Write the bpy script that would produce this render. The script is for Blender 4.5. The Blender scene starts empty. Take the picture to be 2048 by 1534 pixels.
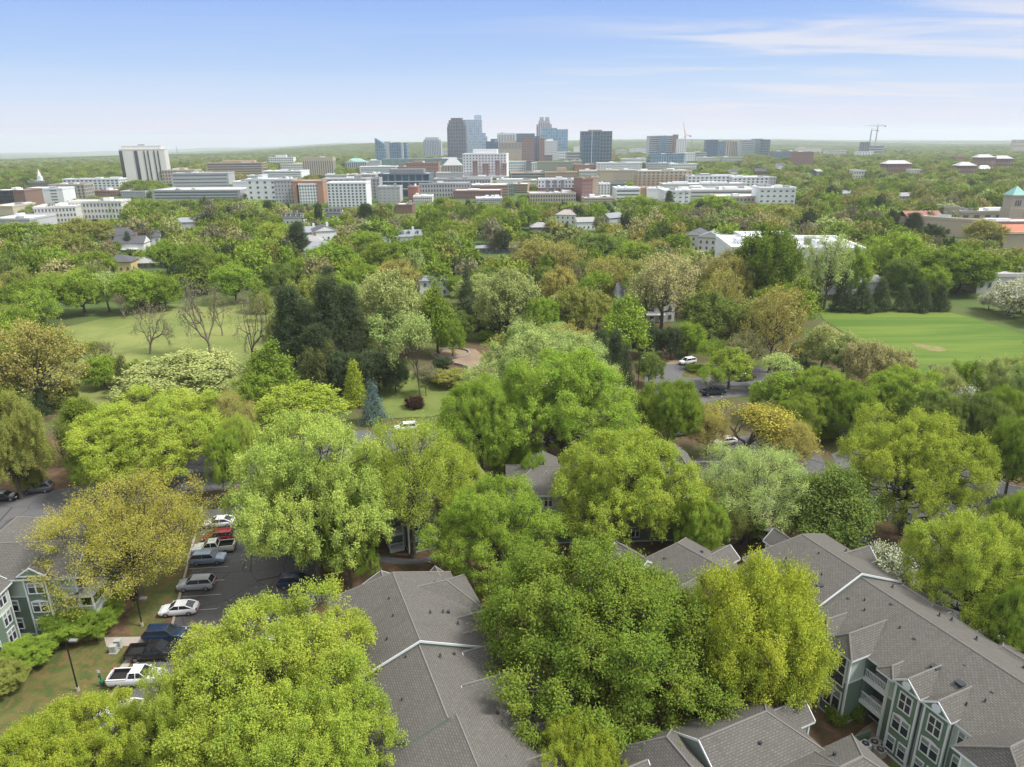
import bpy, math, random
import numpy as np
from mathutils import Vector, Matrix
R_ = math.radians
scene = bpy.context.scene
# ---------------------------------------------------------------- camera
F = 1422.0; H = 57.0; PIT = R_(19.1); ROLL = R_(0.45)
cam = bpy.data.cameras.new("camera"); cam.sensor_width = 36; cam.lens = 36 * F / 2048
cam.clip_start = 1; cam.clip_end = 60000
camo = bpy.data.objects.new("camera", cam); scene.collection.objects.link(camo); scene.camera = camo
camo.matrix_world = Matrix.Translation((0, 0, H)) @ Matrix.Rotation(math.pi / 2 - PIT, 4, 'X') @ Matrix.Rotation(-ROLL, 4, 'Z')
# ---------------------------------------------------------------- world, sun, exposure
SUN_EL, SUN_AZ = R_(54), R_(100)      # azimuth clockwise from +Y
world = bpy.data.worlds.new("World"); scene.world = world; world.use_nodes = True
nt = world.node_tree; N = nt.nodes; N.clear(); Lk = nt.links.new
def nd(t, **k):
    n = N.new(t)
    for a, b in k.items(): setattr(n, a, b)
    return n
def mth(op, a, b=None, c=None, clamp=False):
    n = nd('ShaderNodeMath', operation=op, use_clamp=clamp)
    for i, v in enumerate((a, b, c)):
        if v is None: continue
        if isinstance(v, (int, float)): n.inputs[i].default_value = v
        else: Lk(v, n.inputs[i])
    return n.outputs[0]
def mixc(f, a, b, mode='MIX'):
    n = nd('ShaderNodeMix', data_type='RGBA', blend_type=mode)
    for i, v in ((0, f), (6, a), (7, b)):
        if isinstance(v, (int, float)): n.inputs[i].default_value = v
        elif isinstance(v, tuple): n.inputs[i].default_value = (*v[:3], 1)
        else: Lk(v, n.inputs[i])
    return n.outputs[2]
sky = nd('ShaderNodeTexSky', sky_type='NISHITA', sun_disc=False, sun_elevation=SUN_EL, sun_rotation=SUN_AZ,
         altitude=60, air_density=1.0, dust_density=0.6, ozone_density=1.6)
tc = nd('ShaderNodeTexCoord'); sx = nd('ShaderNodeSeparateXYZ'); Lk(tc.outputs['Generated'], sx.inputs[0])
# high thin cloud deck: direction projected on a flat layer, stretched into streaks
den = mth('ADD', mth('MAXIMUM', sx.outputs[2], 0.0), 0.07)
cb = nd('ShaderNodeCombineXYZ'); Lk(mth('DIVIDE', sx.outputs[0], den), cb.inputs[0]); Lk(mth('DIVIDE', sx.outputs[1], den), cb.inputs[1])
mp = nd('ShaderNodeMapping'); mp.inputs['Rotation'].default_value = (0, 0, 0.5); mp.inputs['Scale'].default_value = (0.36, 1.15, 1); mp.inputs['Location'].default_value = (1.9, 0.6, 0)
Lk(cb.outputs[0], mp.inputs[0])
def noise(vec, scale, detail=6, rough=.6, dist=0.0):
    n = nd('ShaderNodeTexNoise'); n.inputs['Scale'].default_value = scale; n.inputs['Detail'].default_value = detail
    n.inputs['Roughness'].default_value = rough; n.inputs['Distortion'].default_value = dist
    if vec is not None: Lk(vec, n.inputs['Vector'])
    return n.outputs['Fac']
def ramp(f, a, b, smooth=True):
    n = nd('ShaderNodeMapRange', interpolation_type='SMOOTHSTEP' if smooth else 'LINEAR'); Lk(f, n.inputs[0])
    n.inputs[1].default_value = a; n.inputs[2].default_value = b
    return n.outputs[0]
cn = noise(mp.outputs[0], 1.1, 9, .56, .6)
big = noise(mp.outputs[0], 0.28, 3, .5)
side = ramp(sx.outputs[0], -0.12, 0.38)                       # more cirrus towards the right (+X)
cov = ramp(mth('ADD', cn, mth('MULTIPLY', mth('SUBTRACT', big, 0.5), 0.6)), 0.43, 0.68)
cov = mth('MULTIPLY', cov, mth('MULTIPLY_ADD', side, 0.95, 0.10), clamp=True)
cov = mth('MULTIPLY', cov, mth('SUBTRACT', 1.0, mth('MULTIPLY', ramp(sx.outputs[2], 0.11, 0.17), 0.7)), clamp=True)
veil = mth('SUBTRACT', 1.0, ramp(sx.outputs[2], -0.02, 0.175, False))
skyb = mixc(1.0, sky.outputs[0], (0.30, 0.45, 0.9), 'MULTIPLY')
# the clear part deepens upwards from a pale horizon; clouds and veil have the brightness of lit vapour in this (physically bright) sky
g1 = mixc(ramp(sx.outputs[2], -0.005, 0.085, False), (6.0, 6.15, 6.7), (3.8, 4.95, 6.6)); g2 = mixc(ramp(sx.outputs[2], 0.07, 0.20, False), g1, (1.65, 3.0, 6.5)); c1 = mixc(0.12, g2, skyb)
c2 = mixc(mth('MULTIPLY', cov, 0.85), c1, (5.5, 5.55, 6.1))
pink = mth('MULTIPLY', ramp(sx.outputs[2], 0.05, 0.008), ramp(noise(mp.outputs[0], 0.5, 4, .5), .40, .58))
c2 = mixc(mth('MULTIPLY', pink, 0.6), c2, (5.8, 5.25, 5.9))
# over the viewer's head the deck thickens to an even white overcast
over = ramp(sx.outputs[2], 0.19, 0.42)
c3 = mixc(mth('MULTIPLY', over, 0.93), c2, (9.3, 9.1, 8.9))
bg = nd('ShaderNodeBackground'); bg.inputs[1].default_value = 0.092; Lk(c3, bg.inputs[0])
wo = nd('ShaderNodeOutputWorld'); Lk(bg.outputs[0], wo.inputs[0])
sun = bpy.data.lights.new("sun", 'SUN'); sun.energy = 3.2; sun.angle = R_(12); sun.color = (1, .96, .90)
so = bpy.data.objects.new("sun", sun); scene.collection.objects.link(so)
so.rotation_euler = (math.pi / 2 - SUN_EL, 0, -SUN_AZ + math.pi)
scene.view_settings.view_transform = 'Standard'; scene.view_settings.look = 'None'; scene.view_settings.gamma = 1
scene.view_settings.exposure = 0.68
cy = scene.cycles; cy.max_bounces = 5; cy.diffuse_bounces = 3; cy.glossy_bounces = 2; cy.transmission_bounces = 4; cy.volume_bounces = 2
cy.caustics_reflective = False; cy.caustics_refractive = False; cy.use_denoising = True
try: cy.use_adaptive_sampling = True; cy.adaptive_threshold = 0.012
except Exception: pass
# ---------------------------------------------------------------- pixel <-> ground
CP, SP, CR, SR = math.cos(PIT), math.sin(PIT), math.cos(ROLL), math.sin(ROLL)
def at(px, py, z=0.0):
    """the point of the plane of height z that a pixel of the 2048 px photograph shows"""
    x = (px - 1024) / F; y = (767 - py) / F; x, y = x * CR - y * SR, x * SR + y * CR
    d = (x, CP + y * SP, y * CP - SP); t = (z - H) / d[2]
    return Vector((d[0] * t, d[1] * t, z))
def pix(x, y, z):
    z -= H; d = y * CP - z * SP; v = y * SP + z * CP; a, b = x / d, v / d
    a, b = a * CR + b * SR, -a * SR + b * CR
    return 1024 + a * F, 767 - b * F
def above(px, py, Y):
    """point seen at a pixel on the upright plane y = Y"""
    x = (px - 1024) / F; y = (767 - py) / F; x, y = x * CR - y * SR, x * SR + y * CR
    t = Y / (CP + y * SP); return Vector((x * t, Y, H + (y * CP - SP) * t))
# ---------------------------------------------------------------- scene tree helpers
COL = scene.collection
LAND = []          # (phrase, px, py, distance): landmarks for labels
GUARD = []         # (x0, y0, x1, y1, distance): picture boxes no filler tree may cover
def tag(o, label=None, cat=None, group=None, kind=None):
    if label: o['label'] = label
    if cat: o['category'] = cat
    if group: o['group'] = group
    if kind: o['kind'] = kind
    return o
def thing(name, label, cat, loc=(0, 0, 0), rz=0.0, group=None):
    o = bpy.data.objects.new(name, None); o.empty_display_size = 1; COL.objects.link(o)
    o.location = loc; o.rotation_euler = (0, 0, rz)
    return tag(o, label, cat, group)
def link(name, me, parent=None, loc=None, rz=None, label=None):
    o = bpy.data.objects.new(name, me); COL.objects.link(o)
    if parent: o.parent = parent
    if loc is not None: o.location = loc
    if rz is not None: o.rotation_euler = (0, 0, rz)
    if label: o['label'] = label
    return o
def copy_tree(o, parent=None):
    c = o.copy(); COL.objects.link(c); c.parent = parent
    for ch in o.children: copy_tree(ch, c)
    return c
class MB:
    """collects polygons; build() makes them one mesh"""
    def __init__(s): s.v = []; s.f = []; s.m = []
    def poly(s, pts, m=0):
        n = len(s.v); s.v += [tuple(p) for p in pts]; s.f.append(tuple(range(n, n + len(pts)))); s.m.append(m)
    def faces(s, vs, fs, m=0):
        n = len(s.v); s.v += [tuple(p) for p in vs]
        for f in fs: s.f.append(tuple(n + i for i in f)); s.m.append(m)
    def box(s, x0, x1, y0, y1, z0, z1, m=0):
        s.faces([(x0, y0, z0), (x1, y0, z0), (x1, y1, z0), (x0, y1, z0), (x0, y0, z1), (x1, y0, z1), (x1, y1, z1), (x0, y1, z1)],
                [(0, 3, 2, 1), (4, 5, 6, 7), (0, 1, 5, 4), (1, 2, 6, 5), (2, 3, 7, 6), (3, 0, 4, 7)], m)
    def prism(s, poly, z0, z1, m=0, mt=None):
        n = len(poly); a = [(p[0], p[1], z0) for p in poly]; b = [(p[0], p[1], z1) for p in poly]
        s.faces(a + b, [(i, (i + 1) % n, n + (i + 1) % n, n + i) for i in range(n)], m)
        s.poly(b, m if mt is None else mt); s.poly(a[::-1], m)
    def tube(s, pts, rad, n=6, m=0, cap=True):
        pts = [Vector(p) for p in pts]
        if not hasattr(rad, '__len__'): rad = [rad] * len(pts)
        rings = []
        for i, p in enumerate(pts):
            d = (pts[min(i + 1, len(pts) - 1)] - pts[max(i - 1, 0)]).normalized()
            a = d.cross(Vector((0, 0, 1)) if abs(d.z) < .9 else Vector((1, 0, 0))).normalized(); b = d.cross(a)
            rings.append([p + (a * math.cos(2 * math.pi * k / n) + b * math.sin(2 * math.pi * k / n)) * rad[i] for k in range(n)])
        vs = [q for r in rings for q in r]; fs = []
        for i in range(len(pts) - 1):
            for k in range(n): fs.append((i * n + k, i * n + (k + 1) % n, (i + 1) * n + (k + 1) % n, (i + 1) * n + k))
        if cap: fs += [tuple(range(n))[::-1], tuple(range((len(pts) - 1) * n, len(pts) * n))]
        s.faces(vs, fs, m)
    def mesh(s, name, mats, smooth=False):
        me = bpy.data.meshes.new(name); me.from_pydata(s.v, [], s.f)
        for m in (mats if isinstance(mats, (list, tuple)) else [mats]): me.materials.append(m)
        me.polygons.foreach_set('material_index', s.m)
        if smooth: me.polygons.foreach_set('use_smooth', [True] * len(s.f))
        me.update(); return me
    def build(s, name, mats, parent=None, loc=None, rz=None, smooth=False, label=None):
        return link(name, s.mesh(name, mats, smooth), parent, loc, rz, label)
# ---------------------------------------------------------------- materials
def newmat(name):
    global N, Lk
    m = bpy.data.materials.new(name); m.use_nodes = True; N = m.node_tree.nodes; Lk = m.node_tree.links.new; N.clear(); return m
def finish(col, rough=.8, metal=0.0, spec=.3, bump=None, bstr=.3, bdist=.05):
    p = nd('ShaderNodeBsdfPrincipled'); o = nd('ShaderNodeOutputMaterial'); Lk(p.outputs[0], o.inputs[0])
    if isinstance(col, tuple): p.inputs['Base Color'].default_value = (*col[:3], 1)
    else: Lk(col, p.inputs['Base Color'])
    if isinstance(rough, (int, float)): p.inputs['Roughness'].default_value = rough
    else: Lk(rough, p.inputs['Roughness'])
    p.inputs['Metallic'].default_value = metal; p.inputs['Specular IOR Level'].default_value = spec
    if bump is not None:
        b = nd('ShaderNodeBump'); b.inputs['Strength'].default_value = bstr; b.inputs['Distance'].default_value = bdist
        Lk(bump, b.inputs['Height']); Lk(b.outputs[0], p.inputs['Normal'])
    return p
def pos(): return nd('ShaderNodeNewGeometry').outputs['Position']
def slopeuv():
    """(distance along the level line, distance up the slope) of any face"""
    g = nd('ShaderNodeNewGeometry'); c = nd('ShaderNodeVectorMath', operation='CROSS_PRODUCT'); c.inputs[0].default_value = (0, 0, 1)
    Lk(g.outputs['True Normal'], c.inputs[1]); n = nd('ShaderNodeVectorMath', operation='NORMALIZE'); Lk(c.outputs[0], n.inputs[0])
    d = nd('ShaderNodeVectorMath', operation='DOT_PRODUCT'); Lk(g.outputs['Position'], d.inputs[0]); Lk(n.outputs[0], d.inputs[1])
    c2 = nd('ShaderNodeVectorMath', operation='CROSS_PRODUCT'); Lk(g.outputs['True Normal'], c2.inputs[0]); Lk(n.outputs[0], c2.inputs[1])
    d2 = nd('ShaderNodeVectorMath', operation='DOT_PRODUCT'); Lk(g.outputs['Position'], d2.inputs[0]); Lk(c2.outputs[0], d2.inputs[1])
    cb = nd('ShaderNodeCombineXYZ'); Lk(d.outputs['Value'], cb.inputs[0]); Lk(d2.outputs['Value'], cb.inputs[1]); return cb.outputs[0]
MC = {}
def plain(col, rough=.75, metal=0.0, spec=.3, var=.12, scale=.6, name=None):
    k = (col, rough, metal, spec, var, scale)
    if k in MC: return MC[k]
    m = newmat(name or "paint"); f = noise(pos(), scale, 6, .65)
    c = mixc(f, tuple(x * (1 - var) for x in col), tuple(min(1, x * (1 + var)) for x in col))
    finish(c, rough, metal, spec); MC[k] = m; return m
def shingle(c1, c2, name="shingles"):
    m = newmat(name); uv = slopeuv(); b = nd('ShaderNodeTexBrick'); Lk(uv, b.inputs[0]); b.offset = .5
    b.inputs['Scale'].default_value = 1; b.inputs['Brick Width'].default_value = .38; b.inputs['Row Height'].default_value = .21
    b.inputs['Mortar Size'].default_value = .045; b.inputs['Mortar Smooth'].default_value = .3; b.inputs['Bias'].default_value = -.1
    b.inputs['Color1'].default_value = (*c1, 1); b.inputs['Color2'].default_value = (*c2, 1); b.inputs['Mortar'].default_value = tuple(x * .64 for x in c1) + (1,)
    w = noise(pos(), .35, 5, .6); st = noise(pos(), 3.5, 3, .7)
    sk = nd('ShaderNodeMapping'); sk.inputs['Scale'].default_value = (1, .12, 1); Lk(uv, sk.inputs[0]); stk = noise(sk.outputs[0], .9, 5, .7); c = mixc(mth('MULTIPLY', w, .5), b.outputs[0], (.15, .145, .13)); c = mixc(mth('MULTIPLY', ramp(stk, .52, .75), .4), c, (.075, .072, .066)); c = mixc(mth('MULTIPLY', ramp(st, .35, .7), .35), c, tuple(x * .55 for x in c1))
    finish(c, .95, 0, .15, b.outputs['Fac'], -.3, .02); return m
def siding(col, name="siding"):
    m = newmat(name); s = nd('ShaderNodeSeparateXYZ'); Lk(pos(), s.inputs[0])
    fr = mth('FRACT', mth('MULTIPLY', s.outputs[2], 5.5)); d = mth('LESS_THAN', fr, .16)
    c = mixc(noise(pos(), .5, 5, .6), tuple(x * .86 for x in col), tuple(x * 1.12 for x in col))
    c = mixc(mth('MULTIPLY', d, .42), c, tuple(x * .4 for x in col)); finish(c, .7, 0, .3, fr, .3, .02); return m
def curtain(glass, frame, fw=1.5, fh=3.6, mort=.09, rough=.16, name="curtain_wall", lit=.35, metal=.0):
    """glass facade: panes that differ a little, with mullions and floor lines"""
    m = newmat(name); uv = slopeuv(); b = nd('ShaderNodeTexBrick'); Lk(uv, b.inputs[0]); b.offset = 0
    b.inputs['Scale'].default_value = 1; b.inputs['Brick Width'].default_value = fw; b.inputs['Row Height'].default_value = fh
    b.inputs['Mortar Size'].default_value = mort; b.inputs['Mortar Smooth'].default_value = .1; b.inputs['Bias'].default_value = 0
    b.inputs['Color1'].default_value = tuple(x * (1 - lit) for x in glass) + (1,); b.inputs['Color2'].default_value = tuple(min(1, x * (1 + lit)) for x in glass) + (1,)
    b.inputs['Mortar'].default_value = (*frame, 1)
    c = mixc(mth('MULTIPLY', noise(pos(), .03, 4, .6), .5), b.outputs[0], tuple(x * .6 for x in glass))
    r = mth('MULTIPLY_ADD', b.outputs['Fac'], .5, rough); finish(c, r, metal, .6); return m
M = {}
M['shingle'] = shingle((.118, .113, .104), (.158, .152, .140)); M['cap'] = plain((.175, .168, .155), .95, var=.25, scale=3, name="ridge_shingles")
M['trim'] = plain((.62, .65, .66), .55, var=.06, name="white_trim")
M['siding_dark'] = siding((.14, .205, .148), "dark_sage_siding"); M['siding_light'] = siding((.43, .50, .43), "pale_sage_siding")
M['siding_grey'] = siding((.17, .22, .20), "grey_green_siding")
def glassy(col, name, rough=.12, blinds=False):
    m = newmat(name); f = noise(pos(), .8, 3, .6)
    finish(mixc(f, tuple(x * .6 for x in col), tuple(x * 1.5 for x in col)), rough, 0, .7); return m
M['cityglass'] = glassy((.085, .105, .125), "city_window_glass", .15); M['glass'] = glassy((.030, .036, .045), "window_glass"); M['blind'] = plain((.22, .25, .25), .3, spec=.6, name="window_with_blind")
M['dark'] = plain((.02, .022, .02), .9, name="deep_recess"); M['vent'] = plain((.035, .04, .05), .5, name="black_vent")
M['bark'] = plain((.10, .085, .066), .95, var=.35, scale=4, name="bark"); M['barkg'] = plain((.16, .135, .105), .95, var=.3, scale=4, name="grey_bark")
M['concrete'] = plain((.34, .31, .27), .9, var=.2, scale=1.2, name="concrete"); M['steel'] = plain((.3, .31, .32), .4, .6, name="steel")
M['black'] = plain((.015, .015, .017), .5, name="black_metal"); M['rubber'] = plain((.02, .02, .02), .9, name="tyre_rubber")
M['rim'] = plain((.35, .36, .38), .35, .7, name="wheel_rim"); M['leafdebris'] = plain((.42, .19, .045), .95, var=.4, scale=8, name="fallen_leaves")
def leafmat(name, dense=True, two=None):
    """foliage: every leaf differs a little; the tree's own colour comes from the object (or, in the woods, from the point it grows on)"""
    m = newmat(name); oi = nd('ShaderNodeObjectInfo'); a = nd('ShaderNodeAttribute', attribute_type='INSTANCER', attribute_name='tint')
    col = mixc(mth('GREATER_THAN', a.outputs['Fac'], 0.0001), oi.outputs['Color'], a.outputs['Color'])
    g = nd('ShaderNodeNewGeometry'); r = g.outputs['Random Per Island']
    hs = nd('ShaderNodeHueSaturation'); Lk(col, hs.inputs['Color'])
    tco = nd('ShaderNodeTexCoord').outputs['Object']; cl = noise(tco, .33, 3, .6)
    Lk(mth('MULTIPLY_ADD', mth('SUBTRACT', cl, .5), -.07, mth('MULTIPLY_ADD', r, .03, .487)), hs.inputs['Hue'])
    Lk(mth('MULTIPLY_ADD', r, .30, mth('MULTIPLY_ADD', cl, .8, mth('MULTIPLY_ADD', noise(tco, .13, 2, .5), .5, .2))), hs.inputs['Value']); hs.inputs['Saturation'].default_value = 1
    c = hs.outputs[0]
    if two: c = mixc(mth('GREATER_THAN', r, two[0]), c, two[1])
    d = nd('ShaderNodeBsdfDiffuse'); t = nd('ShaderNodeBsdfTranslucent'); Lk(c, d.inputs[0])
    Lk(mixc(.25, c, (.45, .5, .05)) if not two else c, t.inputs[0])
    mx = nd('ShaderNodeMixShader'); mx.inputs[0].default_value = .22; Lk(d.outputs[0], mx.inputs[1]); Lk(t.outputs[0], mx.inputs[2])
    o = nd('ShaderNodeOutputMaterial'); Lk(mx.outputs[0], o.inputs[0]); return m
M["leaf"] = leafmat("leaves"); M['blossom'] = leafmat("blossom_and_leaves", two=(.45, (.68, .70, .58)))
# ---------------------------------------------------------------- trees
def npmesh(name, V, Q, mat, smooth=False):
    me = bpy.data.meshes.new(name); V = np.asarray(V, np.float32); Q = np.asarray(Q, np.int32)
    me.vertices.add(len(V)); me.vertices.foreach_set('co', V.ravel()); k = Q.shape[1]
    me.loops.add(Q.size); me.loops.foreach_set('vertex_index', Q.ravel())
    me.polygons.add(len(Q)); me.polygons.foreach_set('loop_start', np.arange(0, Q.size, k, dtype=np.int32))
    if smooth: me.polygons.foreach_set('use_smooth', np.ones(len(Q), bool))
    me.materials.append(mat); me.update(calc_edges=True); return me
def unit(a): return a / (np.linalg.norm(a, axis=-1, keepdims=True) + 1e-9)
def leaves(C, D, size, rng, wid=.55, name="crown", mat=None, jit=.9):
    n = len(C); d = unit(D * .55 + rng.normal(0, jit * .55, (n, 3)))
    nr = unit(D * .85 + np.array([0, 0, .5]) + rng.normal(0, .28, (n, 3))); s = unit(np.cross(d, nr))
    L = size * rng.uniform(.7, 1.35, (n, 1)); w = L * wid * .5
    V = np.stack([C - d * L * .5, C - d * L * .05 + s * w, C + d * L * .5, C - d * L * .05 - s * w], 1).reshape(-1, 3)
    return npmesh(name, V, np.arange(4 * n).reshape(-1, 4), mat or M['leaf'])
def segs(S, name="trunk", mat=None, n=5):
    A = np.array([s[0] for s in S], float); B = np.array([s[1] for s in S], float); ra = np.array([s[2] for s in S])[:, None, None]; rb = np.array([s[3] for s in S])[:, None, None]
    d = unit(B - A); up = np.where(np.abs(d[:, 2:3]) < .9, np.array([[0, 0, 1.]]), np.array([[1., 0, 0]])); a = unit(np.cross(d, up)); b = np.cross(d, a)
    th = np.arange(n) * 2 * math.pi / n; ring = a[:, None] * np.cos(th)[None, :, None] + b[:, None] * np.sin(th)[None, :, None]
    V = np.concatenate([A[:, None] + ring * ra, B[:, None] + ring * rb], 1).reshape(-1, 3); k = np.arange(n); k2 = (k + 1) % n
    q = np.stack([k, k2, n + k2, n + k], 1); Q = (q[None] + (np.arange(len(S)) * 2 * n)[:, None, None]).reshape(-1, 4)
    return npmesh(name, V, Q, mat or M['bark'], True)
def curve(p, q, r0, r1, rng, k=4, sag=.12):
    p = np.array(p, float); q = np.array(q, float); L = np.linalg.norm(q - p); pts = [p]
    for i in range(1, k + 1):
        t = i / k; c = p * (1 - t) + q * t; c = c + rng.normal(0, sag * L * .25, 3) * (i < k); c[2] += math.sin(math.pi * t) * -.06 * L; pts.append(c)
    return [(pts[i], pts[i + 1], r0 + (r1 - r0) * i / k, r0 + (r1 - r0) * (i + 1) / k) for i in range(k)], pts
def fib(n, rng, zmin=-1.0):
    i = np.arange(n) + .5; z = 1 - (1 - zmin) * i / n; th = i * 2.399963 + rng.uniform(0, 6); r = np.sqrt(1 - z * z)
    return unit(np.stack([r * np.cos(th), r * np.sin(th), z], 1) + rng.normal(0, .09, (n, 3)))
def broad(seed, R=9., H=16., nl=34, nc=22, nleaf=60, leaf=.3, rc=.62, clear=.16, flat=.0, fill=1.0, wid=.55, up=.7, mat=None, lr=.34, peak=0.0, limbs=True, lv=.28, st=.45):
    """spreading crown: limb masses, each made of tufts, each tuft of leaves"""
    rng = np.random.default_rng(seed); z0 = clear * H; a = np.array([R, R, (H - z0) / 2]); cen = np.array([0, 0, z0 + a[2] * .96])
    D = fib(nl, rng, -.62); rad = (1 - lr * .62) + rng.uniform(-.26, .06, nl)
    if peak: rad *= 1 - peak * np.clip(D[:, 2], 0, 1) * 0 ; 
    sq = np.ones((nl, 3));
    if peak: sq[:, :2] *= (1 - peak * np.clip(D[:, 2:3] * .5 + .5, 0, 1))
    LC = cen + D * a * rad[:, None] * sq * np.array([1, 1, .96]); LC[:, :2] *= 1 + .10 * rng.normal(0, 1, (nl, 1)); LR = lr * R * rng.uniform(1 - lv, 1 + lv, nl) * (1 - peak * .4 * (D[:, 2] > .3))
    inner = fib(max(4, nl // 5), rng, -.3); LC = np.concatenate([LC, cen + inner * a * .30]); LR = np.concatenate([LR, lr * R * 1.1 * np.ones(len(inner))])
    C = []; T = []; D2 = []
    for c, r in zip(LC, LR):
        out = unit((c - cen) / a); m = int(nc * (r / (lr * R)) ** 1.6 + 2)
        d = unit(rng.normal(0, 1, (m, 3)) + out * 1.0 + np.array([0, 0, .62])); rr = r * rng.uniform(.62, 1.05, (m, 1)) * np.array([1, 1, .82])
        tc_ = c + d * rr; tdir = unit(d * .6 + out * .4 + np.array([0, 0, up])); k = rng.poisson(nleaf * fill, m) + 3
        idx = np.repeat(np.arange(m), k); n = len(idx); g = rng.normal(0, 1, (n, 3)); rcl = rc * rng.uniform(.65, 1.3, m)[idx][:, None]
        al = (g * tdir[idx]).sum(1, keepdims=True); C.append(tc_[idx] + (g * .74 + tdir[idx] * al * st) * rcl); D2.append(unit(g * .6 + tdir[idx] * .8)); T.append(tc_)
    P_ = np.concatenate(C); kr = R / np.percentile(np.hypot(P_[:, 0], P_[:, 1]), 96); kz = H / np.percentile(P_[:, 2], 99.6); KS = np.array([kr, kr, kz]); crown = leaves(P_ * KS, np.concatenate(D2), leaf, rng, wid, mat=mat)
    LC = LC * KS; T = [t * KS for t in T]
    S = []; tr = .028 * H * (.75 + R / 40); fork = np.array([rng.normal(0, .02 * R), rng.normal(0, .02 * R), z0 + .10 * H]); top = np.array([0, 0, H * .78])
    s, _ = curve((0, 0, -.4), fork, tr * 1.25, tr * .85, rng, 3, .03); S += s; S.append((np.array([0, 0, -.4]), np.array([0, 0, .7]), tr * 1.9, tr * 1.15))
    s, tp = curve(fork, top, tr * .7, tr * .12, rng, 5, .12); S += s
    if limbs:
        for i in range(len(LC)):
            st = tp[min(4, int(max(0, (LC[i][2] - fork[2])) / (H - fork[2]) * 4.2))]; s, lp = curve(st, LC[i], tr * .33, tr * .09, rng, 4, .3); S += s
            tt = T[i]; 
            for j in range(0, len(tt), max(1, len(tt) // 7)): s, _ = curve(LC[i], tt[j], tr * .09, tr * .03, rng, 2, .3); S += s
    return crown, segs(S, mat=M['bark'])
def conic(seed, R=3.2, H=12., n=9000, leaf=.34, wid=.4, p=.85, base=.04, rough=.12, layers=0):
    rng = np.random.default_rng(seed); m = n // 26; z = 1 - np.sqrt(rng.uniform(0, 1, m)) ; z = base + (1 - base) * z
    r = np.clip(1 - z, .015, 1) ** p * R; th = rng.uniform(0, 6.283, m)
    lob = 1 + rough * np.sin(th * 5 + z * 17) + rng.normal(0, rough * .8, m)
    if layers: lob *= .72 + .38 * np.abs(np.sin(z * math.pi * layers))
    fr = rng.uniform(.55, 1, m) ** .5; c = np.stack([np.cos(th) * r * lob * fr, np.sin(th) * r * lob * fr, z * H - (0.05 * r if layers else 0)], 1)
    out = np.stack([np.cos(th), np.sin(th), .65 * np.ones(m) * (1 if not layers else -.1)], 1); idx = np.repeat(np.arange(m), 26)
    g = rng.normal(0, 1, (len(idx), 3)); C = c[idx] + g * (.10 * R + .12) * np.array([1, 1, 1.1]); C[:, 2] = np.clip(C[:, 2], .15, H * 1.02)
    return leaves(C, unit(out[idx] + g * .35), leaf, rng, wid), segs([((0, 0, -.3), (0, 0, H * .5), .022 * H, .014 * H), ((0, 0, H * .5), (0, 0, H * .96), .014 * H, .02)])
def pine(seed, R=5., H=19., leaf=.42, nl=26, n=26):
    rng = np.random.default_rng(seed); C = []; D = []; S = []; tr = .02 * H
    s, tp = curve((0, 0, -.3), (rng.normal(0, .4), rng.normal(0, .4), H * .97), tr * 1.3, .04, rng, 8, .03); S += s
    for i in range(nl):
        t = .26 + .74 * i / nl; th = i * 2.4 + rng.uniform(-.4, .4); rr = R * (1.0 - .78 * max(0, t - .36) / .64) * rng.uniform(.55, 1.0) * (.75 if t < .36 else 1)
        c = np.array([math.cos(th) * rr * .66, math.sin(th) * rr * .66, t * H]); lr = .34 * R * (1.15 - .45 * t); m = n
        tc_ = c + rng.normal(0, 1, (m, 3)) * lr * np.array([.62, .62, .34]); k = 24; idx = np.repeat(np.arange(m), k); g = rng.normal(0, 1, (len(idx), 3))
        C.append(tc_[idx] + g * .34); D.append(unit(g + np.array([0, 0, .7]))); s, _ = curve(tp[min(8, int(t * 8))], c, tr * .3, .04, rng, 3, .2); S += s
    return leaves(np.concatenate(C), np.concatenate(D), leaf, rng, .3), segs(S)
def skeleton(seed, R=7., H=13., spread=.9, levels=6, r0=.32, start=.18, gnarl=.12, nsplit=3, droop=0.0):
    rng = np.random.default_rng(seed); S = []; tips = []
    lv = [(np.array([0, 0, -.3]), unit(np.array([rng.normal(0, .05), rng.normal(0, .05), 1.])), r0, H * start + .3)]
    for L in range(levels):
        nx = []
        for p, d, r, ln in lv:
            k = 3 if L < 4 else 2
            q = p; dd = d
            for j in range(k):
                dd = unit(dd + rng.normal(0, gnarl, 3) + np.array([0, 0, .05 - droop * L * .05])); q2 = q + dd * ln / k; S.append((q, q2, r * (1 - .12 * j), r * (1 - .12 * (j + 1)))); q = q2
            m = nsplit if L < 5 else 2
            if L == levels - 1: tips.append((q, dd)); continue
            for j in range(m + (L == 0)):
                ax = unit(np.cross(dd, rng.normal(0, 1, 3))); an = rng.uniform(.35, .8) * spread * (.5 if j == 0 else 1)
                e = unit(dd * math.cos(an) + ax * math.sin(an)); nx.append((q, e, r * (.68 if j == 0 else .52), (H * .26 if L == 0 else ln * rng.uniform(.62, .86))))
        lv = nx
    P = np.array([s[1] for s in S]); kx = R / max(1e-3, np.percentile(np.hypot(P[:, 0], P[:, 1]), 98)); kz = H / P[:, 2].max(); k = np.array([kx, kx, kz])
    S = [(s[0] * k, s[1] * k, max(s[2], .014), max(s[3], .012)) for s in S]; return S, np.array([t[0] * k for t in tips]), np.array([t[1] for t in tips])
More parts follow.
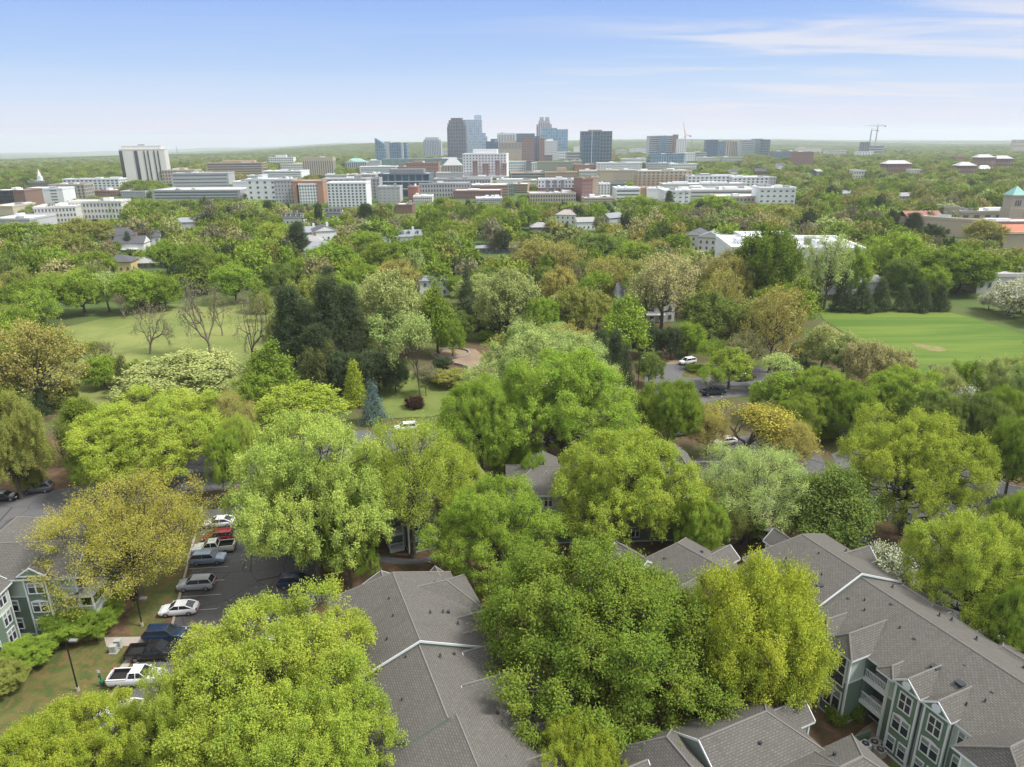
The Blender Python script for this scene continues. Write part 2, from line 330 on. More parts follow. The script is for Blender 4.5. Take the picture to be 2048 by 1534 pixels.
def airy(seed, R=7., H=13., per=9, leaf=.3, rc=.4, spread=.85, mat=None, bark='barkg', r0=.3, wid=.55, gnarl=.12, droop=0.0, nsplit=3, thick=1.0):
    S, P, D = skeleton(seed, R, H, spread, 6, r0, gnarl=gnarl, droop=droop, nsplit=nsplit); rng = np.random.default_rng(seed + 7)
    S = [(a, b, c * thick, d * thick) for a, b, c, d in S]
    k = per; idx = np.repeat(np.arange(len(P)), k); g = rng.normal(0, 1, (len(idx), 3)); C = P[idx] + g * rc
    return leaves(C, unit(D[idx] + g * .5), leaf, rng, wid, mat=mat), segs(S, mat=M[bark], n=4)
KIND = {}
def reg(kind, lod, fn, R, Hh): KIND.setdefault((kind, lod), []).append((fn, R, Hh, []))
for s_ in range(4): reg('B', 0, (lambda s=s_: broad(100 + s, 9, 16, 86, 15, 140, .18, .38, clear=.13 + .02 * (s % 2), lr=.225, lv=.42)), 9, 16)
for s_ in range(3): reg('L', 0, (lambda s=s_: broad(140 + s, 9, 16, 66, 18, 118, .155, .34, up=.45, lr=.245, clear=.14, peak=.06, lv=.5, st=.15)), 9, 16)
for s_ in range(2): reg('A', 0, (lambda s=s_: broad(160 + s, 9, 16, 72, 12, 66, .155, .44, up=1.1, lr=.22, clear=.16, lv=.5)), 9, 16)
for s_ in range(2): reg('K', 0, (lambda s=s_: broad(170 + s, 5, 13, 26, 22, 60, .28, .48, up=.9, lr=.36, clear=.08, peak=.55)), 5, 13)
for s_ in range(5): reg('B', 1, (lambda s=s_: broad(200 + s, 7, 14, 44 + 5 * s, 9, 40, .38, .46, clear=.10, lr=.26, lv=.45)), 7, 14)
for s_ in range(3): reg('L', 1, (lambda s=s_: broad(240 + s, 7, 14, 46, 9, 32, .35, .42, clear=.14, lr=.25, up=.5, peak=.08, lv=.5, st=.2)), 7, 14)
for s_ in range(3): reg('A', 1, (lambda s=s_: broad(260 + s, 7, 14, 42, 8, 20, .33, .46, clear=.16, lr=.26, lv=.5)), 7, 14)
for s_ in range(2): reg('K', 1, (lambda s=s_: broad(270 + s, 5, 13, 22, 12, 24, .44, .48, clear=.08, lr=.36, peak=.55)), 5, 13)
for s_ in range(4): reg('B', 2, (lambda s=s_: broad(300 + s, 7, 13, 20, 7, 9, 1.15, .75, clear=.08, lr=.37, limbs=False)), 7, 13)
for l_ in (0, 1):
    for s_ in range(2): reg('C', l_, (lambda s=s_, l=l_: conic(400 + s, 3, 11, (17000, 7000)[l], (.24, .40)[l])), 3, 11)
    for s_ in range(2): reg('F', l_, (lambda s=s_, l=l_: conic(420 + s, 3.5, 12, (15000, 7000)[l], (.26, .42)[l], p=1.0, rough=.22, layers=9)), 3.5, 12)
    for s_ in range(2): reg('P', l_, (lambda s=s_, l=l_: pine(430 + s, 5, 19, (.34, .42)[l], 44, (44, 34)[l])), 4.4, 19)
    for s_ in range(3): reg('N', l_, (lambda s=s_, l=l_: airy(450 + s, 7, 13, (3, 2)[l], .22, .35, .8)), 7, 13)
    for s_ in range(2): reg('G', l_, (lambda s=s_, l=l_: airy(460 + s, 7, 14, 7, .26, .6, 1.0, gnarl=.22, droop=.5, r0=.36, thick=1.2)), 7, 14)
    for s_ in range(3): reg('S', l_, (lambda s=s_, l=l_: airy(470 + s, 7, 13, (30, 17)[l], (.24, .40)[l], .62, .85, bark='bark')), 7, 13)
    for s_ in range(1): reg('M', l_, (lambda s=s_, l=l_: airy(480 + s, 7, 12, 26, .30, .50, 1.0, bark='barkg', gnarl=.2, r0=.3, thick=1.5)), 7, 12)
    for s_ in range(2): reg('D', l_, (lambda s=s_, l=l_: broad(490 + s, 4, 7, 22, 15, 34, .26, .4, clear=.14, mat=M['blossom'], lr=.33)), 4, 7)
    reg('U', l_, (lambda l=l_: broad(500, 2, 2.6, 16, 10, 26, .24, .26, clear=-.12, lr=.4, limbs=False)), 2, 2.6)
    reg('V', l_, (lambda l=l_: conic(510, 1.7, 12, 8000, .34, p=.38, base=.06)), 1.7, 12)
COLS = {'bright': (.335, .42, .06), 'yellow': (.335, .385, .045), 'fresh': (.20, .28, .04), 'mid': (.175, .235, .055), 'deep': (.175, .24, .036), 'dark': (.075, .105, .05),
        'olive': (.29, .31, .075), 'ochre': (.37, .34, .10), 'tan': (.42, .40, .18), 'cream': (.38, .42, .15), 'pale': (.37, .46, .15), 'blue': (.12, .19, .18),
        'grey': (.28, .27, .16), 'gold': (.40, .37, .07), 'brown': (.12, .09, .06), 'moss': (.13, .15, .05), 'lime': (.255, .36, .05)}
WORD = {'bright': 'bright yellow-green', 'yellow': 'golden yellow-green', 'fresh': 'fresh green', 'mid': 'mid green', 'deep': 'deep green', 'dark': 'dark evergreen', 'olive': 'olive green',
        'ochre': 'ochre', 'tan': 'tan', 'cream': 'pale cream-green', 'pale': 'pale green', 'blue': 'blue-green', 'grey': 'greyish', 'gold': 'orange-yellow', 'brown': 'brown', 'moss': 'dark olive', 'lime': 'lime green'}
NAMES = {'B': 'broadleaf_tree', 'L': 'broadleaf_tree', 'A': 'broadleaf_tree', 'K': 'broadleaf_tree', 'C': 'cypress_tree', 'F': 'spruce_tree', 'P': 'pine_tree', 'N': 'bare_tree', 'G': 'bare_tree', 'S': 'broadleaf_tree',
         'M': 'broadleaf_tree', 'D': 'dogwood_tree', 'U': 'bush', 'V': 'poplar_tree'}
KW = {'B': 'round broadleaf tree', 'L': 'feathery broadleaf tree', 'A': 'loose broadleaf tree', 'K': 'tapering broadleaf tree', 'C': 'narrow cone-shaped conifer', 'F': 'layered conifer', 'P': 'tall pine', 'N': 'nearly leafless tree', 'G': 'gnarled bare tree',
      'S': 'thinly leaved tree', 'M': 'twisting-branched tree', 'D': 'white blossoming tree', 'U': 'round bush', 'V': 'columnar tree'}
rt = random.Random(5); TREES = []; UNITS = {}
def get_unit(kind, lod):
    if kind in 'UV' or lod < 2: L = KIND[(kind, min(lod, 1))]
    else: L = KIND[('B', 2)]
    i = rt.randrange(len(L)); fn, R, Hh, c = L[i]
    if not c: c.append(fn())
    return c[0], R, Hh
def tree(x, y, R, h, kind, colour, label=None, lod=None, group=None, px=None):
    d = y
    if lod is None: lod = 0 if d < 135 else 1
    (cm, tm), R0, H0 = get_unit('B' if kind == 'U' and R > 2.4 else kind, lod)
    cat = 'bush' if kind == 'U' else 'tree'
    o = thing(NAMES[kind], label, cat, (x, y, TZ(x, y)), rt.uniform(0, 6.28), group); kx = 1.0 if kind in 'CFVU' else 1.0; sc = (R / R0 * kx, R / R0 * kx, h / H0)
    c = link('crown' if kind != 'U' else 'foliage', cm, o); c.scale = sc; t = link('trunk' if kind != 'U' else 'stem', tm, o); t.scale = sc
    b = COLS[colour] if isinstance(colour, str) else colour; j = rt.uniform(.9, 1.1); c.color = (b[0] * j * rt.uniform(.95, 1.05), b[1] * j, b[2] * j, 1)
    P = pix(x, y, h * .6); TREES.append((o, x, y, R, h, kind, colour, P)); return o
BOT = {(1190, 1092): 1490, (1500, 1138): 1470, (1495, 810): 905, (530, 1195): 1570, (690, 1210): 1420, (370, 1330): 1600, (618, 818): 1150, (815, 828): 1095, (250, 932): 1190, (985, 950): 1190, (1250, 852): 1100, (1825, 840): 1075, (1500, 888): 1090,
       (1945, 1040): 1300, (1340, 765): 905, (1130, 695): 925, (960, 752): 940, (310, 772): 960, (15, 770): 965, (75, 625): 790, (1540, 464): 615, (1455, 505): 615, (1605, 525): 620, (1712, 505): 595, (835, 640): 800, (1030, 870): 960, (1612, 553): 622, (1638, 560): 628, (1702, 542): 632, (1735, 572): 634, (1772, 568): 635, (1815, 578): 635, (1855, 574): 636, (1893, 576): 636, (780, 540): 690, (1330, 512): 650, (398, 545): 705, (485, 570): 735, (282, 600): 700, (1800, 478): 572, (1662, 478): 615, (1930, 512): 592,
       (1250, 596): 715, (1425, 590): 685, (1552, 582): 735, (1015, 540): 660, (875, 568): 690, (360, 690): 800, (655, 560): 740, (735, 880): 1040, (620, 960): 1095, (600, 752): 860, (1095, 655): 880, (575, 575): 740, (695, 575): 735, (1155, 577): 670, (455, 850): 975, (540, 675): 790, (1470, 520): 625, (1295, 540): 650, (1510, 610): 700, (1450, 545): 660}
def tp(px, top, w, h, kind, colour, label=None, group=None):
    """a tree by its place in the photograph: middle and top of its crown, crown width (2048 px picture), height in metres"""
    if kind in 'CFVPGNS':                                  # pointed or open crowns: the tip is the top
        if (px, top) in BOT: h = min((hh * .5 for hh in range(12, 60)), key=lambda hh: (lambda q: abs(pix(q.x, q.y, 0)[1] - BOT[(px, top)]))(at(px, top, hh * .98)))
        p = at(px, top, h * .98); d = p.y * CP - (p.z - H) * SP; return tree(p.x, p.y + w * d / F / 2 * .12, w * d / F / 2, h, kind, colour, label, group=group)
    best = None                                            # domes: match the outline of an ellipsoid seen from above
    for i in range(400):
        y = 45 * 1.008 ** i; bot = BOT.get((px, top)); row = (top + bot) / 2 if bot else top; q = above(px, row, y); d = q.y * CP - (q.z - H) * SP; R = w * d / F / 2; th = math.atan2(H - q.z, y); sn, cs = math.sin(th), math.cos(th)
        if bot:
            ex = (bot - top) / 2 * d / F * 1.0; a = math.sqrt(max(ex * ex - (R * sn) ** 2, (.42 * R * cs) ** 2)) / cs; hh = q.z + a; e = abs(q.z - a - .12 * hh) + (9 if not 4 < hh < 31 else 0)
        else:
            hh = h; a = .435 * h; zc = h - a; ex = math.sqrt((R * sn) ** 2 + (a * cs) ** 2); c = pix(q.x, y, zc); e = abs(c[1] - F * ex / d - top)
        if best is None or e < best[0]: best = (e, q.x, y, R, hh)
    e, x, y, R, h = best; x = above(px, pix(0, y, h * .55)[1], y).x; return tree(x, y, R, h, kind, colour, label, group=group)
# ---------------------------------------------------------------- ground
def sst(a, b, x): t = min(1, max(0, (x - a) / (b - a))); return t * t * (3 - 2 * t)
def TZ(x, y):
    """the land: level near by, falling away far off to the sides, with low wooded ridges"""
    r = math.hypot(x, y)
    if r < 1500: return 0.0
    az = x / max(y, 1.0); k = sst(1800, 9000, r); L = sst(.05, .62, -az); Rr = sst(.1, .75, az)
    z = -k * (142 * L + 48 * Rr) - 10 * sst(1500, 2600, r)
    w = sst(2600, 5200, r); z += w * (16 * math.sin(x / 900 + 1.3 * math.sin(y / 1300)) * math.sin(y / 1100 + .7) + 9 * math.sin(x / 370 + y / 520) + (30 * L + 8) * math.exp(-((r - 6200 - 500 * math.sin(az * 9)) / 900) ** 2))
    return z - 22 * sst(10500, 15000, r)
def build_ground():
    m = newmat("earth_and_grass"); P = pos(); a = noise(P, .045, 8, .62, .4); b = noise(P, .6, 6, .7); c = noise(P, 4, 4, .7)
    g = mixc(b, (.06, .09, .025), (.12, .145, .045)); e = mixc(c, (.075, .055, .035), (.15, .11, .065))
    col = mixc(ramp(a, .44, .56), e, g); far = mixc(noise(P, .012, 9, .75), (.035, .075, .022), (.12, .17, .05))
    s = nd('ShaderNodeVectorMath', operation='LENGTH'); Lk(P, s.inputs[0]); col = mixc(ramp(s.outputs['Value'], 190, 330), col, far)
    finish(col, .95, 0, .1, c, .5, .06)
    rs = [0, 25, 50] + [75 * 1.045 ** i for i in range(1, 126)]; na = 96; V = []; Q = []
    for r in rs:
        for k in range(na + 1):
            az = R_(-62 + 124 * k / na); x, y = r * math.sin(az), r * math.cos(az) - 60; V.append((x, y, TZ(x, y)))
    for i in range(len(rs) - 1):
        for k in range(na): n = i * (na + 1) + k; Q.append((n, n + 1, n + na + 2, n + na + 1))
    tag(link("ground", npmesh("ground", V, Q, m, True)), kind='structure')
build_ground()
LV = [0.0]
def smooth(pts, it=2):
    for _ in range(it):
        q = []
        for i in range(len(pts)):
            a, b = pts[i], pts[(i + 1) % len(pts)]; q += [(a[0] * .75 + b[0] * .25, a[1] * .75 + b[1] * .25), (a[0] * .25 + b[0] * .75, a[1] * .25 + b[1] * .75)]
        pts = q
    return pts
def patch(name, pts, mat, it=0, z=None, label=None, kind='structure'):
    """a ground sheet from its outline as seen in the photograph; each new sheet lies 4 mm above the last"""
    w = [tuple(at(*p))[:2] for p in pts]; w = smooth(w, it); LV[0] += .004; zz = LV[0] if z is None else z
    from mathutils.geometry import tessellate_polygon
    b = MB(); V = [Vector((p[0], p[1], zz)) for p in w]; t = tessellate_polygon([V])
    b.faces(V, [f if (V[f[1]] - V[f[0]]).cross(V[f[2]] - V[f[0]]).z > 0 else f[::-1] for f in t])
    o = b.build(name, mat); tag(o, label, kind=kind); return w
def strip(name, pts, wd, hgt, mat, close=False, z0=0.0, kind='structure', label=None, cat=None):
    """a raised strip (kerb, low wall) along a world-space line"""
    P = [Vector((p[0], p[1], 0)) for p in pts]; n = len(P); Lf = []; Rt = []
    for i in range(n):
        a = P[(i - 1) % n] if close or i > 0 else P[i]; c = P[(i + 1) % n] if close or i < n - 1 else P[i]; d = (c - a).normalized(); s = Vector((-d.y, d.x, 0)) * wd / 2
        Lf.append(P[i] + s); Rt.append(P[i] - s)
    b = MB(); z = Vector((0, 0, z0 + hgt)); zl = Vector((0, 0, z0 - .1))
    for i in range(n if close else n - 1):
        j = (i + 1) % n; b.poly([Rt[i] + z, Rt[j] + z, Lf[j] + z, Lf[i] + z]); b.poly([Rt[i] + zl, Rt[j] + zl, Rt[j] + z, Rt[i] + z]); b.poly([Lf[j] + zl, Lf[i] + zl, Lf[i] + z, Lf[j] + z])
    if not close: b.poly([Rt[0] + zl, Rt[0] + z, Lf[0] + z, Lf[0] + zl]); b.poly([Rt[-1] + zl, Lf[-1] + zl, Lf[-1] + z, Rt[-1] + z])
    return tag(b.build(name, mat), label, cat, kind=kind)
def asphalt(col, name, dust=.35):
    m = newmat(name); P = pos(); a = noise(P, .12, 8, .65, .8); b = noise(P, 1.3, 6, .7); c = noise(P, 14, 3, .7)
    x = mixc(b, tuple(v * .75 for v in col), tuple(v * 1.3 for v in col)); x = mixc(mth('MULTIPLY', ramp(a, .50, .72), dust), x, (.20, .145, .10))
    w = nd('ShaderNodeTexVoronoi', feature='DISTANCE_TO_EDGE'); w.inputs['Scale'].default_value = .16; Lk(P, w.inputs['Vector'])
    x = mixc(mth('MULTIPLY', mth('LESS_THAN', w.outputs['Distance'], .006), .6), x, (.018, .018, .018)); finish(x, .85, 0, .25, c, .3, .02); return m
def grass(c1, c2, name, s=.05, bare=.06, bc=(.30, .24, .13), stretch=None):
    m = newmat(name); P = pos()
    if stretch: mp = nd('ShaderNodeMapping'); mp.inputs['Rotation'].default_value = (0, 0, stretch[0]); mp.inputs['Scale'].default_value = (stretch[1], stretch[2], 1); Lk(P, mp.inputs[0]); Q = mp.outputs[0]
    else: Q = P
    x = mixc(ramp(noise(Q, s, 6, .6, .5), .36, .66), c1, c2); x = mixc(mth('MULTIPLY', ramp(noise(P, s * 1.7, 7, .72, .6), .72 - bare, .80 - bare), .8), x, bc)
    x = mixc(mth('MULTIPLY', noise(P, 2.2, 5, .8), .5), x, tuple(v * .55 for v in c1)); finish(x, .95, 0, .1, noise(P, 9, 3, .7), .6, .05); return m
M['asph'] = asphalt((.098, .096, .098), "parking_asphalt", .6); M['asph2'] = asphalt((.115, .116, .124), "road_asphalt", .3); M['asph3'] = asphalt((.062, .065, .074), "fresh_asphalt", .1)
M['lawn'] = grass((.085, .155, .03), (.155, .22, .042), "mown_lawn", .075, .0, stretch=(.85, .22, 1.9)); M['meadow'] = grass((.15, .195, .055), (.24, .265, .085), "meadow_grass", .06, .05, (.36, .30, .14))
M['verge'] = grass((.075, .105, .03), (.15, .14, .05), "worn_grass", .5, .22, (.20, .115, .06)); M['green'] = grass((.13, .175, .045), (.185, .225, .065), "garden_lawn", .15, .03)
M['straw'] = grass((.105, .068, .044), (.20, .125, .078), "pine_straw", .7, .2, (.10, .115, .035)); M['sand'] = grass((.26, .195, .14), (.34, .26, .185), "sandy_path", .3, .05, (.25, .17, .11))
M['drylawn'] = grass((.19, .19, .07), (.30, .26, .13), "dry_grass", .3, .1); M['paint'] = plain((.40, .40, .38), .8, var=.35, scale=3, name="worn_white_line")
# worn verges and pine-straw beds under the near trees
patch('pine_straw', [(120, 850), (560, 850), (1000, 900), (1400, 930), (1560, 1050), (1800, 1010), (2060, 1180), (2060, 1560), (600, 1560), (-20, 1560), (-20, 1300), (-20, 890)], M['straw'], 1)
patch('grass_verge', [(-10, 1330), (60, 1290), (200, 1265), (258, 1285), (215, 1360), (160, 1440), (80, 1540), (-20, 1600), (-20, 1340)], M['verge'], 1)
patch('grass_verge', [(240, 1265), (300, 1270), (352, 1180), (396, 1070), (404, 1000), (385, 985), (330, 1060), (270, 1160)], M['verge'], 1)
patch('grass_verge', [(-20, 1040), (60, 1030), (55, 1052), (-20, 1080)], M['verge'], 0)
# left car park and street
lot = patch('parking_lot', [(408, 985), (399, 1060), (372, 1150), (330, 1268), (285, 1290), (210, 1392), (120, 1500), (60, 1600), (560, 1600), (600, 1260), (618, 1190), (640, 1120), (660, 1030), (640, 985), (560, 960)], M['asph'])
patch('street', [(-60, 972), (60, 975), (200, 950), (350, 905), (470, 893), (620, 860), (900, 850), (900, 885), (660, 925), (470, 966), (330, 985), (220, 1010), (60, 1036), (-60, 1040)], M['asph2'], 1)
patch('street', [(480, 940), (600, 900), (690, 960), (650, 1060), (470, 1010)], M['asph'], 0)
for a, c in (((402, 1000), (330, 1266)), ((284, 1292), (118, 1500))): strip('kerb', [at(*a), at(*c)], .3, .13, M['concrete'])
strip('kerb', [at(618, 1192), at(603, 1262)], .3, .13, M['concrete'])
b = MB()
for py_ in (1052, 1078, 1104, 1130, 1157, 1186, 1215, 1247):                     # stall lines across from the left kerb
    p = at(398 - (py_ - 1060) * .37, py_ - 2); q = p + Vector((5.3, .55, 0)); d = (q - p).normalized(); s = Vector((-d.y, d.x, 0)) * .06; z = Vector((0, 0, LV[0] + .008))
    b.poly([p - s + z, q - s + z, q + s + z, p + s + z])
tag(b.build('parking_lines', M['paint']), kind='structure')
b = MB()
for py_ in (1180, 1210):
    p = at(612, py_); q = p + Vector((-5, -.6, 0)); d = (p - q).normalized(); s = Vector((-d.y, d.x, 0)) * .06; z = Vector((0, 0, LV[0] + .008)); b.poly([q - s + z, p - s + z, p + s + z, q + s + z])
tag(b.build('parking_lines', M['paint']), kind='structure')
patch('pavement', [(200, 1262), (275, 1262), (282, 1279), (205, 1281)], M['concrete']); patch('pavement', [(250, 1300), (272, 1285), (235, 1340), (215, 1340)], M['concrete'])
patch('pavement', [(590, 1186), (760, 1176), (760, 1190), (590, 1200)], M['concrete']); patch('pavement', [(720, 1108), (760, 1122), (820, 1128), (870, 1118), (870, 1108), (820, 1117), (770, 1110), (730, 1098)], M['asph2'], 1)
# circle drive and the road down the right side
patch('drive', [(1285, 800), (1292, 745), (1330, 733), (1395, 732), (1480, 735), (1560, 752), (1640, 790), (1700, 830), (1712, 850), (1740, 905), (1800, 960), (1850, 1010), (1780, 1040), (1690, 985), (1652, 900), (1640, 850), (1560, 800), (1500, 798), (1430, 806), (1350, 830), (1300, 840)], M['asph2'], 1)
patch('street', [(1690, 960), (1740, 900), (1930, 922), (2080, 915), (2080, 1120), (2060, 1340), (1940, 1290), (1820, 1200), (1700, 1090), (1560, 1010), (1560, 960)], M['asph3'], 0)
patch('street', [(1380, 930), (1480, 880), (1620, 860), (1660, 980), (1560, 1040), (1440, 990)], M['asph2'], 0)
w = patch('grass_island', [(1362, 752), (1385, 744), (1415, 748), (1420, 758), (1395, 763), (1365, 761)], M['verge'], 1, z=.12); strip('kerb', w, .25, .12, M['concrete'], True)
w = patch('grass_island', [(1650, 862), (1680, 868), (1690, 888), (1668, 925), (1640, 905), (1630, 870)], M['verge'], 1, z=.12); strip('kerb', w, .25, .12, M['concrete'], True)
w = patch('planted_island', [(1992, 968), (2050, 962), (2100, 975), (2100, 1000), (2030, 990), (2000, 980)], M['straw'], 1, z=.12); strip('kerb', w, .25, .12, M['concrete'], True)
patch('sand_path', [(1318, 735), (1328, 705), (1316, 690), (1345, 690), (1345, 715), (1370, 733)], M['sand'], 1)
patch('sand_path', [(1440, 1000), (1560, 1045), (1540, 1062), (1430, 1110), (1400, 1075)], M['sand'], 0)
patch('sand_path', [(1690, 830), (1712, 760), (1740, 770), (1725, 850)], M['straw'], 0)
patch('verge', [(1700, 1010), (1800, 1070), (1840, 1110), (1780, 1110), (1690, 1060)], M['straw'], 0)
patch('footpath', [(1700, 1478), (1760, 1440), (1785, 1455), (1735, 1500), (1690, 1534), (1650, 1534)], M['sand'], 1)
# meadow, right lawn, garden lawn with its round bed
patch('meadow', [(125, 642), (330, 600), (560, 580), (640, 585), (620, 780), (480, 790), (300, 800), (-30, 815), (-30, 640)], M['meadow'], 0)
patch('lawn', [(1635, 628), (1885, 634), (1960, 655), (2090, 700), (2090, 765), (1850, 765), (1740, 710), (1650, 650)], M['lawn'], 0)
patch('lawn', [(730, 800), (770, 748), (850, 735), (940, 740), (950, 790), (900, 830), (740, 835)], M['green'], 1)
patch('lawn', [(1000, 610), (1100, 615), (1100, 640), (1020, 700), (960, 690)], M['green'], 0)
patch('sand_path', [(862, 702), (945, 692), (972, 715), (952, 738), (905, 727), (864, 712)], M['sand'], 1)
patch('dry_patch', [(1770, 632), (1785, 631), (1805, 634), (1790, 637), (1774, 635)], M['drylawn'], 1); patch('dry_patch', [(1820, 697), (1850, 703), (1885, 708), (1898, 716), (1870, 717), (1838, 709)], M['drylawn'], 1)
c = at(907, 706); circ = [(c.x + 4.6 * math.cos(t * math.pi / 16), c.y + 4.6 * math.sin(t * math.pi / 16)) for t in range(32)]
M['stone'] = plain((.27, .25, .23), .9, var=.35, scale=2.5, name="fieldstone")
strip('garden_wall', circ, .45, .55, M['stone'], True, kind=None, label='low round stone wall ringing a bare bed in the garden', cat='wall')
strip('garden_wall', [at(x, y) for x, y in ((880, 727), (910, 727), (935, 733), (944, 742), (938, 757))], .45, .6, M['stone'], kind=None, label='curved stone retaining wall along the sandy garden path', cat='wall')
GUARD += [(190, 615, 540, 685, 262), (1650, 632, 2048, 735, 242), (740, 740, 945, 815, 140), (1300, 700, 1500, 800, 130), (880, 690, 985, 740, 150)]
# ---------------------------------------------------------------- apartment houses
def roof(parent, x0, x1, y0, y1, ze, zr, axis='x', hip=(0, 0), wall='siding_dark', th=.24, cap=True, rake=True, name='roof', label=None, vents=()):
    """hipped or gabled shingle roof; hip[i] = how far end i's ridge is drawn in, as a share of the half width (0 = gable)"""
    T = (lambda u, v, z: (u, v, z)) if axis == 'x' else (lambda u, v, z: (v, u, z))
    if axis == 'y': x0, x1, y0, y1 = y0, y1, x0, x1
    hw = (y1 - y0) / 2; ym = (y0 + y1) / 2; ra, rb = x0 + hip[0] * hw, x1 - hip[1] * hw; b = MB()
    A, B, Cc, D, E, G = T(x0, y0, ze), T(x1, y0, ze), T(x1, y1, ze), T(x0, y1, ze), T(ra, ym, zr), T(rb, ym, zr)
    b.poly([A, B, G, E]); b.poly([Cc, D, E, G])
    b.poly([D, A, E], 0 if hip[0] else 2); b.poly([B, Cc, G], 0 if hip[1] else 2)
    z1 = ze - th; a, bb, cc, dd = T(x0, y0, z1), T(x1, y0, z1), T(x1, y1, z1), T(x0, y1, z1); b.poly([a, dd, cc, bb], 1)
    r = b.build(name, [M['shingle'], M['trim'], M[wall]], parent, label=label)
    f = MB()
    for (p, q, s, t) in ((A, B, bb, a), (B, Cc, cc, bb), (Cc, D, dd, cc), (D, A, a, dd)): f.poly([p, t, s, q])
    for k, (e, P, Q) in enumerate(((ra, A, D), (rb, B, Cc))):
        if not hip[k] and rake:
            o = -.07 if k == 0 else .07; g = E if k == 0 else G
            for S in (P, Q):
                s2 = Vector(S) + Vector(T(o, 0, 0)); g2 = Vector(g) + Vector(T(o, 0, 0)); f.poly([s2, g2, g2 - Vector((0, 0, th)), s2 - Vector((0, 0, th))]); f.poly([Vector(S), s2, g2, Vector(g)])
    f.build('fascia', M['trim'], r)
    if cap:
        c = MB(); L = [(E, G)] + ([(A, E), (D, E)] if hip[0] else []) + ([(B, G), (Cc, G)] if hip[1] else [])
        for p, q in L:
            p, q = Vector(p), Vector(q)
            if (q - p).length > .2: c.tube([p, q], .085, 5)
        c.build('ridge_cap', M['cap'], r)
    return r
WM = {}
def window(parent, x, y, z, w=1.0, h=1.6, face=0.0, kind='double', name='window'):
    """window centred on a wall; face = direction it looks to"""
    key = (w, h, kind)
    if key not in WM:
        f = MB(); g = MB(); t = .11
        for (a, c, d, e) in ((-w / 2 - t, w / 2 + t, -h / 2 - t, -h / 2), (-w / 2 - t, w / 2 + t, h / 2, h / 2 + t), (-w / 2 - t, -w / 2, -h / 2, h / 2), (w / 2, w / 2 + t, -h / 2, h / 2)): f.box(a, c, -.09, .02, d, e)
        if kind in ('double', 'arch'): f.box(-.08, .08, -.085, .02, -h / 2, h / 2); f.box(-w / 2, -.08, -.07, .02, h * .12, h * .12 + .05); f.box(.08, w / 2, -.07, .02, h * .12, h * .12 + .05)
        if kind == 'single': f.box(-w / 2, w / 2, -.07, .02, h * .10, h * .10 + .05)
        if kind == 'grid': f.box(-.05, .05, -.07, .02, -h / 2, h / 2); f.box(-w / 2, -.05, -.07, .02, .02, .09); f.box(.05, w / 2, -.07, .02, .02, .09)
        if kind == 'big': f.box(-.09, .09, -.08, .02, -h * .1, h / 2); f.box(-w / 2, w / 2, -.085, .02, -h * .13, -h * .10); f.box(-w / 2, -.09, -.07, .02, h * .18, h * .18 + .09); f.box(.09, w / 2, -.07, .02, h * .18, h * .18 + .09)
        if kind == 'arch':
            pts = [(-w / 2 - t + (w + 2 * t) * i / 10, -.05, h / 2 + t + .28 * math.sin(math.pi * i / 10)) for i in range(11)]
            for i in range(10): a, c = pts[i], pts[i + 1]; f.poly([(a[0], -.09, h / 2 + t - .001), (c[0], -.09, h / 2 + t - .001), (c[0], -.09, c[2]), (a[0], -.09, a[2])])
        g.box(-w / 2, w / 2, -.03, .01, -h / 2, h / 2 * (.2 if kind in ('double', 'arch', 'single') else 1), 0)
        if kind in ('double', 'arch', 'single'): g.box(-w / 2, w / 2, -.031, .01, h * .1, h / 2, 1)
        WM[key] = (f.mesh('frame', M['trim']), g.mesh('pane', [M['glass'], M['blind']]))
    fm, gm = WM[key]; o = link(name, fm, parent, (x, y, z), face); link('pane', gm, o); return o
def railing(parent, x, y, z, L, face=0.0):
    key = ('rail', round(L, 1))
    if key not in WM:
        b = MB(); b.box(-L / 2, L / 2, -.05, .05, .95, 1.05); b.box(-L / 2, L / 2, -.04, .04, .12, .2); b.box(-L / 2, L / 2, -.12, .1, -.35, .06); n = int(L / .17)
        for i in range(n + 1): xx = -L / 2 + L * i / n; b.box(xx - .025, xx + .025, -.025, .025, .2, .95)
        WM[key] = b.mesh('railing', M['trim'])
    return link('balcony_railing', WM[key], parent, (x, y, z), face)
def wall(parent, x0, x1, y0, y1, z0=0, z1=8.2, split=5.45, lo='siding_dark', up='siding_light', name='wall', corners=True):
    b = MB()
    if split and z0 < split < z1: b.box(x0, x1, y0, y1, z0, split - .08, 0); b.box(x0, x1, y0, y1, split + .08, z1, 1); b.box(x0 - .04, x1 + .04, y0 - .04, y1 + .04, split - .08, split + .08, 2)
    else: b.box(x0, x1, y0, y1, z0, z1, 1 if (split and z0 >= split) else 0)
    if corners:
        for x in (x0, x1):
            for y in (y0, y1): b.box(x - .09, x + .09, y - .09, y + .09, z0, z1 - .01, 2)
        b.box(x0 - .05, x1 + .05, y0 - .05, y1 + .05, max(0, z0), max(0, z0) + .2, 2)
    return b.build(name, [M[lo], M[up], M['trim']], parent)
def vents(parent, L):
    for x, y, z, s in L:
        b = MB(); b.box(-.28 * s, .28 * s, -.22 * s, .22 * s, -.3, .22 * s); b.box(-.34 * s, .34 * s, -.28 * s, .28 * s, .22 * s, .28 * s); b.build('roof_vent', M['vent'], parent, (x, y, z))
def oculus(parent, x, y, z):
    b = MB(); b.prism([(.42 * math.cos(t * .3927), .42 * math.sin(t * .3927)) for t in range(16)], 0, .08)
    o = b.build('round_vent', M['trim'], parent, (x, y, z)); o.rotation_euler = (math.pi / 2, 0, 0); return o
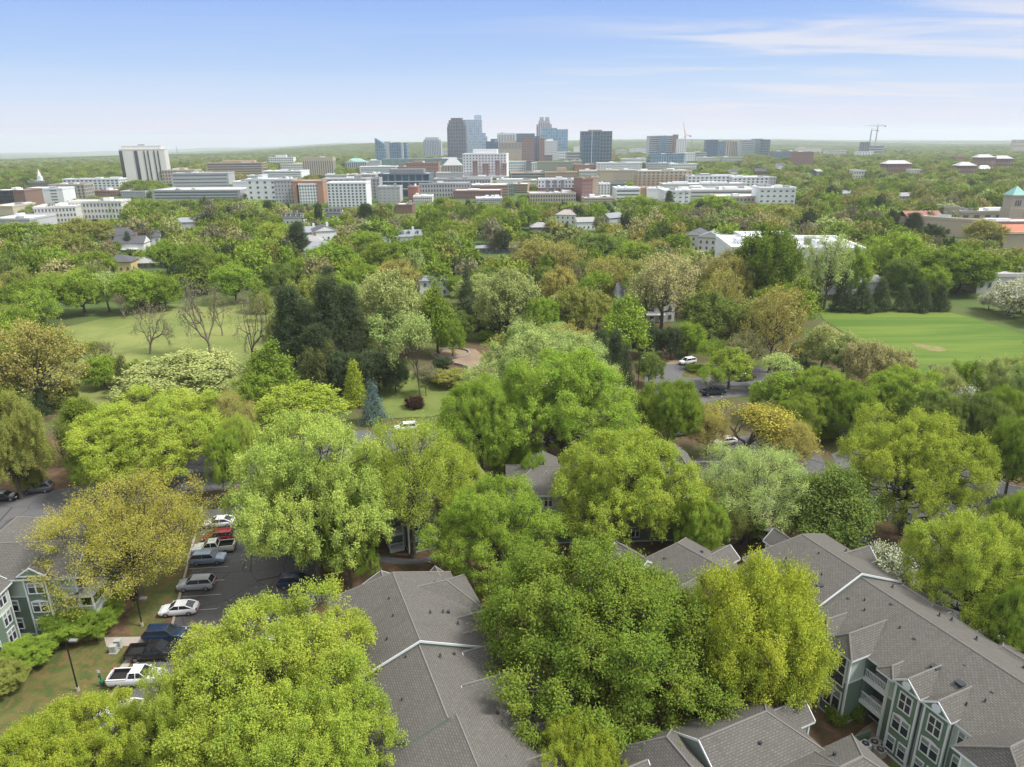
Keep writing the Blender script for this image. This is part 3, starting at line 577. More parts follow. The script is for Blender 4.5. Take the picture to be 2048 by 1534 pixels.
def dormer(p, x, hw, yf, yb, ze, zr, side=-1, w='siding_light'):
    """small cross gable on a slope; yf = its front, yb = where its ridge dies in the roof"""
    return roof(p, x - hw, x + hw, min(yf, yb), max(yf, yb), ze, zr, 'y', (0, 0), w, .18)
PI = math.pi
# right-hand house (its far end on the left, facade towards the lower right)
o = at(1600, 1085, 11); A3 = thing('apartment_building', 'long grey-roofed green apartment house with white-railed balconies beside the golden-green tree', 'building', (o.x, o.y, 0), R_(-66.8))
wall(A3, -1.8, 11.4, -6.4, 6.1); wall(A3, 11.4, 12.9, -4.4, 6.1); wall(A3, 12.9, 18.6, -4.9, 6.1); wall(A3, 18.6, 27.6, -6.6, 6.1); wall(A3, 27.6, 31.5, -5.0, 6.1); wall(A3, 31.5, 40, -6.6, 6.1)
roof(A3, -2.3, 8.8, -6.9, 6.5, 8.65, 11.55, hip=(.35, 0), label='stepped-up far section of shingle roof'); roof(A3, 8.8, 41, -6.95, 6.5, 8.3, 11.0, hip=(0, .4))
roof(A3, 26.9, 33.5, -9.5, 2.5, 8.28, 10.6, 'y', (.5, .9), label='lower hipped wing roof at the near end'); wall(A3, 27.6, 33, -9.0, -6.7)
wall(A3, 12.95, 15.75, -8.7, -4.9, 0, 8.35, 5.3, 'siding_dark', 'siding_light', 'stair_tower'); roof(A3, 12.5, 16.15, -9.15, -2.2, 8.5, 10.0, 'y', (.75, 0))
window(A3, 14.35, -8.72, 6.3, 1.9, 3.4, 0, 'big'); window(A3, 14.35, -8.72, 2.6, 1.9, 2.3, 0, 'arch')
for z in (5.55, 2.75): railing(A3, 17.2, -6.55, z, 2.75)
b = MB(); b.box(15.8, 18.6, -6.6, -4.95, 5.3, 5.5); b.box(15.8, 18.6, -6.6, -4.95, 2.5, 2.7); b.box(15.8, 15.95, -6.6, -4.95, 0, 8.2, 1); b.box(18.42, 18.58, -6.75, -6.6, 0, 8.2); b.build('balcony_slab', [M['trim'], M['siding_dark']], A3)
for z in (1.2, 3.9, 6.7): b = MB(); b.box(-1.2, 1.2, -.02, 0, -1.1, 1.0); b.build('balcony_door', M['glass'], A3, (17.2, -4.93, z))
for z in (5.55, 2.75): railing(A3, 29.5, -6.55, z, 3.6)
for x0 in (19.75, 22.75):
    x1 = x0 + 2.35; wall(A3, x0, x1, -7.25, -6.6, 0, 8.6, 0, 'siding_dark', name='bay'); roof(A3, x0 - .28, x1 + .28, -7.6, -3.2, 8.55, 9.75, 'y', (0, 0), 'siding_dark', .2)
    xm = (x0 + x1) / 2; oculus(A3, xm, -7.62, 8.95); window(A3, xm, -7.27, 6.75, 1.15, 1.75, 0, 'grid'); window(A3, xm, -7.27, 4.1, 1.65, 1.5, 0, 'arch')
    window(A3, xm - .62, -7.27, 1.5, .75, 1.5, 0, 'single'); window(A3, xm + .62, -7.27, 1.5, .75, 1.5, 0, 'single')
roof(A3, 17.6, 19.5, -7.5, -4.8, 8.28, 9.0, 'y', (.9, 0), cap=True)
for x in (26.3, 34, 36.5, 39): window(A3, x, -6.62, 4.1, 1.2, 1.5, 0, 'double'); window(A3, x, -6.62, 6.9, 1.2, 1.5, 0, 'double'); window(A3, x, -6.62, 1.5, 1.2, 1.5, 0, 'double')
for x in (1.3, 4.6, 7.2): dormer(A3, x, 1.15, -7.3, -3.6, 8.7, 9.9); window(A3, x, -6.42, 6.6, 1.1, 1.5, 0, 'grid')
roof(A3, 10.0, 12.3, -8.3, -4.5, 8.3, 9.3, 'y', (.9, 0)); wall(A3, 10.2, 11.4, -8.0, -6.45, 0, 8.2)
dormer(A3, 3.3, 1.3, 7.6, 3.0, 8.6, 9.9); wall(A3, 2.3, 4.3, 6.1, 7.3, 0, 8.5); roof(A3, 8.8, 14.5, 3.5, 7.4, 8.2, 9.0, 'x', (.5, .5)); roof(A3, 20, 25, 3.6, 7.6, 8.2, 9.0, 'x', (.5, .5))
roof(A3, -4.6, -1.4, -1.6, 1.6, 8.5, 9.9, 'x', (0, 0)); wall(A3, -4.2, -1.8, -1.3, 1.3)
vents(A3, [(5.2, -4.1, 9.85, 1), (7.0, -4.2, 9.8, 1), (20.8, -3.9, 9.45, 1.1), (23.2, -3.8, 9.5, 1.1), (13.3, -.9, 10.65, .5), (9.9, -3.1, 9.75, .5), (17.5, -2.6, 9.95, .5), (22.2, -1.9, 10.2, .45), (25.3, -2.6, 9.95, .45)])
def pipes(parent, n, x0, x1, zr, k, hw, seed):
    q = random.Random(seed)
    for i in range(n):
        x, y = q.uniform(x0, x1), q.choice([-1, 1]) * q.uniform(.8, hw); b = MB(); z = zr - abs(y) * k; b.tube([(x, y, z - .3), (x, y, z + .35)], .07, 6); b.tube([(x, y, z - .02), (x, y, z + .05)], [.2, .1], 8); b.build('vent_pipe', M['vent'], parent)
pipes(A3, 16, 9.5, 36, 11.0, .391, 5.6, 3); pipes(A3, 6, -.5, 8, 11.55, .43, 5, 4)
b = MB(); b.box(18.1, 18.22, -10.3, -7.3, 0, 1.15); b.box(18.22, 22.5, -10.3, -10.18, 0, 1.15)
fe = b.build('fence', M['siding_dark'], None, (o.x, o.y, 0), R_(-66.8)); tag(fe, 'low green board fence screening the air conditioners', 'fence')
def ac(x, y, rz, label, light=False):
    t = thing('air_conditioner', label, 'air conditioner', (x, y, .0), rz, 'air conditioners outside the apartment houses'); b = MB(); b.box(-.42, .42, -.42, .42, .05, .85); b.build('casing', M['trim'] if light else M['concrete'], t)
    b = MB(); b.tube([(0, 0, .85), (0, 0, .9)], [.36, .34], 14); b.build('fan_guard', M['vent'], t); b = MB(); b.tube([(0, 0, .9), (0, 0, .92)], [.16, .16], 10); b.build('fan_hub', M['steel'], t)
def l2w(T, x, y): q = T.matrix_world if False else (Matrix.Translation(T.location) @ Matrix.Rotation(T.rotation_euler.z, 4, 'Z')); return q @ Vector((x, y, 0))
for (x, y), la in zip(((19.0, -8.9), (19.2, -7.95), (20.1, -8.2)), ('pale air conditioner in the corner of the green fence', 'grey air conditioner against the green house wall', 'grey air conditioner farthest from the fence corner')):
    w = l2w(A3, x, y); ac(w.x, w.y, R_(-66.8), la, la[0] == 'p')
# central bottom house
o = at(785, 1155, 11); A2 = thing('apartment_building', 'big grey-roofed apartment house at the bottom with a white-edged stepped gable', 'building', (o.x, o.y, 0), R_(-68.9))
wall(A2, -1.6, 29.5, -6.6, 6.2, lo='siding_grey', up='siding_grey'); roof(A2, -2.6, 11.5, -7.3, 7.0, 8.6, 11.55, hip=(.28, 0), wall='siding_dark', label='higher far section of shingle roof')
roof(A2, 11.5, 21.3, -7.4, 6.9, 8.3, 11.0, rake=False); roof(A2, 21.2, 30, -7.0, 8.0, 8.32, 11.1, rake=False)
roof(A2, -4.4, 1.5, -3.1, 1.4, 8.3, 9.6, 'x', (0, 0), 'siding_grey'); wall(A2, -4.0, -1.6, -2.7, 1.0, lo='siding_grey', up='siding_grey')
roof(A2, -1.9, 5.2, .5, 8.5, 8.3, 10.6, 'y', (0, .9), 'siding_grey'); wall(A2, -1.5, 4.7, 6.2, 8.0, lo='siding_grey', up='siding_grey', split=0); window(A2, 4.72, 7.2, 6.8, 1.0, 1.4, PI / 2, 'double')
roof(A2, -3.6, -1.2, 4.2, 6.6, 8.0, 9.2, 'x', (0, 0), 'siding_light'); wall(A2, -3.3, -1.5, 4.5, 6.3)
for x in (7.0, 9.6): dormer(A2, x, 1.05, 8.0, 4.2, 8.3, 9.5); wall(A2, x - .8, x + .8, 6.2, 7.7, 0, 8.2)
roof(A2, 11.0, 13.9, 3.8, 9.0, 8.2, 9.7, 'y', (0, .9), 'siding_grey'); wall(A2, 11.4, 13.5, 6.2, 8.5, lo='siding_grey', split=0)
roof(A2, 15.2, 19.2, 2.2, 10.6, 8.4, 10.2, 'y', (0, .5), 'siding_grey'); wall(A2, 15.7, 18.8, 6.0, 10.0, 0, 8.3, 0, lo='siding_grey')
roof(A2, 19.4, 22.4, 4.6, 9.8, 6.6, 8.2, 'y', (0, .8), 'siding_grey'); wall(A2, 19.8, 22.0, 6.0, 9.3, 0, 6.5, 0, lo='siding_grey'); roof(A2, 22.0, 24.6, 4.4, 9.0, 8.2, 9.5, 'y', (0, .5), 'siding_light'); wall(A2, 22.3, 24.2, 6.0, 8.6, 0, 8.1)
roof(A2, 24.9, 27.6, 4.6, 9.6, 8.2, 9.4, 'y', (0, .9), 'siding_light')
roof(A2, 1.0, 4.4, -10.2, -4.4, 8.2, 9.6, 'y', (.8, 0), 'siding_light'); wall(A2, 1.4, 4.0, -9.7, -6.6, lo='siding_dark'); roof(A2, 9.5, 12.3, -9.4, -4.4, 8.2, 9.5, 'y', (0, 0), 'siding_light'); wall(A2, 9.8, 12.0, -9.0, -6.6)
roof(A2, 15.5, 18.6, -9.6, -4.4, 8.2, 9.5, 'y', (0, 0), 'siding_light'); wall(A2, 15.8, 18.3, -9.2, -6.6)
for x in (6, 8, 13.5, 20.5): window(A2, x, -6.62, 6.6, 1.2, 1.5); window(A2, x, -6.62, 4.0, 1.2, 1.5)
vents(A2, [(6.2, 4.2, 9.9, .5), (9.5, 5.6, 9.3, .5), (12.6, 2.9, 9.9, .4), (16.4, 4.6, 9.2, .35), (20.6, 4.4, 9.35, .4), (22.0, 5.4, 9.35, .55), (25.0, 6.0, 9.1, .6)])
b = MB(); rng_ = random.Random(2)
for x0, x1, yy, zz in ((13.4, 15.4, 6.6, 8.42), (18.4, 19.6, 6.4, 8.5), (.5, 4.6, 8.2, 8.45), (-1.6, -.5, 3.5, 9.25)):
    for i in range(26): u = rng_.uniform(x0, x1); v = yy - abs(rng_.gauss(0, .14)); s = rng_.uniform(.05, .12); z = zz + (yy - v) * .4; b.poly([(u - s, v, z), (u, v - s * .7, z + .03), (u + s, v, z + .01), (u, v + s * .7, z)])
tag(b.build('fallen_leaves', M['leafdebris'], A2), kind='stuff')
pipes(A2, 12, 12, 28, 11.0, .38, 5.2, 5); pipes(A2, 7, .5, 11, 11.55, .41, 5, 6)
# house between the two, seen past the big green tree
o = at(1335, 1080, 11); A4 = thing('apartment_building', 'grey-roofed apartment house behind the big deep green tree, small white gable', 'building', (o.x, o.y, 0), R_(-53.3))
wall(A4, -1.2, 12, -5.2, 4.8); roof(A4, -1.6, 13, -5.6, 5.2, 8.3, 11.0, hip=(.55, 0)); roof(A4, -4.6, .6, -6.8, -2.2, 8.3, 9.9, 'x', (.0, .0), 'siding_light'); wall(A4, -4.2, -1.2, -6.4, -2.6)
roof(A4, 2.4, 5.6, 2.2, 6.6, 8.3, 9.5, 'y', (0, 0), 'siding_light'); wall(A4, 2.7, 5.3, 4.8, 6.2); roof(A4, 4.0, 9.4, -8.0, 0, 8.3, 10.3, 'y', (0, 0), 'siding_dark'); wall(A4, 4.4, 9.0, -7.5, -5.2)
for x in (5.6, 7.7): window(A4, x, -7.52, 6.6, 1.1, 1.5, 0, 'double')
vents(A4, [(3.6, 1.6, 10.2, .5), (1.5, -2.5, 9.8, .5)])
# bottom right house, only its roofs show
o = at(1340, 1500, 11); A5 = thing('apartment_building', 'grey hipped roofs of the house lowest in view below the golden-green tree', 'building', (o.x, o.y, 0), R_(24.4))
wall(A5, 3.0, 12.2, -3.2, 3.4, lo='siding_grey', up='siding_grey'); roof(A5, 2.4, 12.9, -3.7, 3.9, 8.3, 10.7, hip=(.0, .9), wall='siding_grey'); roof(A5, 11.0, 14.6, -.8, 2.2, 8.3, 9.6, 'x', (0, 0), 'siding_light'); wall(A5, 11.6, 14.2, -.5, 1.9)
roof(A5, 9.5, 16.4, -9.5, -3.1, 8.2, 10.1, 'x', (.5, .9)); wall(A5, 10, 16, -9, -3.4, lo='siding_grey', up='siding_grey'); roof(A5, -3.0, 3.3, -4.6, 4.2, 8.2, 10.8, 'y', (.5, .9)); wall(A5, -2.6, 2.9, -4.2, 3.8, lo='siding_grey', up='siding_grey')
roof(A5, -4.8, -1.8, -.4, 2.6, 8.2, 9.5, 'x', (0, 0), 'siding_light'); wall(A5, -4.5, -2.6, -.1, 2.3); roof(A5, -9, -2.6, -5.5, .5, 8.1, 10.0, 'x', (.5, 0)); wall(A5, -8.6, -2.7, -5, 0, lo='siding_grey', up='siding_grey')
wall(A5, 3.0, 11.9, -9, -3.7, lo='siding_grey', up='siding_grey'); roof(A5, 1.5, 12, -10, -2.6, 8.1, 10.0, 'x', (.2, .2))
window(A5, 2.95, 2.6, 6.6, 1.2, 1.5, -PI / 2, 'double'); vents(A5, [(7.4, -1.6, 9.75, .4), (12.4, -4.7, 9.4, .4)])
# left-hand house
o = at(0, 1070, 11); A1 = thing('apartment_building', 'green apartment house at the left edge with white windows behind the olive tree', 'building', (o.x, o.y, 0), R_(4.2))
wall(A1, -12, 9.2, -3.2, 7.0); roof(A1, -13, 9.8, -3.9, 3.9, 8.3, 11.0, hip=(0, .0), wall='siding_light'); roof(A1, -6, 1.2, 0, 10.2, 8.3, 10.6, 'y', (0, .8)); roof(A1, 1.3, 9.3, .5, 8.2, 8.25, 10.4, 'y', (0, .8)); wall(A1, -5.5, 9.0, 7.0, 7.9)
for x, k in ((1.7, 'single'), (4.9, 'arch')):
    for z in (1.7, 4.2): window(A1, x, -3.22 if k == 'single' else -3.62, z, .8 if k == 'single' else 1.7, 1.35, 0, k if z > 3 else ('single' if k == 'single' else 'double'))
window(A1, .2, -3.22, 7.0, 2.0, 1.3, 0, 'double'); window(A1, 4.9, -3.62, 6.8, 1.7, 1.3, 0, 'double')
wall(A1, 3.7, 6.1, -3.6, -3.2, 0, 8.9, 0, 'siding_dark', name='bay'); roof(A1, 3.3, 6.5, -4.0, -.5, 8.8, 9.9, 'y', (0, 0), 'siding_dark', .2)
b = MB()
for z in (2.6, 5.2, 7.9): b.box(7.6, 10.9, -3.3, .6, z - .1, z + .1)
for x, y in ((7.7, -3.25), (10.8, -3.25), (9.35, -3.25), (10.8, .5)): b.box(x - .09, x + .09, y - .09, y + .09, 0, 8.2)
b.build('balcony', [M['trim']], A1)
roof(A1, 7.2, 11.3, -3.9, 1.1, 8.25, 9.6, 'y', (.8, 0))
for z in (2.75, 5.35): railing(A1, 9.2, -3.3, z, 3.1); railing(A1, 10.85, -1.3, z, 3.6, PI / 2)
for z in (1.2, 3.9, 6.5): b = MB(); b.box(9.22, 9.25, -2.6, -.4, z - 1, z + 1); b.build('balcony_door', M['glass'], A1)
wall(A1, -3.5, 2.0, -12, -4.2, 0, 8.0, 5.0); wall(A1, -3.5, .5, -4.2, -3.2, 0, 8.0, 5.0); roof(A1, -4, 2.6, -12.6, -3.8, 8.05, 10.2, 'y', (0, .0), 'siding_light')
for y in (-5.4, -8.2, -10.6):
    for z in (1.7, 4.1, 6.7): window(A1, 2.02, y, z, 1.25, 1.6, PI / 2, 'arch' if z > 3 else 'double')
# houses half hidden behind the middle trees
o = Vector((-18.1, 90.6, 0)); A6 = thing('apartment_building', 'green apartment house with white balcony rails half hidden by the feathery tree', 'building', o, R_(22))
wall(A6, 0, 15.4, 0, 14, 0, 8.2); roof(A6, -.6, 16, -.6, 14.6, 8.3, 11.6, 'x', (.7, .7)); roof(A6, 2, 7, -2.6, 5, 8.3, 10, 'y', (0, 0), 'siding_light'); wall(A6, 2.4, 6.6, -2.2, 0); roof(A6, 9.5, 15.5, -3.2, 6, 8.3, 10.2, 'y', (.8, 0)); wall(A6, 10, 15, -2.6, 0)
for x in (3.2, 5.6, 11.5, 13.6):
    for z in (1.6, 4.3, 7.0): window(A6, x, -2.22 if x < 8 else -2.62, z, 1.2, 1.5)
for z in (.35, 3.0, 5.7): railing(A6, .95, -.9, z, 1.9); window(A6, 8.3, -.02, z + 1.3, 1.1, 1.5)
for y in (3, 6, 9, 12):
    for z in (1.6, 4.3, 7.0): window(A6, -.02, y, z, 1.2, 1.5, -PI / 2)
b = MB()
for z in (0.3, 2.9, 5.6, 8.1): b.box(-.1, 2.0, -1.0, 0, z - .1, z + .05)
for x in (-.1, 1.9): b.box(x - .08, x + .08, -1.0, -.85, 0, 8.1)
b.build('balcony', M['trim'], A6)
A7 = thing('apartment_building', 'long apartment house mostly hidden behind the pale green middle tree, roof ends showing', 'building', (0, 96, 0), R_(1.5))
wall(A7, 0, 34, -4.2, 5); roof(A7, -1, 35, -4.8, 5.6, 8.3, 10.5, 'x', (.8, .8)); roof(A7, 2.4, 7.4, -3, 8, 8.25, 10.1, 'y', (.9, .6), 'siding_grey'); roof(A7, 23, 28.5, -3, 8, 8.5, 11.0, 'y', (.5, .6), 'siding_grey'); roof(A7, 8, 13, -7.4, 1, 8.3, 10.4, 'y', (0, 0), 'siding_dark'); wall(A7, 8.4, 12.6, -7, -4.2); roof(A7, 24, 29, -6.6, 1, 8.3, 10.4, 'y', (0, 0), 'siding_dark'); wall(A7, 24.4, 28.6, -6.2, -4.2)
for x in (2, 5, 9.6, 11.4, 15, 18, 21, 25.5, 27.6, 31, 33):
    for z in (1.6, 4.3, 7.0): window(A7, x, -7.02 if 8.4 < x < 12.6 else (-6.22 if 24.4 < x < 28.6 else -4.22), z, 1.1, 1.5)
for q, a in ((A1, (90, 1180)), (A2, (800, 1330)), (A3, (1850, 1300)), (A4, (1350, 1110)), (A5, (1500, 1470)), (A6, (830, 960)), (A7, (1240, 960))): pass
LAND += [('the left-edge apartment house', 80, 1180, 75), ('the big bottom apartment roof', 850, 1330, 58), ('the balconied apartment house', 1850, 1300, 58), ('the half-hidden middle apartments', 820, 980, 98)]
# ---------------------------------------------------------------- vehicles
def carpaint(col):
    k = ('car', col)
    if k not in MC:
        m = newmat("car_paint"); p = finish(mixc(noise(pos(), 2, 5, .6), tuple(x * .93 for x in col), tuple(min(1, x * 1.05) for x in col)), .28, .0, .5); p.inputs['Coat Weight'].default_value = .6; p.inputs['Coat Roughness'].default_value = .05; MC[k] = m
    return MC[k]
M['carglass'] = glassy((.022, .027, .032), "car_glass", .05); M['lamp'] = plain((.55, .57, .58), .15, spec=.7, name="lamp_lens"); M['tail'] = plain((.35, .012, .012), .25, spec=.6, name="tail_lens")
wt = MB(); wt.tube([(0, -.12, 0), (0, -.09, 0), (0, .09, 0), (0, .12, 0)], [.30, .34, .34, .30], 18); TY = wt.mesh('tyre', M['rubber'], False)
wt = MB(); wt.tube([(0, -.125, 0), (0, .125, 0)], [.22, .22], 14)
for k in range(5):
    t = k * 1.2566
    for s in (-1, 1): wt.poly([(math.cos(t - .22) * .2, s * .13, math.sin(t - .22) * .2), (math.cos(t + .22) * .2, s * .13, math.sin(t + .22) * .2), (0.03, s * .135, 0.03)][::s])
RIMM = wt.mesh('rim', M['rim'])
CAR = {}
def car_mesh(kind):
    if kind in CAR: return CAR[kind]
    if kind == 'sedan': L, W, st, cab = 4.7, 1.82, [(2.35, .42, .60, .70), (2.25, .30, .68, .82), (1.9, .22, .80, .90), (1.0, .2, .92, .91), (.0, .2, .93, .91), (-1.3, .2, .97, .91), (-1.9, .22, 1.0, .89), (-2.25, .32, .96, .84), (-2.35, .42, .85, .76)], (1.15, .35, -1.05, -1.95, 1.45)
    elif kind == 'suv': L, W, st, cab = 4.75, 1.9, [(2.37, .48, .72, .76), (2.25, .34, .86, .86), (1.8, .28, 1.0, .93), (1.0, .26, 1.07, .95), (0, .26, 1.08, .95), (-1.4, .26, 1.12, .95), (-2.1, .28, 1.12, .93), (-2.32, .38, 1.05, .88), (-2.38, .48, .9, .84)], (1.25, .5, -1.85, -2.28, 1.70)
    elif kind == 'box': L, W, st, cab = 4.6, 1.85, [(2.3, .48, .95, .84), (2.2, .36, 1.08, .92), (1.2, .3, 1.12, .92), (0, .3, 1.15, .92), (-1.4, .3, 1.15, .92), (-2.2, .32, 1.15, .92), (-2.3, .45, 1.1, .9)], (1.0, .75, -2.1, -2.25, 1.85)
    else: L, W, st, cab = 5.8, 2.0, [(2.9, .52, .85, .84), (2.75, .40, 1.02, .93), (2.2, .34, 1.14, .98), (1.3, .34, 1.2, 1.0), (0, .34, 1.2, 1.0), (-.75, .34, 1.2, 1.0), (-.76, .34, 1.2, 1.0), (-2.75, .36, 1.2, 1.0), (-2.9, .48, 1.15, .97)], (1.45, .75, -.45, -.68, 1.86)
    b = MB(); rings = []
    for x, zb, zt, hw in st: rings.append([(x, -hw * .9, zb), (x, -hw, zb + (zt - zb) * .35), (x, -hw, zb + (zt - zb) * .72), (x, -hw * .93, zt - .03), (x, -hw * .80, zt + .01), (x, 0, zt + .045), (x, hw * .80, zt + .01), (x, hw * .93, zt - .03), (x, hw, zb + (zt - zb) * .72), (x, hw, zb + (zt - zb) * .35), (x, hw * .9, zb)])
    n = 11; skip = (6,) if kind == 'pickup' else ()
    for i in range(len(rings) - 1):
        for k in range(n - 1):
            if i in (6,) and kind == 'pickup' and 3 <= k <= 6: continue
            b.poly([rings[i][k], rings[i][k + 1], rings[i + 1][k + 1], rings[i + 1][k]])
        b.poly([rings[i][0], rings[i + 1][0], rings[i + 1][-1], rings[i][-1]], 1)
    b.poly(rings[0][::-1]); b.poly(rings[-1])
    if kind == 'pickup':
        w = .86; b.faces([(-.8, -w, 1.21), (-2.78, -w, 1.21), (-2.78, w, 1.21), (-.8, w, 1.21), (-.8, -w, .72), (-2.78, -w, .72), (-2.78, w, .72), (-.8, w, .72)], [(4, 5, 6, 7), (0, 1, 5, 4), (1, 2, 6, 5), (2, 3, 7, 6), (3, 0, 4, 7)], 1)
        for s in (-1, 1): b.box(-2.9, -.76, s * .93 - .07, s * .93 + .07, 1.17, 1.235)
        b.box(-2.93, -2.78, -.95, .95, .95, 1.235); b.box(2.85, 2.98, -.9, .9, .42, .62, 1); b.box(-3.02, -2.88, -.9, .9, .45, .6, 1)
    xf, rf, rr, xr, zr = cab; zb_ = [s[2] for s in st if s[0] <= xf][0] - .01; zq = [s[2] for s in st if s[0] >= xr][-1]; hw, hr = W / 2 * .93, W / 2 * .74
    A = [(xf, -hw * .93, zb_), (xf, hw * .93, zb_)]; Bq = [(rf, -hr, zr - .04), (rf, hr, zr - .04)]; Cq = [(rr, -hr, zr - .05), (rr, hr, zr - .05)]; D = [(xr, -hw * .95, zq), (xr, hw * .95, zq)]; ct = [(rf - .1, 0, zr + .02), (rr + .1, 0, zr)]
    b.poly([Bq[0], ct[0], ct[1], Cq[0]][::-1]); b.poly([Bq[1], Cq[1], ct[1], ct[0]][::-1]); b.poly([Bq[0], Bq[1], ct[0]]); b.poly([Cq[0], ct[1], Cq[1]])
    e = .03
    for s, i in ((-1, 0), (1, 1)):                      # painted pillars
        for p, q, w in ((A[i], Bq[i], .05), (Cq[i], D[i], .09)): b.tube([p, q], [w, w], 4)
        xm = (rf + rr) / 2 + .1; b.tube([(xm, s * hw, zb_), (xm, s * hr, zr - .06)], [.045, .045], 4)
        if kind != 'pickup': b.tube([A[i], Bq[i], Cq[i], D[i]], [.04] * 4, 4)
        b.box(xf - .35, xf - .2, s * (hw + .12) - .07, s * (hw + .12) + .07, zb_ + .05, zb_ + .2)
    body = b
    gl = []
    for pts in ([A[0], A[1], Bq[1], Bq[0]], [D[1], D[0], Cq[0], Cq[1]], [D[0], A[0], Bq[0], Cq[0]], [A[1], D[1], Cq[1], Bq[1]]):
        g = MB(); g.poly(pts); gl.append(g.mesh('glass', M['carglass']))
    h = MB(); zt = st[1][2]; h.box(-.14, .08, -.17, .17, -.08, .08); t = MB(); t.box(-.05, .08, -.11, .11, -.16, .16)
    CAR[kind] = (body, gl, h.mesh('headlight', M['lamp']), t.mesh('taillight', M['tail']), L, W, st); return CAR[kind]
CB = {}; WB = {'sedan': (1.4, -1.38), 'suv': (1.42, -1.42), 'box': (1.4, -1.4), 'pickup': (1.85, -1.75)}
def car(fp, rp, kind, col, label, z=None):
    """a car from the ground pixels under its front and rear wheel (near side)"""
    f, r = at(*fp), at(*rp); d = (f - r); d.z = 0; a = math.atan2(d.y, d.x); d.normalize(); body, gl, hl, tl, L, W, st = car_mesh(kind)
    near = Vector((-d.y, d.x, 0)); near = near if near.y > 0 else -near; c = (f + r) / 2 + near * W * .42
    o = thing({'sedan': 'parked_car', 'suv': 'parked_car', 'box': 'parked_car', 'pickup': 'pickup_truck'}[kind], label, 'pickup truck' if kind == 'pickup' else 'car', (c.x, c.y, LV[0] + .01), a, 'parked vehicles')
    k = (kind, col)
    if k not in CB: me = body.mesh('body', [carpaint(col), M['rubber']]); CB[k] = me
    link('body', CB[k], o)
    for n_, g in zip(('windscreen', 'rear_window', 'side_window', 'side_window'), gl): link(n_, g, o)
    for x in WB[kind]:
        for s in (-1, 1):
            w = link('wheel', RIMM, o, (x, s * (W / 2 - .12), .34)); link('tyre', TY, w)
    for s in (-1, 1): link('headlight', hl, o, (st[1][0] - .02, s * W * .34, st[1][2] - .06)); link('taillight', tl, o, (st[-1][0] - .02, s * W * .40, st[-1][2] - .04))
    LAND.append((label.split(' ')[0] + ' ' + label.split(' ')[1] + ' vehicle', *pix(c.x, c.y, 1), c.y)) if False else None
    return o
WH, SV, NV, BK, MR, CR_, LB, GY = (.72, .73, .74), (.34, .36, .38), (.014, .030, .065), (.012, .013, .015), (.22, .008, .025), (.52, .54, .48), (.22, .30, .38), (.09, .10, .11)
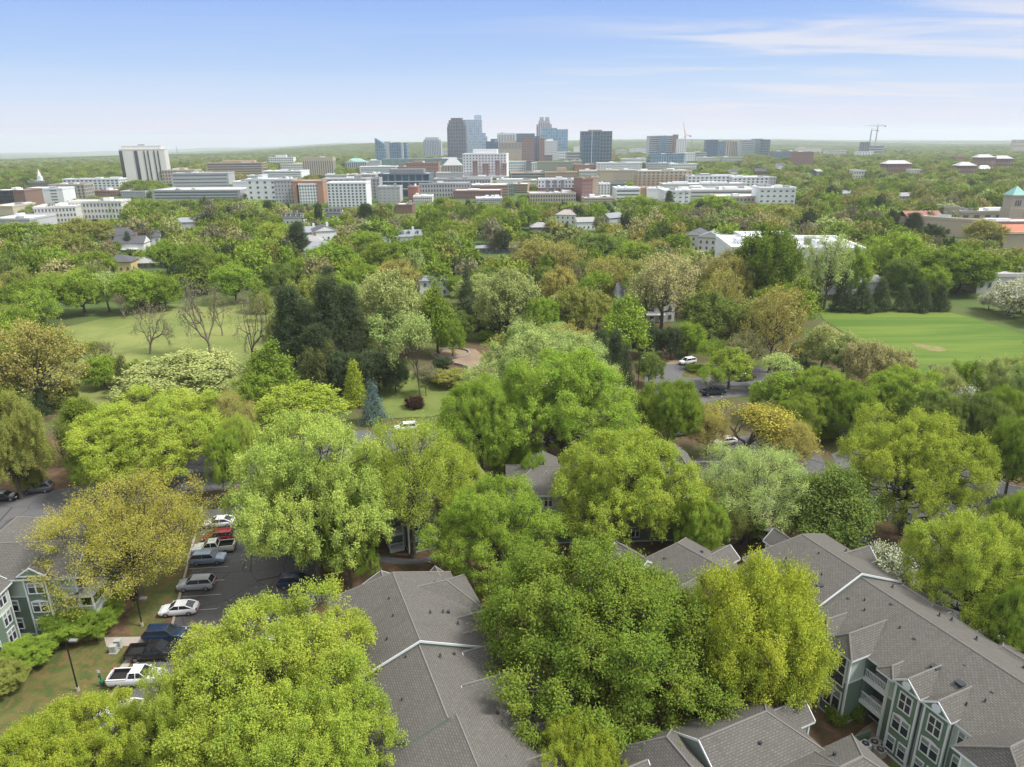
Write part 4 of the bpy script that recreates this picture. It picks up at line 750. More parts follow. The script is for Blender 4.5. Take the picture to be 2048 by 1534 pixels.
for a_ in [((363, 1175), (405, 1173), 'suv', SV, 'silver estate-shaped car alone between empty bays of the left car park'), ((324, 1225), (373, 1222), 'sedan', WH, 'white saloon at the left kerb just below the silver car'),
           ((345, 1276), (292, 1277), 'suv', NV, 'dark blue off-roader nosing out beside the concrete pavement'), ((322, 1312), (268, 1314), 'pickup', BK, 'black pickup with open bed next to the dark blue off-roader'),
           ((292, 1364), (229, 1366), 'pickup', WH, 'white crew pickup with black bed by the grass verge'), ((205, 1430), (256, 1427), 'sedan', WH, 'white saloon under yellow-green leaves below the white pickup'),
           ((30, 1512), (78, 1508), 'suv', WH, 'white car lowest on the left, beneath golden leaves'), ((120, 1490), (165, 1486), 'sedan', WH, 'small white car glimpsed through golden leaves at bottom left'),
           ((427, 1008), (462, 1005), 'sedan', BK, 'black saloon topmost in the left kerb row'), ((416, 1049), (449, 1047), 'sedan', WH, 'white saloon directly above the maroon car'),
           ((414, 1080), (451, 1077), 'suv', MR, 'maroon car between white saloon and old cream pickup'), ((398, 1103), (446, 1099), 'pickup', CR_, 'old cream-white pickup with empty bed beside the maroon car'),
           ((430, 1121), (388, 1123), 'suv', LB, 'light blue car half under olive branches'), ((602, 1171), (566, 1173), 'suv', NV, 'navy hatchback parked at the pine-straw bank right of the lot'),
           ((15, 988), (-14, 990), 'sedan', BK, 'black car cut by the left edge on the street'), ((52, 975), (88, 972), 'suv', GY, 'grey-green car behind the small round tree on the street'),
           ((459, 911), (491, 908), 'sedan', WH, 'white car on the far street behind the trunk'), ((548, 1252), (508, 1254), 'sedan', SV, 'silver car glimpsed above the bright foreground tree'),
           ((560, 1300), (515, 1302), 'sedan', WH, 'white car under the bright foreground tree'), ((562, 1350), (510, 1352), 'suv', LB, 'pale blue car deepest under the bright foreground tree'),
           ((566, 1050), (598, 1046), 'sedan', GY, 'grey car hidden under the pale feathery tree'), ((1368, 737), (1390, 734), 'suv', WH, 'white patrol car on the circular drive behind the lollipop tree'),
           ((1445, 797), (1412, 799), 'pickup', NV, 'navy pickup at the lower rim of the circular drive'), ((1512, 790), (1532, 788), 'suv', GY, 'grey car near the dark lamp post off the circle'),
           ((1484, 771), (1504, 769), 'sedan', BK, 'black car behind the yellow-green tree off the circle'), ((1438, 900), (1466, 897), 'sedan', WH, 'white car under the orange-yellow twisting tree'),
           ((1812, 1070), (1846, 1066), 'suv', BK, 'black car behind the trunk on the pine straw right'), ((1744, 1040), (1758, 1030), 'sedan', LB, 'light blue car peeking out left of the big trunk'),
           ((1915, 1105), (1940, 1122), 'suv', WH, 'white car upper of two under the right-hand lime tree'), ((1945, 1135), (1972, 1155), 'suv', WH, 'white car lower of two under the right-hand lime tree'),
           ((1955, 1300), (1985, 1318), 'sedan', CR_, 'pale leaf-strewn car beyond the roof ridge on the right'), ((1545, 1098), (1518, 1092), 'box', CR_, 'boxy beige off-roader with roof rack above the small white gable'),
           ((1580, 985), (1602, 983), 'sedan', BK, 'black car among the light green trees right of centre'), ((1640, 1000), (1668, 997), 'sedan', WH, 'white car roof seen through the mid-green tree'),
           ((796, 862), (826, 860), 'suv', WH, 'white van-like car behind the feathery middle trees'), ((1085, 893), (1112, 890), 'sedan', WH, 'white car below the big central green tree'), ((1350, 880), (1368, 878), 'sedan', LB, 'pale car behind the rounded mid-green tree')]: car(*a_)
# ---------------------------------------------------------------- street furniture
def lamp(px, py, h, label, arm=1):
    p = at(px, py); t = thing('street_lamp', label, 'street lamp', p, 0, 'black car park lamps'); b = MB(); b.tube([(0, 0, 0), (0, 0, h)], [.09, .065], 8); b.build('pole', M['black'], t)
    b = MB(); b.tube([(0, 0, 0), (0, 0, .5)], [.2, .18], 8); b.build('base', M['concrete'], t)
    b = MB(); b.tube([(0, 0, h - .1), (arm * .5, 0, h + .05)], .04, 6); b.build('arm', M['black'], t); b = MB(); b.box(arm * .45 - (0 if arm > 0 else .8), arm * .45 + (.8 if arm > 0 else 0), -.2, .2, h, h + .16); b.build('lamp_head', M['steel'], t)
lamp(147, 1368, 6.6, 'tall black lamp post on the worn grass at lower left'); lamp(1500, 712, 7.5, 'black lamp post against the olive tree by the pale row'); lamp(1566, 805, 7, 'black lamp post beside the grey car off the circle')
lamp(1339, 708, 5, 'short dark lamp by the sand path'); lamp(277, 1240, 4, 'slim lamp at the foot of the olive tree trunk'); lamp(1990, 930, 5, 'lamp post by the dumpster gate', -1); lamp(1275, 790, 8.5, 'pale-headed lamp above the drooping conifer')
def cabinet(px, py, s, label):
    p = at(px, py); t = thing('utility_box', label, 'utility box', p, R_(rt.uniform(-10, 10)), 'grey utility boxes'); b = MB(); b.box(-.45 * s, .45 * s, -.35 * s, .35 * s, .1, 1.15 * s); b.box(-.48 * s, .48 * s, -.38 * s, .38 * s, 1.15 * s, 1.22 * s); b.build('cabinet', plain((.36, .38, .36), .6, name='grey_cabinet'), t)
    b = MB(); b.box(-.012, .012, -.36 * s, -.352 * s, .2, 1.05 * s); b.build('door_gap', M['black'], t); b = MB(); b.box(-.6 * s, .6 * s, -.5 * s, .5 * s, -.05, .1); b.build('plinth', M['concrete'], t)
cabinet(220, 1292, .8, 'nearer of two pale utility boxes on the grass'); cabinet(229, 1281, .8, 'farther of two pale utility boxes, touching the pavement'); cabinet(618, 1196, .9, 'left pale box in the row of three by the roof'); cabinet(632, 1195, .6, 'narrow pale box in the middle of the row of three'); cabinet(647, 1194, .9, 'right pale box in the row of three, nearest the roof')
p = at(26, 1045); t = thing('fire_hydrant', 'yellow fire hydrant on the grass strip at the left', 'fire hydrant', p); M['yel'] = plain((.75, .42, .02), .5, name="yellow_paint")
b = MB(); b.tube([(0, 0, 0), (0, 0, .08), (0, 0, .1), (0, 0, .62), (0, 0, .66), (0, 0, .8), (0, 0, .88)], [.24, .24, .16, .16, .21, .15, .04], 12); b.build('barrel', M['yel'], t); b = MB(); b.tube([(-.28, 0, .5), (.28, 0, .5)], .08, 8); b.tube([(0, -.26, .48), (0, 0, .48)], .1, 8); b.build('outlet', M['yel'], t)
p = at(195, 1358); t = thing('waste_station', 'green dog waste post with bin on the verge by the white pickup', 'waste station', p); M['grn'] = plain((.01, .12, .07), .5, name="green_paint")
b = MB(); b.box(-.04, .04, -.04, .04, 0, 2.1); b.build('post', M['grn'], t); b = MB(); b.box(-.17, .17, -.05, -.045, 1.75, 2.15); b.build('sign', M['trim'], t); b = MB(); b.box(-.14, .14, -.14, .0, 1.15, 1.5); b.build('dispenser', M['grn'], t); b = MB(); b.tube([(.12, -.1, .2), (.12, -.1, .75), (.12, -.1, .8)], [.2, .24, .2], 12); b.build('bin', M['grn'], t)
p = at(52, 1295); t = thing('grill', 'black lidded barbecue beside the green wall at left', 'grill', p); b = MB(); b.box(-.5, .5, -.3, .3, .3, .85); b.build('body', M['black'], t); b = MB(); b.tube([(-.5, 0, .85), (.5, 0, .85)], .28, 10); b.build('lid', M['vent'], t)
for x in (-.4, .4): b = MB(); b.box(x - .04, x + .04, -.25, .25, 0, .3); b.build('leg', M['black'], t)
p = at(757, 762); t = thing('bench', 'small orange-brown bench at the edge of the garden lawn', 'bench', p, R_(20)); M['orw'] = plain((.40, .13, .04), .7, name="orange_wood"); b = MB(); b.box(-.9, .9, -.25, .25, .42, .48); b.build('seat', M['orw'], t); b = MB(); b.box(-.9, .9, .22, .28, .5, .95); b.build('backrest', M['orw'], t)
for x in (-.8, .8): b = MB(); b.box(x - .05, x + .05, -.22, .25, 0, .42); b.build('leg', M['orw'], t)
# dumpster gate and brown board enclosure at the right
A_, B_, C_ = at(1975, 908), at(1998, 925), at(2060, 905); M['board'] = plain((.20, .13, .075), .9, var=.25, scale=2, name="brown_boards")
t = thing('fence', 'brown board enclosure with dark gate beside the fresh asphalt', 'fence', (0, 0, 0)); b = MB()
for P_, Q_ in ((A_, B_),):
    d = (Q_ - P_); n_ = max(2, int(d.length / .3))
    for i in range(n_): q = P_ + d * (i / n_); b.box(q.x - .14, q.x + .14, q.y - .04, q.y + .04, 0, 2.2)
b.build('boards', M['board'], t); b = MB(); d = C_ - B_
for i in range(8): q = B_ + d * (i / 8); b.box(q.x - .03, q.x + .03, q.y - .03, q.y + .03, 0, 2.2)
b.build('gate_bars', M['black'], t); b = MB(); q = B_ + d * .15; b.box(q.x, q.x + .9, q.y - .1, q.y - .06, .9, 1.7); b.build('sign', M['trim'], t)
# wooden utility poles with wires
def upole(p, h, label, rz=0, col='bark'):
    t = thing('utility_pole', label, 'utility pole', p, rz); b = MB(); b.tube([(0, 0, 0), (0, 0, h)], [.2, .14], 8); b.build('pole', M[col], t)
    for z in (h - .6, h - 1.8): b = MB(); b.box(-1.5, 1.5, -.07, .07, z - .07, z + .07); b.build('crossarm', M[col], t)
    b = MB(); b.tube([(.45, 0, h - 3.6), (.45, 0, h - 2.5)], .25, 8); b.build('transformer', M['steel'], t); return p + Vector((0, 0, h - .5))
M['rust'] = plain((.30, .09, .05), .9, name="reddish_timber")
e1 = upole(at(232, 520), 13, 'reddish wooden utility pole beside the yellow house', R_(60), 'rust'); e2 = upole(at(388, 415), 14, 'dark utility pole standing before the parking deck', R_(50)); e3 = upole(at(218, 500) + Vector((-14, 8, 0)), 12, 'wooden utility pole left of the yellow house', R_(60)); e4 = upole(at(1268, 445), 14, 'utility pole among the grey bare trees', R_(20)); e5 = upole(at(1375, 418), 13, 'utility pole in front of the white offices', R_(20)); e6 = upole(at(722, 545), 12, 'slender utility pole between two round green trees', R_(0))
b = MB()
for P_, Q_ in ((e1, e3), (e1, e2), (e4, e5)):
    for o_ in (-1.3, 0, 1.3):
        for dz in (0, -1.2): b.tube([(P_ + (Q_ - P_) * t_ + Vector((o_, 0, dz - 3.0 * math.sin(math.pi * t_)))) for t_ in [i / 10 for i in range(11)]], .035, 4, cap=False)
tag(b.build('power_lines', M['black']), 'sagging black power lines strung between the wooden poles', 'power lines')
# ---------------------------------------------------------------- the town
def Dr(row, px=1024): return at(px, row).y
CG = {}
def cg(kind):
    if kind in CG: return CG[kind]
    d = {'blue': ((.07, .17, .28), (.16, .24, .31), 6, 8), 'dark': ((.035, .075, .11), (.13, .18, .21), 7, 7.5), 'pale': ((.26, .38, .50), (.44, .50, .55), 6, 8), 'sky': ((.16, .31, .45), (.30, .41, .50), 7, 8),
         'bronze': ((.075, .095, .13), (.19, .17, .18), 7, 9), 'teal': ((.12, .22, .22), (.30, .36, .35), 2.5, 3.6), 'navy': ((.03, .08, .15), (.08, .14, .20), 6, 8), 'black': ((.03, .035, .045), (.055, .05, .05), 2.4, 3.2)}[kind]
    CG[kind] = curtain(d[0], d[1], d[2], d[3], .22 if d[2] < 4 else .9, name=kind + "_curtain_wall"); return CG[kind]
WALL = {'white': (.66, .67, .68), 'offwhite': (.56, .55, .52), 'beige': (.48, .42, .34), 'tan': (.38, .29, .21), 'brown': (.20, .13, .10), 'brick': (.30, .18, .145), 'redbrick': (.24, .14, .125), 'grey': (.37, .38, .39), 'dgrey': (.17, .18, .19),
        'orange': (.37, .22, .15), 'red': (.30, .14, .12), 'stone': (.36, .32, .26), 'sand': (.42, .36, .28), 'lgrey': (.42, .43, .45), 'olive': (.30, .32, .25), 'yellow': (.50, .40, .20), 'black': (.035, .035, .04)}
def wm(c, s=.05): return cg(c[1:]) if c[0] == '@' else plain(WALL[c], .85, var=.10, scale=s, name=c + "_wall")
PM = {}
def pane(w, h, g='glass'):
    k = (round(w, 1), round(h, 1), g)
    if k not in PM:
        b = MB(); b.box(-w / 2, w / 2, -.12, .05, -h / 2, h / 2); PM[k] = b.mesh('pane', wm('@' + g) if g in ('blue', 'dark', 'teal', 'pale') else M['cityglass'])
    return PM[k]
def block(t, L, R, top, base, dep, style='plain', wl='white', nx=0, ny=0, rz=0.0, roofc='white', pent=(), wf=.5, hf=.5, low=0.0, high=0.0, side=True, Y=None, g='glass', units=2, split=None, z0=None, shape=None, bal=False):
    """one volume of a building, from its place in the photograph: left, right, top and foot (2048 px picture)"""
    cx = (L + R) / 2; Y = Y or Dr(base, cx); a, c = above(L, (top + base) / 2, Y), above(R, (top + base) / 2, Y); W = c.x - a.x; zt = above(cx, top, Y).z; gz = TZ(cx, Y) if z0 is None else z0
    s, co = abs(math.sin(rz)), math.cos(rz); W2 = max(W * .35, (W - dep * s) / co) if s else W
    loc = Vector(((a.x + c.x) / 2, Y + (dep * co + W2 * s) / 2, 0)); h = zt; zb = min(-3.0, TZ(loc.x, loc.y) - 3) if z0 is None else z0
    hw, hd = W2 / 2, dep / 2; mt = wm(wl); b = MB()
    if shape: shape(b, hw, hd, zb, h)
    elif split: zs = zb + (h - zb) * split[0]; b.box(-hw, hw, -hd, hd, zb, zs, 0); b.box(-hw, hw, -hd, hd, zs, h, 1)
    else: b.box(-hw, hw, -hd, hd, zb, h)
    w = b.build('wall', [mt, wm(split[1]) if split else mt], t, loc, rz)
    if not shape:
        b = MB(); b.box(-hw - .2, hw + .2, -hd - .2, hd + .2, h, h + .35, 0); k = .7
        for q in ((-hw - .25, hw + .25, -hd - .25, -hd + k), (-hw - .25, hw + .25, hd - k, hd + .25), (-hw - .25, -hw + k, -hd + k, hd - k), (hw - k, hw + .25, -hd + k, hd - k)): b.box(*q, h - .3, h + 1.1, 1)
        r = b.build('roof', [plain(WALL[roofc] if roofc in WALL else roofc, .9, var=.15, scale=.08, name="flat_roof"), mt if not split else wm(split[1])], t, loc, rz); rr = random.Random(int(L * 7 + top))
        for i in range(units):
            u = MB(); sx_, sy_ = rr.uniform(.04, .10) * W2, rr.uniform(.08, .16) * dep; u.box(-sx_, sx_, -sy_, sy_, 0, rr.uniform(1.2, 2.6)); u.build('rooftop_unit', M['trim'] if rr.random() < .6 else M['steel'], r, (rr.uniform(-.75, .75) * hw, rr.uniform(-.6, .6) * hd, h + .35))
    for (pl, pr, pt) in pent:
        x0, x1 = above(pl, top, Y).x - loc.x, above(pr, top, Y).x - loc.x; p = MB(); p.box(x0, x1, -hd * .45, hd * .5, h + .3, above(cx, pt, Y).z); p.build('penthouse', wm('dgrey' if wl[0] == '@' else wl), t, loc, rz)
    H0 = (h - 0) * low; hh = (h - H0) * (1 - high)
    faces = [(0.0, -hd, W2, nx)]
    if side and nx and (rz > .02 or (abs(rz) <= .02 and cx < 950)): faces.append((1.0, hw, dep, max(1, round(nx * dep / W2))))
    elif side and nx: faces.append((-1.0, -hw, dep, max(1, round(nx * dep / W2))))
    rot = Matrix.Rotation(rz, 4, 'Z')
    if nx and ny:
        cnt = 0
        for (f, off, Wd, n) in faces:
            fa = 0 if f == 0 else (PI / 2 if f > 0 else -PI / 2)
            for j in range(ny):
                z = H0 + hh * (j + .5) / ny
                if style == 'band': L_ = [(0, Wd * .94)]
                elif style == 'slots': L_ = [(-Wd / 2 + Wd * (i + .5) / n, Wd / n * wf) for i in range(n)]
                else: L_ = [(-Wd / 2 + Wd * (i + .5) / n, Wd / n * wf) for i in range(n)]
                for u, ww in L_:
                    if cnt >= 100 or (style == 'slots' and j): continue
                    ph = hh * .9 if style == 'slots' else hh / ny * hf; zz = H0 + hh / 2 if style == 'slots' else z
                    q = Vector((u, off, zz)) if f == 0 else Vector((off, u, zz)); q = rot @ q + loc; q.z = zz
                    link('window', pane(ww, ph, g), t, q, rz + fa); cnt += 1
                    if bal and f == 0 and (int((u + Wd) * 7) % 3 == 0): 
                        k2 = ('bal', round(ww, 1))
                        if k2 not in PM: bb = MB(); bb.box(-ww * .8, ww * .8, -1.3, -.05, -.12, .9); PM[k2] = bb.mesh('balcony', wm('dgrey'))
                        link('balcony', PM[k2], t, rot @ Vector((u, off, 0)) + loc + Vector((0, 0, z - ph / 2)), rz)
    GUARD.append((L, top, R, base - 2, Y)); return Y
def bld(label, *a, name='office_building', cat='building', phrase=None, **k):
    t = thing(name, label, cat); Y = block(t, *a, **k)
    if phrase: LAND.append((phrase, (a[0] + a[1]) / 2, (a[2] + a[3]) / 2, Y))
    return t
def chamfer(steps):
    """tower whose plan narrows in steps towards the top: (height share, width share, depth share)"""
    def f(b, hw, hd, z0, h):
        pz = z0
        for s, w, d in steps:
            z = z0 + (h - z0) * s; x, y = hw * w, hd * d; c = .22 * min(x, y); b.prism([(-x + c, -y), (x - c, -y), (x, -y + c), (x, y - c), (x - c, y), (-x + c, y), (-x, y - c), (-x, -y + c)], pz, z); pz = z
    return f
AB = 'apartment_block'
# --- left
t = bld('tall leaning white slab tower with dark vertical slots at the left', 242, 331, 288, 350, 26, wl='offwhite', rz=.22, name='tower_block', cat='tower', phrase='the white slab tower', units=0)
block(t, 250, 326, 281, 350, 20, wl='offwhite', rz=.22, units=2, Y=Dr(350, 290) + 6)
for px_, w_ in ((252, 4.5), (279, 4.5), (294, 1.6), (301, 1.6), (312, 1.6), (319, 1.6)):
    Y_ = Dr(350, 286.5); p_ = above(px_, 315, Y_); b = MB(); b.box(-w_ / 2, w_ / 2, -.25, .1, 0, above(285, 290, Y_).z); b.build('window_slot', M['glass'], t, (p_.x, Y_ - 1.7 + (p_.x - above(242, 315, Y_).x) * .224, 0), .22)
t = bld('black glass building with brown end wall at the far left', -20, 32, 367, 404, 25, 'grid', '@black', roofc='white', phrase='the black glass building'); block(t, 32, 58, 367, 404, 25, wl='brown', roofc='white')
t = bld('white parking block with rows of dark slits near the left edge', 57, 131, 364, 394, 22, 'grid', 'white', 2, 5, rz=.05, roofc='white', wf=.34, hf=.3, side=False, phrase='the white parking block')
bld('beige apartments with dark window columns behind the white parking block', 100, 172, 357, 384, 22, 'grid', 'stone', 9, 4, rz=.12, roofc='brown', wf=.5, hf=.7, name=AB)
bld('white and teal apartment row left of the slab tower', 133, 245, 346, 366, 20, 'grid', 'white', 13, 4, roofc='lgrey', wf=.55, hf=.5, name=AB)
t = bld('long white three-storey office with rows of small windows at left', 54, 146, 402, 432, 26, 'grid', 'offwhite', 12, 3, rz=.30, roofc='white', wf=.45, hf=.5, side=False, phrase='the long white office'); block(t, 140, 246, 392, 426, 18, 'grid', 'offwhite', 15, 3, rz=.08, roofc='white', wf=.45, hf=.5, side=False)
bld('flat white-roofed shed at the left edge behind the trees', -10, 66, 424, 442, 30, wl='lgrey', roofc='white'); bld('low white-roofed hall at the left edge', -10, 32, 398, 414, 30, wl='beige', roofc='white')
t = thing('church_steeple', 'slim white church steeple above the roofs at the far left', 'church'); p = above(87, 345, Dr(356, 87)); b = MB(); b.box(-3.5, 3.5, -3.5, 3.5, 0, p.z); b.box(-2.4, 2.4, -2.4, 2.4, p.z, p.z + 5); b.build('tower', wm('white'), t, (p.x, p.y, 0)); b = MB(); b.tube([(0, 0, 0), (0, 0, 9)], [2.6, .1], 8); b.build('spire', wm('white'), t, (p.x, p.y, p.z + 5)); GUARD.append((80, 333, 96, 352, p.y))
bld('grey low roofs around the white steeple', 60, 118, 352, 360, 30, wl='dgrey', roofc='brown')
bld('beige office with dark window grid right of the slab tower', 331, 397, 331, 357, 24, 'grid', 'sand', 11, 4, roofc='sand', wf=.5, hf=.45, pent=((352, 372, 326),), phrase='the beige gridded office')
bld('blank grey concrete hall with thin ribbon windows at left', 345, 460, 338, 366, 30, 'band', 'grey', 1, 4, rz=.10, roofc='grey', hf=.22, side=False, phrase='the grey concrete hall')
t = bld('wide brown striped office with stacked floors', 417, 531, 318, 341, 30, 'band', 'tan', 1, 5, rz=.06, roofc='tan', hf=.5, pent=((445, 510, 313),), phrase='the brown striped office')
bld('white gridded office on the far left hills', 544, 594, 308, 320, 22, 'grid', 'white', 12, 3, roofc='tan', wf=.6, hf=.55, pent=((557, 578, 303),), side=False)
t = bld('open parking deck with pale cars on its roof at left', 308, 490, 372, 389, 50, 'band', 'grey', 1, 3, rz=-.03, roofc='lgrey', hf=.4, side=False, units=0, phrase='the parking deck')
bld('small white block at the right end of the parking deck', 472, 522, 356, 374, 25, wl='white', roofc='white'); bld('white flat-roofed garage with dark bands', 530, 612, 336, 349, 40, 'band', 'white', 1, 3, rz=-.05, hf=.3, roofc='white', side=False)
bld('low white school-like block before the beige fluted slab', 500, 560, 352, 392, 20, 'grid', 'white', 4, 4, roofc='white', wf=.3, hf=.4, side=False)
bld('small white church hall among trees near the parking deck', 440, 480, 370, 378, 14, wl='white', roofc='white')
t = bld('beige fluted concrete slab with a blind crown', 611, 673, 310, 344, 24, 'slots', 'sand', 14, 1, rz=.05, roofc='sand', wf=.35, high=.12, phrase='the beige fluted slab')
M['copper'] = plain((.22, .42, .38), .7, var=.2, scale=.2, name="green_copper")
t = thing('museum_building', 'low pale museum with green copper hip roofs', 'building'); block(t, 697, 740, 320, 332, 30, 'slots', 'lgrey', 10, 1, roofc='lgrey', units=0); block(t, 738, 768, 318, 328, 26, wl='lgrey', roofc='lgrey', units=0)
for a_, c_, r_, hh_ in ((699, 736, 331, 7), (741, 764, 327, 5)):
    Y_ = Dr(r_); p_, q_ = above(a_, 320, Y_), above(c_, 320, Y_); w_ = (q_.x - p_.x) / 2; b = MB(); b.faces([(-w_, -12, 0), (w_, -12, 0), (w_, 12, 0), (-w_, 12, 0), (-w_ * .4, 0, hh_), (w_ * .4, 0, hh_)], [(0, 1, 5, 4), (2, 3, 4, 5), (3, 0, 4), (1, 2, 5)]); b.build('roof', M['copper'], t, ((p_.x + q_.x) / 2, Y_ + 14, p_.z + 1.6))
def slant(b, hw, hd, z0, h): b.faces([(-hw, -hd, z0), (hw, -hd, z0), (hw, hd, z0), (-hw, hd, z0), (-hw, -hd, h), (hw, -hd, h - 14), (hw, hd, h - 14), (-hw, hd, h)], [(0, 3, 2, 1), (4, 5, 6, 7), (0, 1, 5, 4), (1, 2, 6, 5), (2, 3, 7, 6), (3, 0, 4, 7)])
t = bld('blue glass tower with a slanting knife-edge top', 758, 776, 272, 318, 26, wl='@blue', shape=slant, name='office_tower', cat='tower', phrase='the slanted blue tower'); block(t, 776, 788, 280, 316, 24, wl='sand' if False else 'lgrey', units=0); block(t, 786, 822, 283, 318, 30, wl='@blue', rz=-.05, pent=((792, 806, 281),), units=0); block(t, 810, 814, 283, 318.4, 6, wl='lgrey', units=0)
t = bld('pale ribbed tower with rounded shoulders', 854, 890, 272, 312, 34, 'slots', 'lgrey', 11, 1, wf=.45, shape=chamfer([(.82, 1, 1), (.92, .9, .9), (1, .76, .76)]), high=.1, name='office_tower', cat='tower', side=False, g='blue')
bld('pale mid-rise with ribbon windows right of the museum', 725, 800, 330, 344, 26, 'band', 'white', 1, 5, rz=.04, hf=.4, roofc='white', side=False); bld('red brick range before the blue tower', 776, 826, 331, 344, 22, 'grid', 'brick', 16, 2, hf=.4, roofc='brick', side=False); bld('brick cluster with stepped roofs near the stone pyramid hall', 820, 884, 324, 352, 34, 'grid', 'brick', 14, 4, hf=.4, wf=.4, roofc='brown', side=False, pent=((833, 850, 320),))
bld('long low glass hall below the pale ribbed tower', 770, 932, 316, 332, 40, wl='@teal', roofc='lgrey', units=4); bld('small white block left of the dark chamfered tower', 889, 904, 297, 310, 20, 'grid', 'white', 3, 5, wf=.6, hf=.4, side=False)
# --- the large near-centre apartments
t = bld('big white-gridded apartment house with orange frames', 549, 593, 354, 398, 26, 'grid', 'grey', 6, 6, rz=.12, roofc='lgrey', wf=.35, hf=.4, side=False, name=AB, phrase='the orange-framed apartments')
block(t, 592, 600, 357, 400, 20, wl='orange', units=0, roofc='grey'); block(t, 599, 641, 357, 360.6, 20, wl='orange', units=0, Y=Dr(400, 620) - .5, z0=above(620, 363, Dr(400, 620)).z); block(t, 600, 642, 363, 400.5, 20, 'grid', 'white', 7, 6, roofc='lgrey', wf=.5, hf=.55, rz=.1, side=False); block(t, 641, 653, 358, 400.5, 20, wl='orange', roofc='grey', units=0)
block(t, 652, 740, 354, 398, 24, 'grid', 'grey', 8, 1, roofc='lgrey', wf=.45, hf=.7, low=.84, side=False); block(t, 661, 739, 362, 409, 22, 'grid', 'white', 10, 8, roofc='white', wf=.48, hf=.55, side=False, units=0, bal=False); block(t, 738, 766, 354, 393, 22, 'grid', 'grey', 4, 6, roofc='lgrey', wf=.42, hf=.5, side=False)
t = bld('dark glass office with flat overhanging roof', 763, 868, 346, 391, 34, 'band', '@dark', 0, 0, rz=-.04, roofc='lgrey', pent=((783, 852, 336),), phrase='the dark glass office', units=0)
for q in (359, 374): Y_ = Dr(391, 815); a_, c_ = above(765, q, Y_), above(866, q, Y_); b = MB(); b.box(0, c_.x - a_.x, -.6, 0, -.3, .3); b.build('floor_band', M['trim'], t, (a_.x, Y_, a_.z))
bld('grey concrete block low in front of the dark glass office', 762, 806, 371, 402, 18, 'grid', 'grey', 5, 5, wf=.25, hf=.2, roofc='grey', side=False)
t = bld('long townhouse row with a red end block', 822, 842, 372, 398, 20, wl='red', roofc='lgrey', name=AB, phrase='the red end block'); block(t, 841, 945, 366, 392, 18, 'grid', 'grey', 18, 3, rz=.10, roofc='lgrey', wf=.5, hf=.55, side=False, split=(.55, 'grey'))
bld('brown windowless house block among trees below centre left', 797, 830, 408, 424, 18, wl='brown', roofc='white')
bld('grey row of lofts in the middle distance', 872, 990, 358, 384, 30, 'grid', 'lgrey', 20, 3, rz=-.05, roofc='dgrey', wf=.45, hf=.6, side=False); bld('broad plain grey roof hall', 878, 972, 345, 360, 34, wl='grey', roofc='grey', units=0)
t = thing('stone_hall', 'stone hall with steep grey pyramid roof in the middle distance', 'building'); block(t, 890, 935, 330, 344, 30, 'slots', 'stone', 8, 1, units=0, wf=.3, side=False, roofc='stone'); Y_ = Dr(344, 912); p_, q_ = above(892, 330, Y_), above(930, 330, Y_); w_ = (q_.x - p_.x) / 2; b = MB(); b.faces([(-w_, -14, 0), (w_, -14, 0), (w_, 14, 0), (-w_, 14, 0), (-w_ * .35, 0, 12), (w_ * .35, 0, 12)], [(0, 1, 5, 4), (2, 3, 4, 5), (3, 0, 4), (1, 2, 5)]); b.build('roof', wm('grey'), t, ((p_.x + q_.x) / 2, Y_ + 16, p_.z + .5))
bld('long brown brick warehouse with white roof', 912, 1010, 382, 397, 26, 'grid', 'redbrick', 22, 2, rz=-.05, hf=.4, wf=.4, roofc='offwhite', side=False, phrase='the brown brick warehouse')
t = bld('tan brick office pair joined by a glass corner', 947, 1024, 371, 392, 30, 'band', 'tan', 1, 4, rz=.05, roofc='white', hf=.4, side=False, phrase='the tan brick offices'); block(t, 1021, 1034, 370, 392, 20, wl='@teal', roofc='lgrey', units=0); block(t, 1033, 1067, 370, 387, 26, 'band', 'tan', 1, 4, rz=-.12, roofc='white', hf=.4, side=False)
bld('white hall with a red sign panel behind the tan offices', 1000, 1050, 360, 372, 20, wl='white', roofc='white', units=3)
t = bld('tall white and dark-red apartment block with ten floors', 932, 1024, 308, 360, 30, 'grid', 'white', 14, 7, rz=-.10, roofc='white', wf=.42, hf=.45, low=.26, pent=((953, 1002, 298),), side=False, name=AB, phrase='the white and red apartment block')
for a_, c_, tp_ in ((952, 962, 322), (972, 984, 328), (998, 1006, 322), (1012, 1020, 328)): block(t, a_, c_, tp_, 360.6, 5, 'grid', 'redbrick', 2, 7, units=0, wf=.5, hf=.5, side=False, roofc='redbrick')
block(t, 932, 1024, 353, 362, 40, 'band', 'offwhite', 1, 1, roofc='white', side=False, hf=.4)
# --- skyline
t = bld('dark bronze tower with a stepped chamfered crown', 902, 941, 234, 318, 42, 'slots', '@bronze', 8, 1, wf=.2, shape=chamfer([(.80, 1, 1), (.88, .94, .94), (.95, .82, .82), (1, .6, .6)]), high=.14, g='dark', side=False, name='office_tower', cat='tower', phrase='the dark chamfered tower')
t = bld('pale glass tower with a square lantern top', 936, 972, 239, 312, 34, wl='@pale', name='office_tower', cat='tower', units=0, phrase='the pale lantern tower'); block(t, 957, 971, 230, 312, 16, wl='@pale', units=0, Y=Dr(312) - 2); block(t, 970, 979, 266, 312, 22, wl='@pale', units=0); block(t, 978, 982, 273, 312, 22, wl='@pale', units=0); Y_ = Dr(312); p_ = above(964, 229, Y_); b = MB(); b.tube([(0, 0, 0), (0, 0, 12)], [.5, .15], 5); b.build('mast', M['steel'], t, (p_.x, Y_ + 8, p_.z))
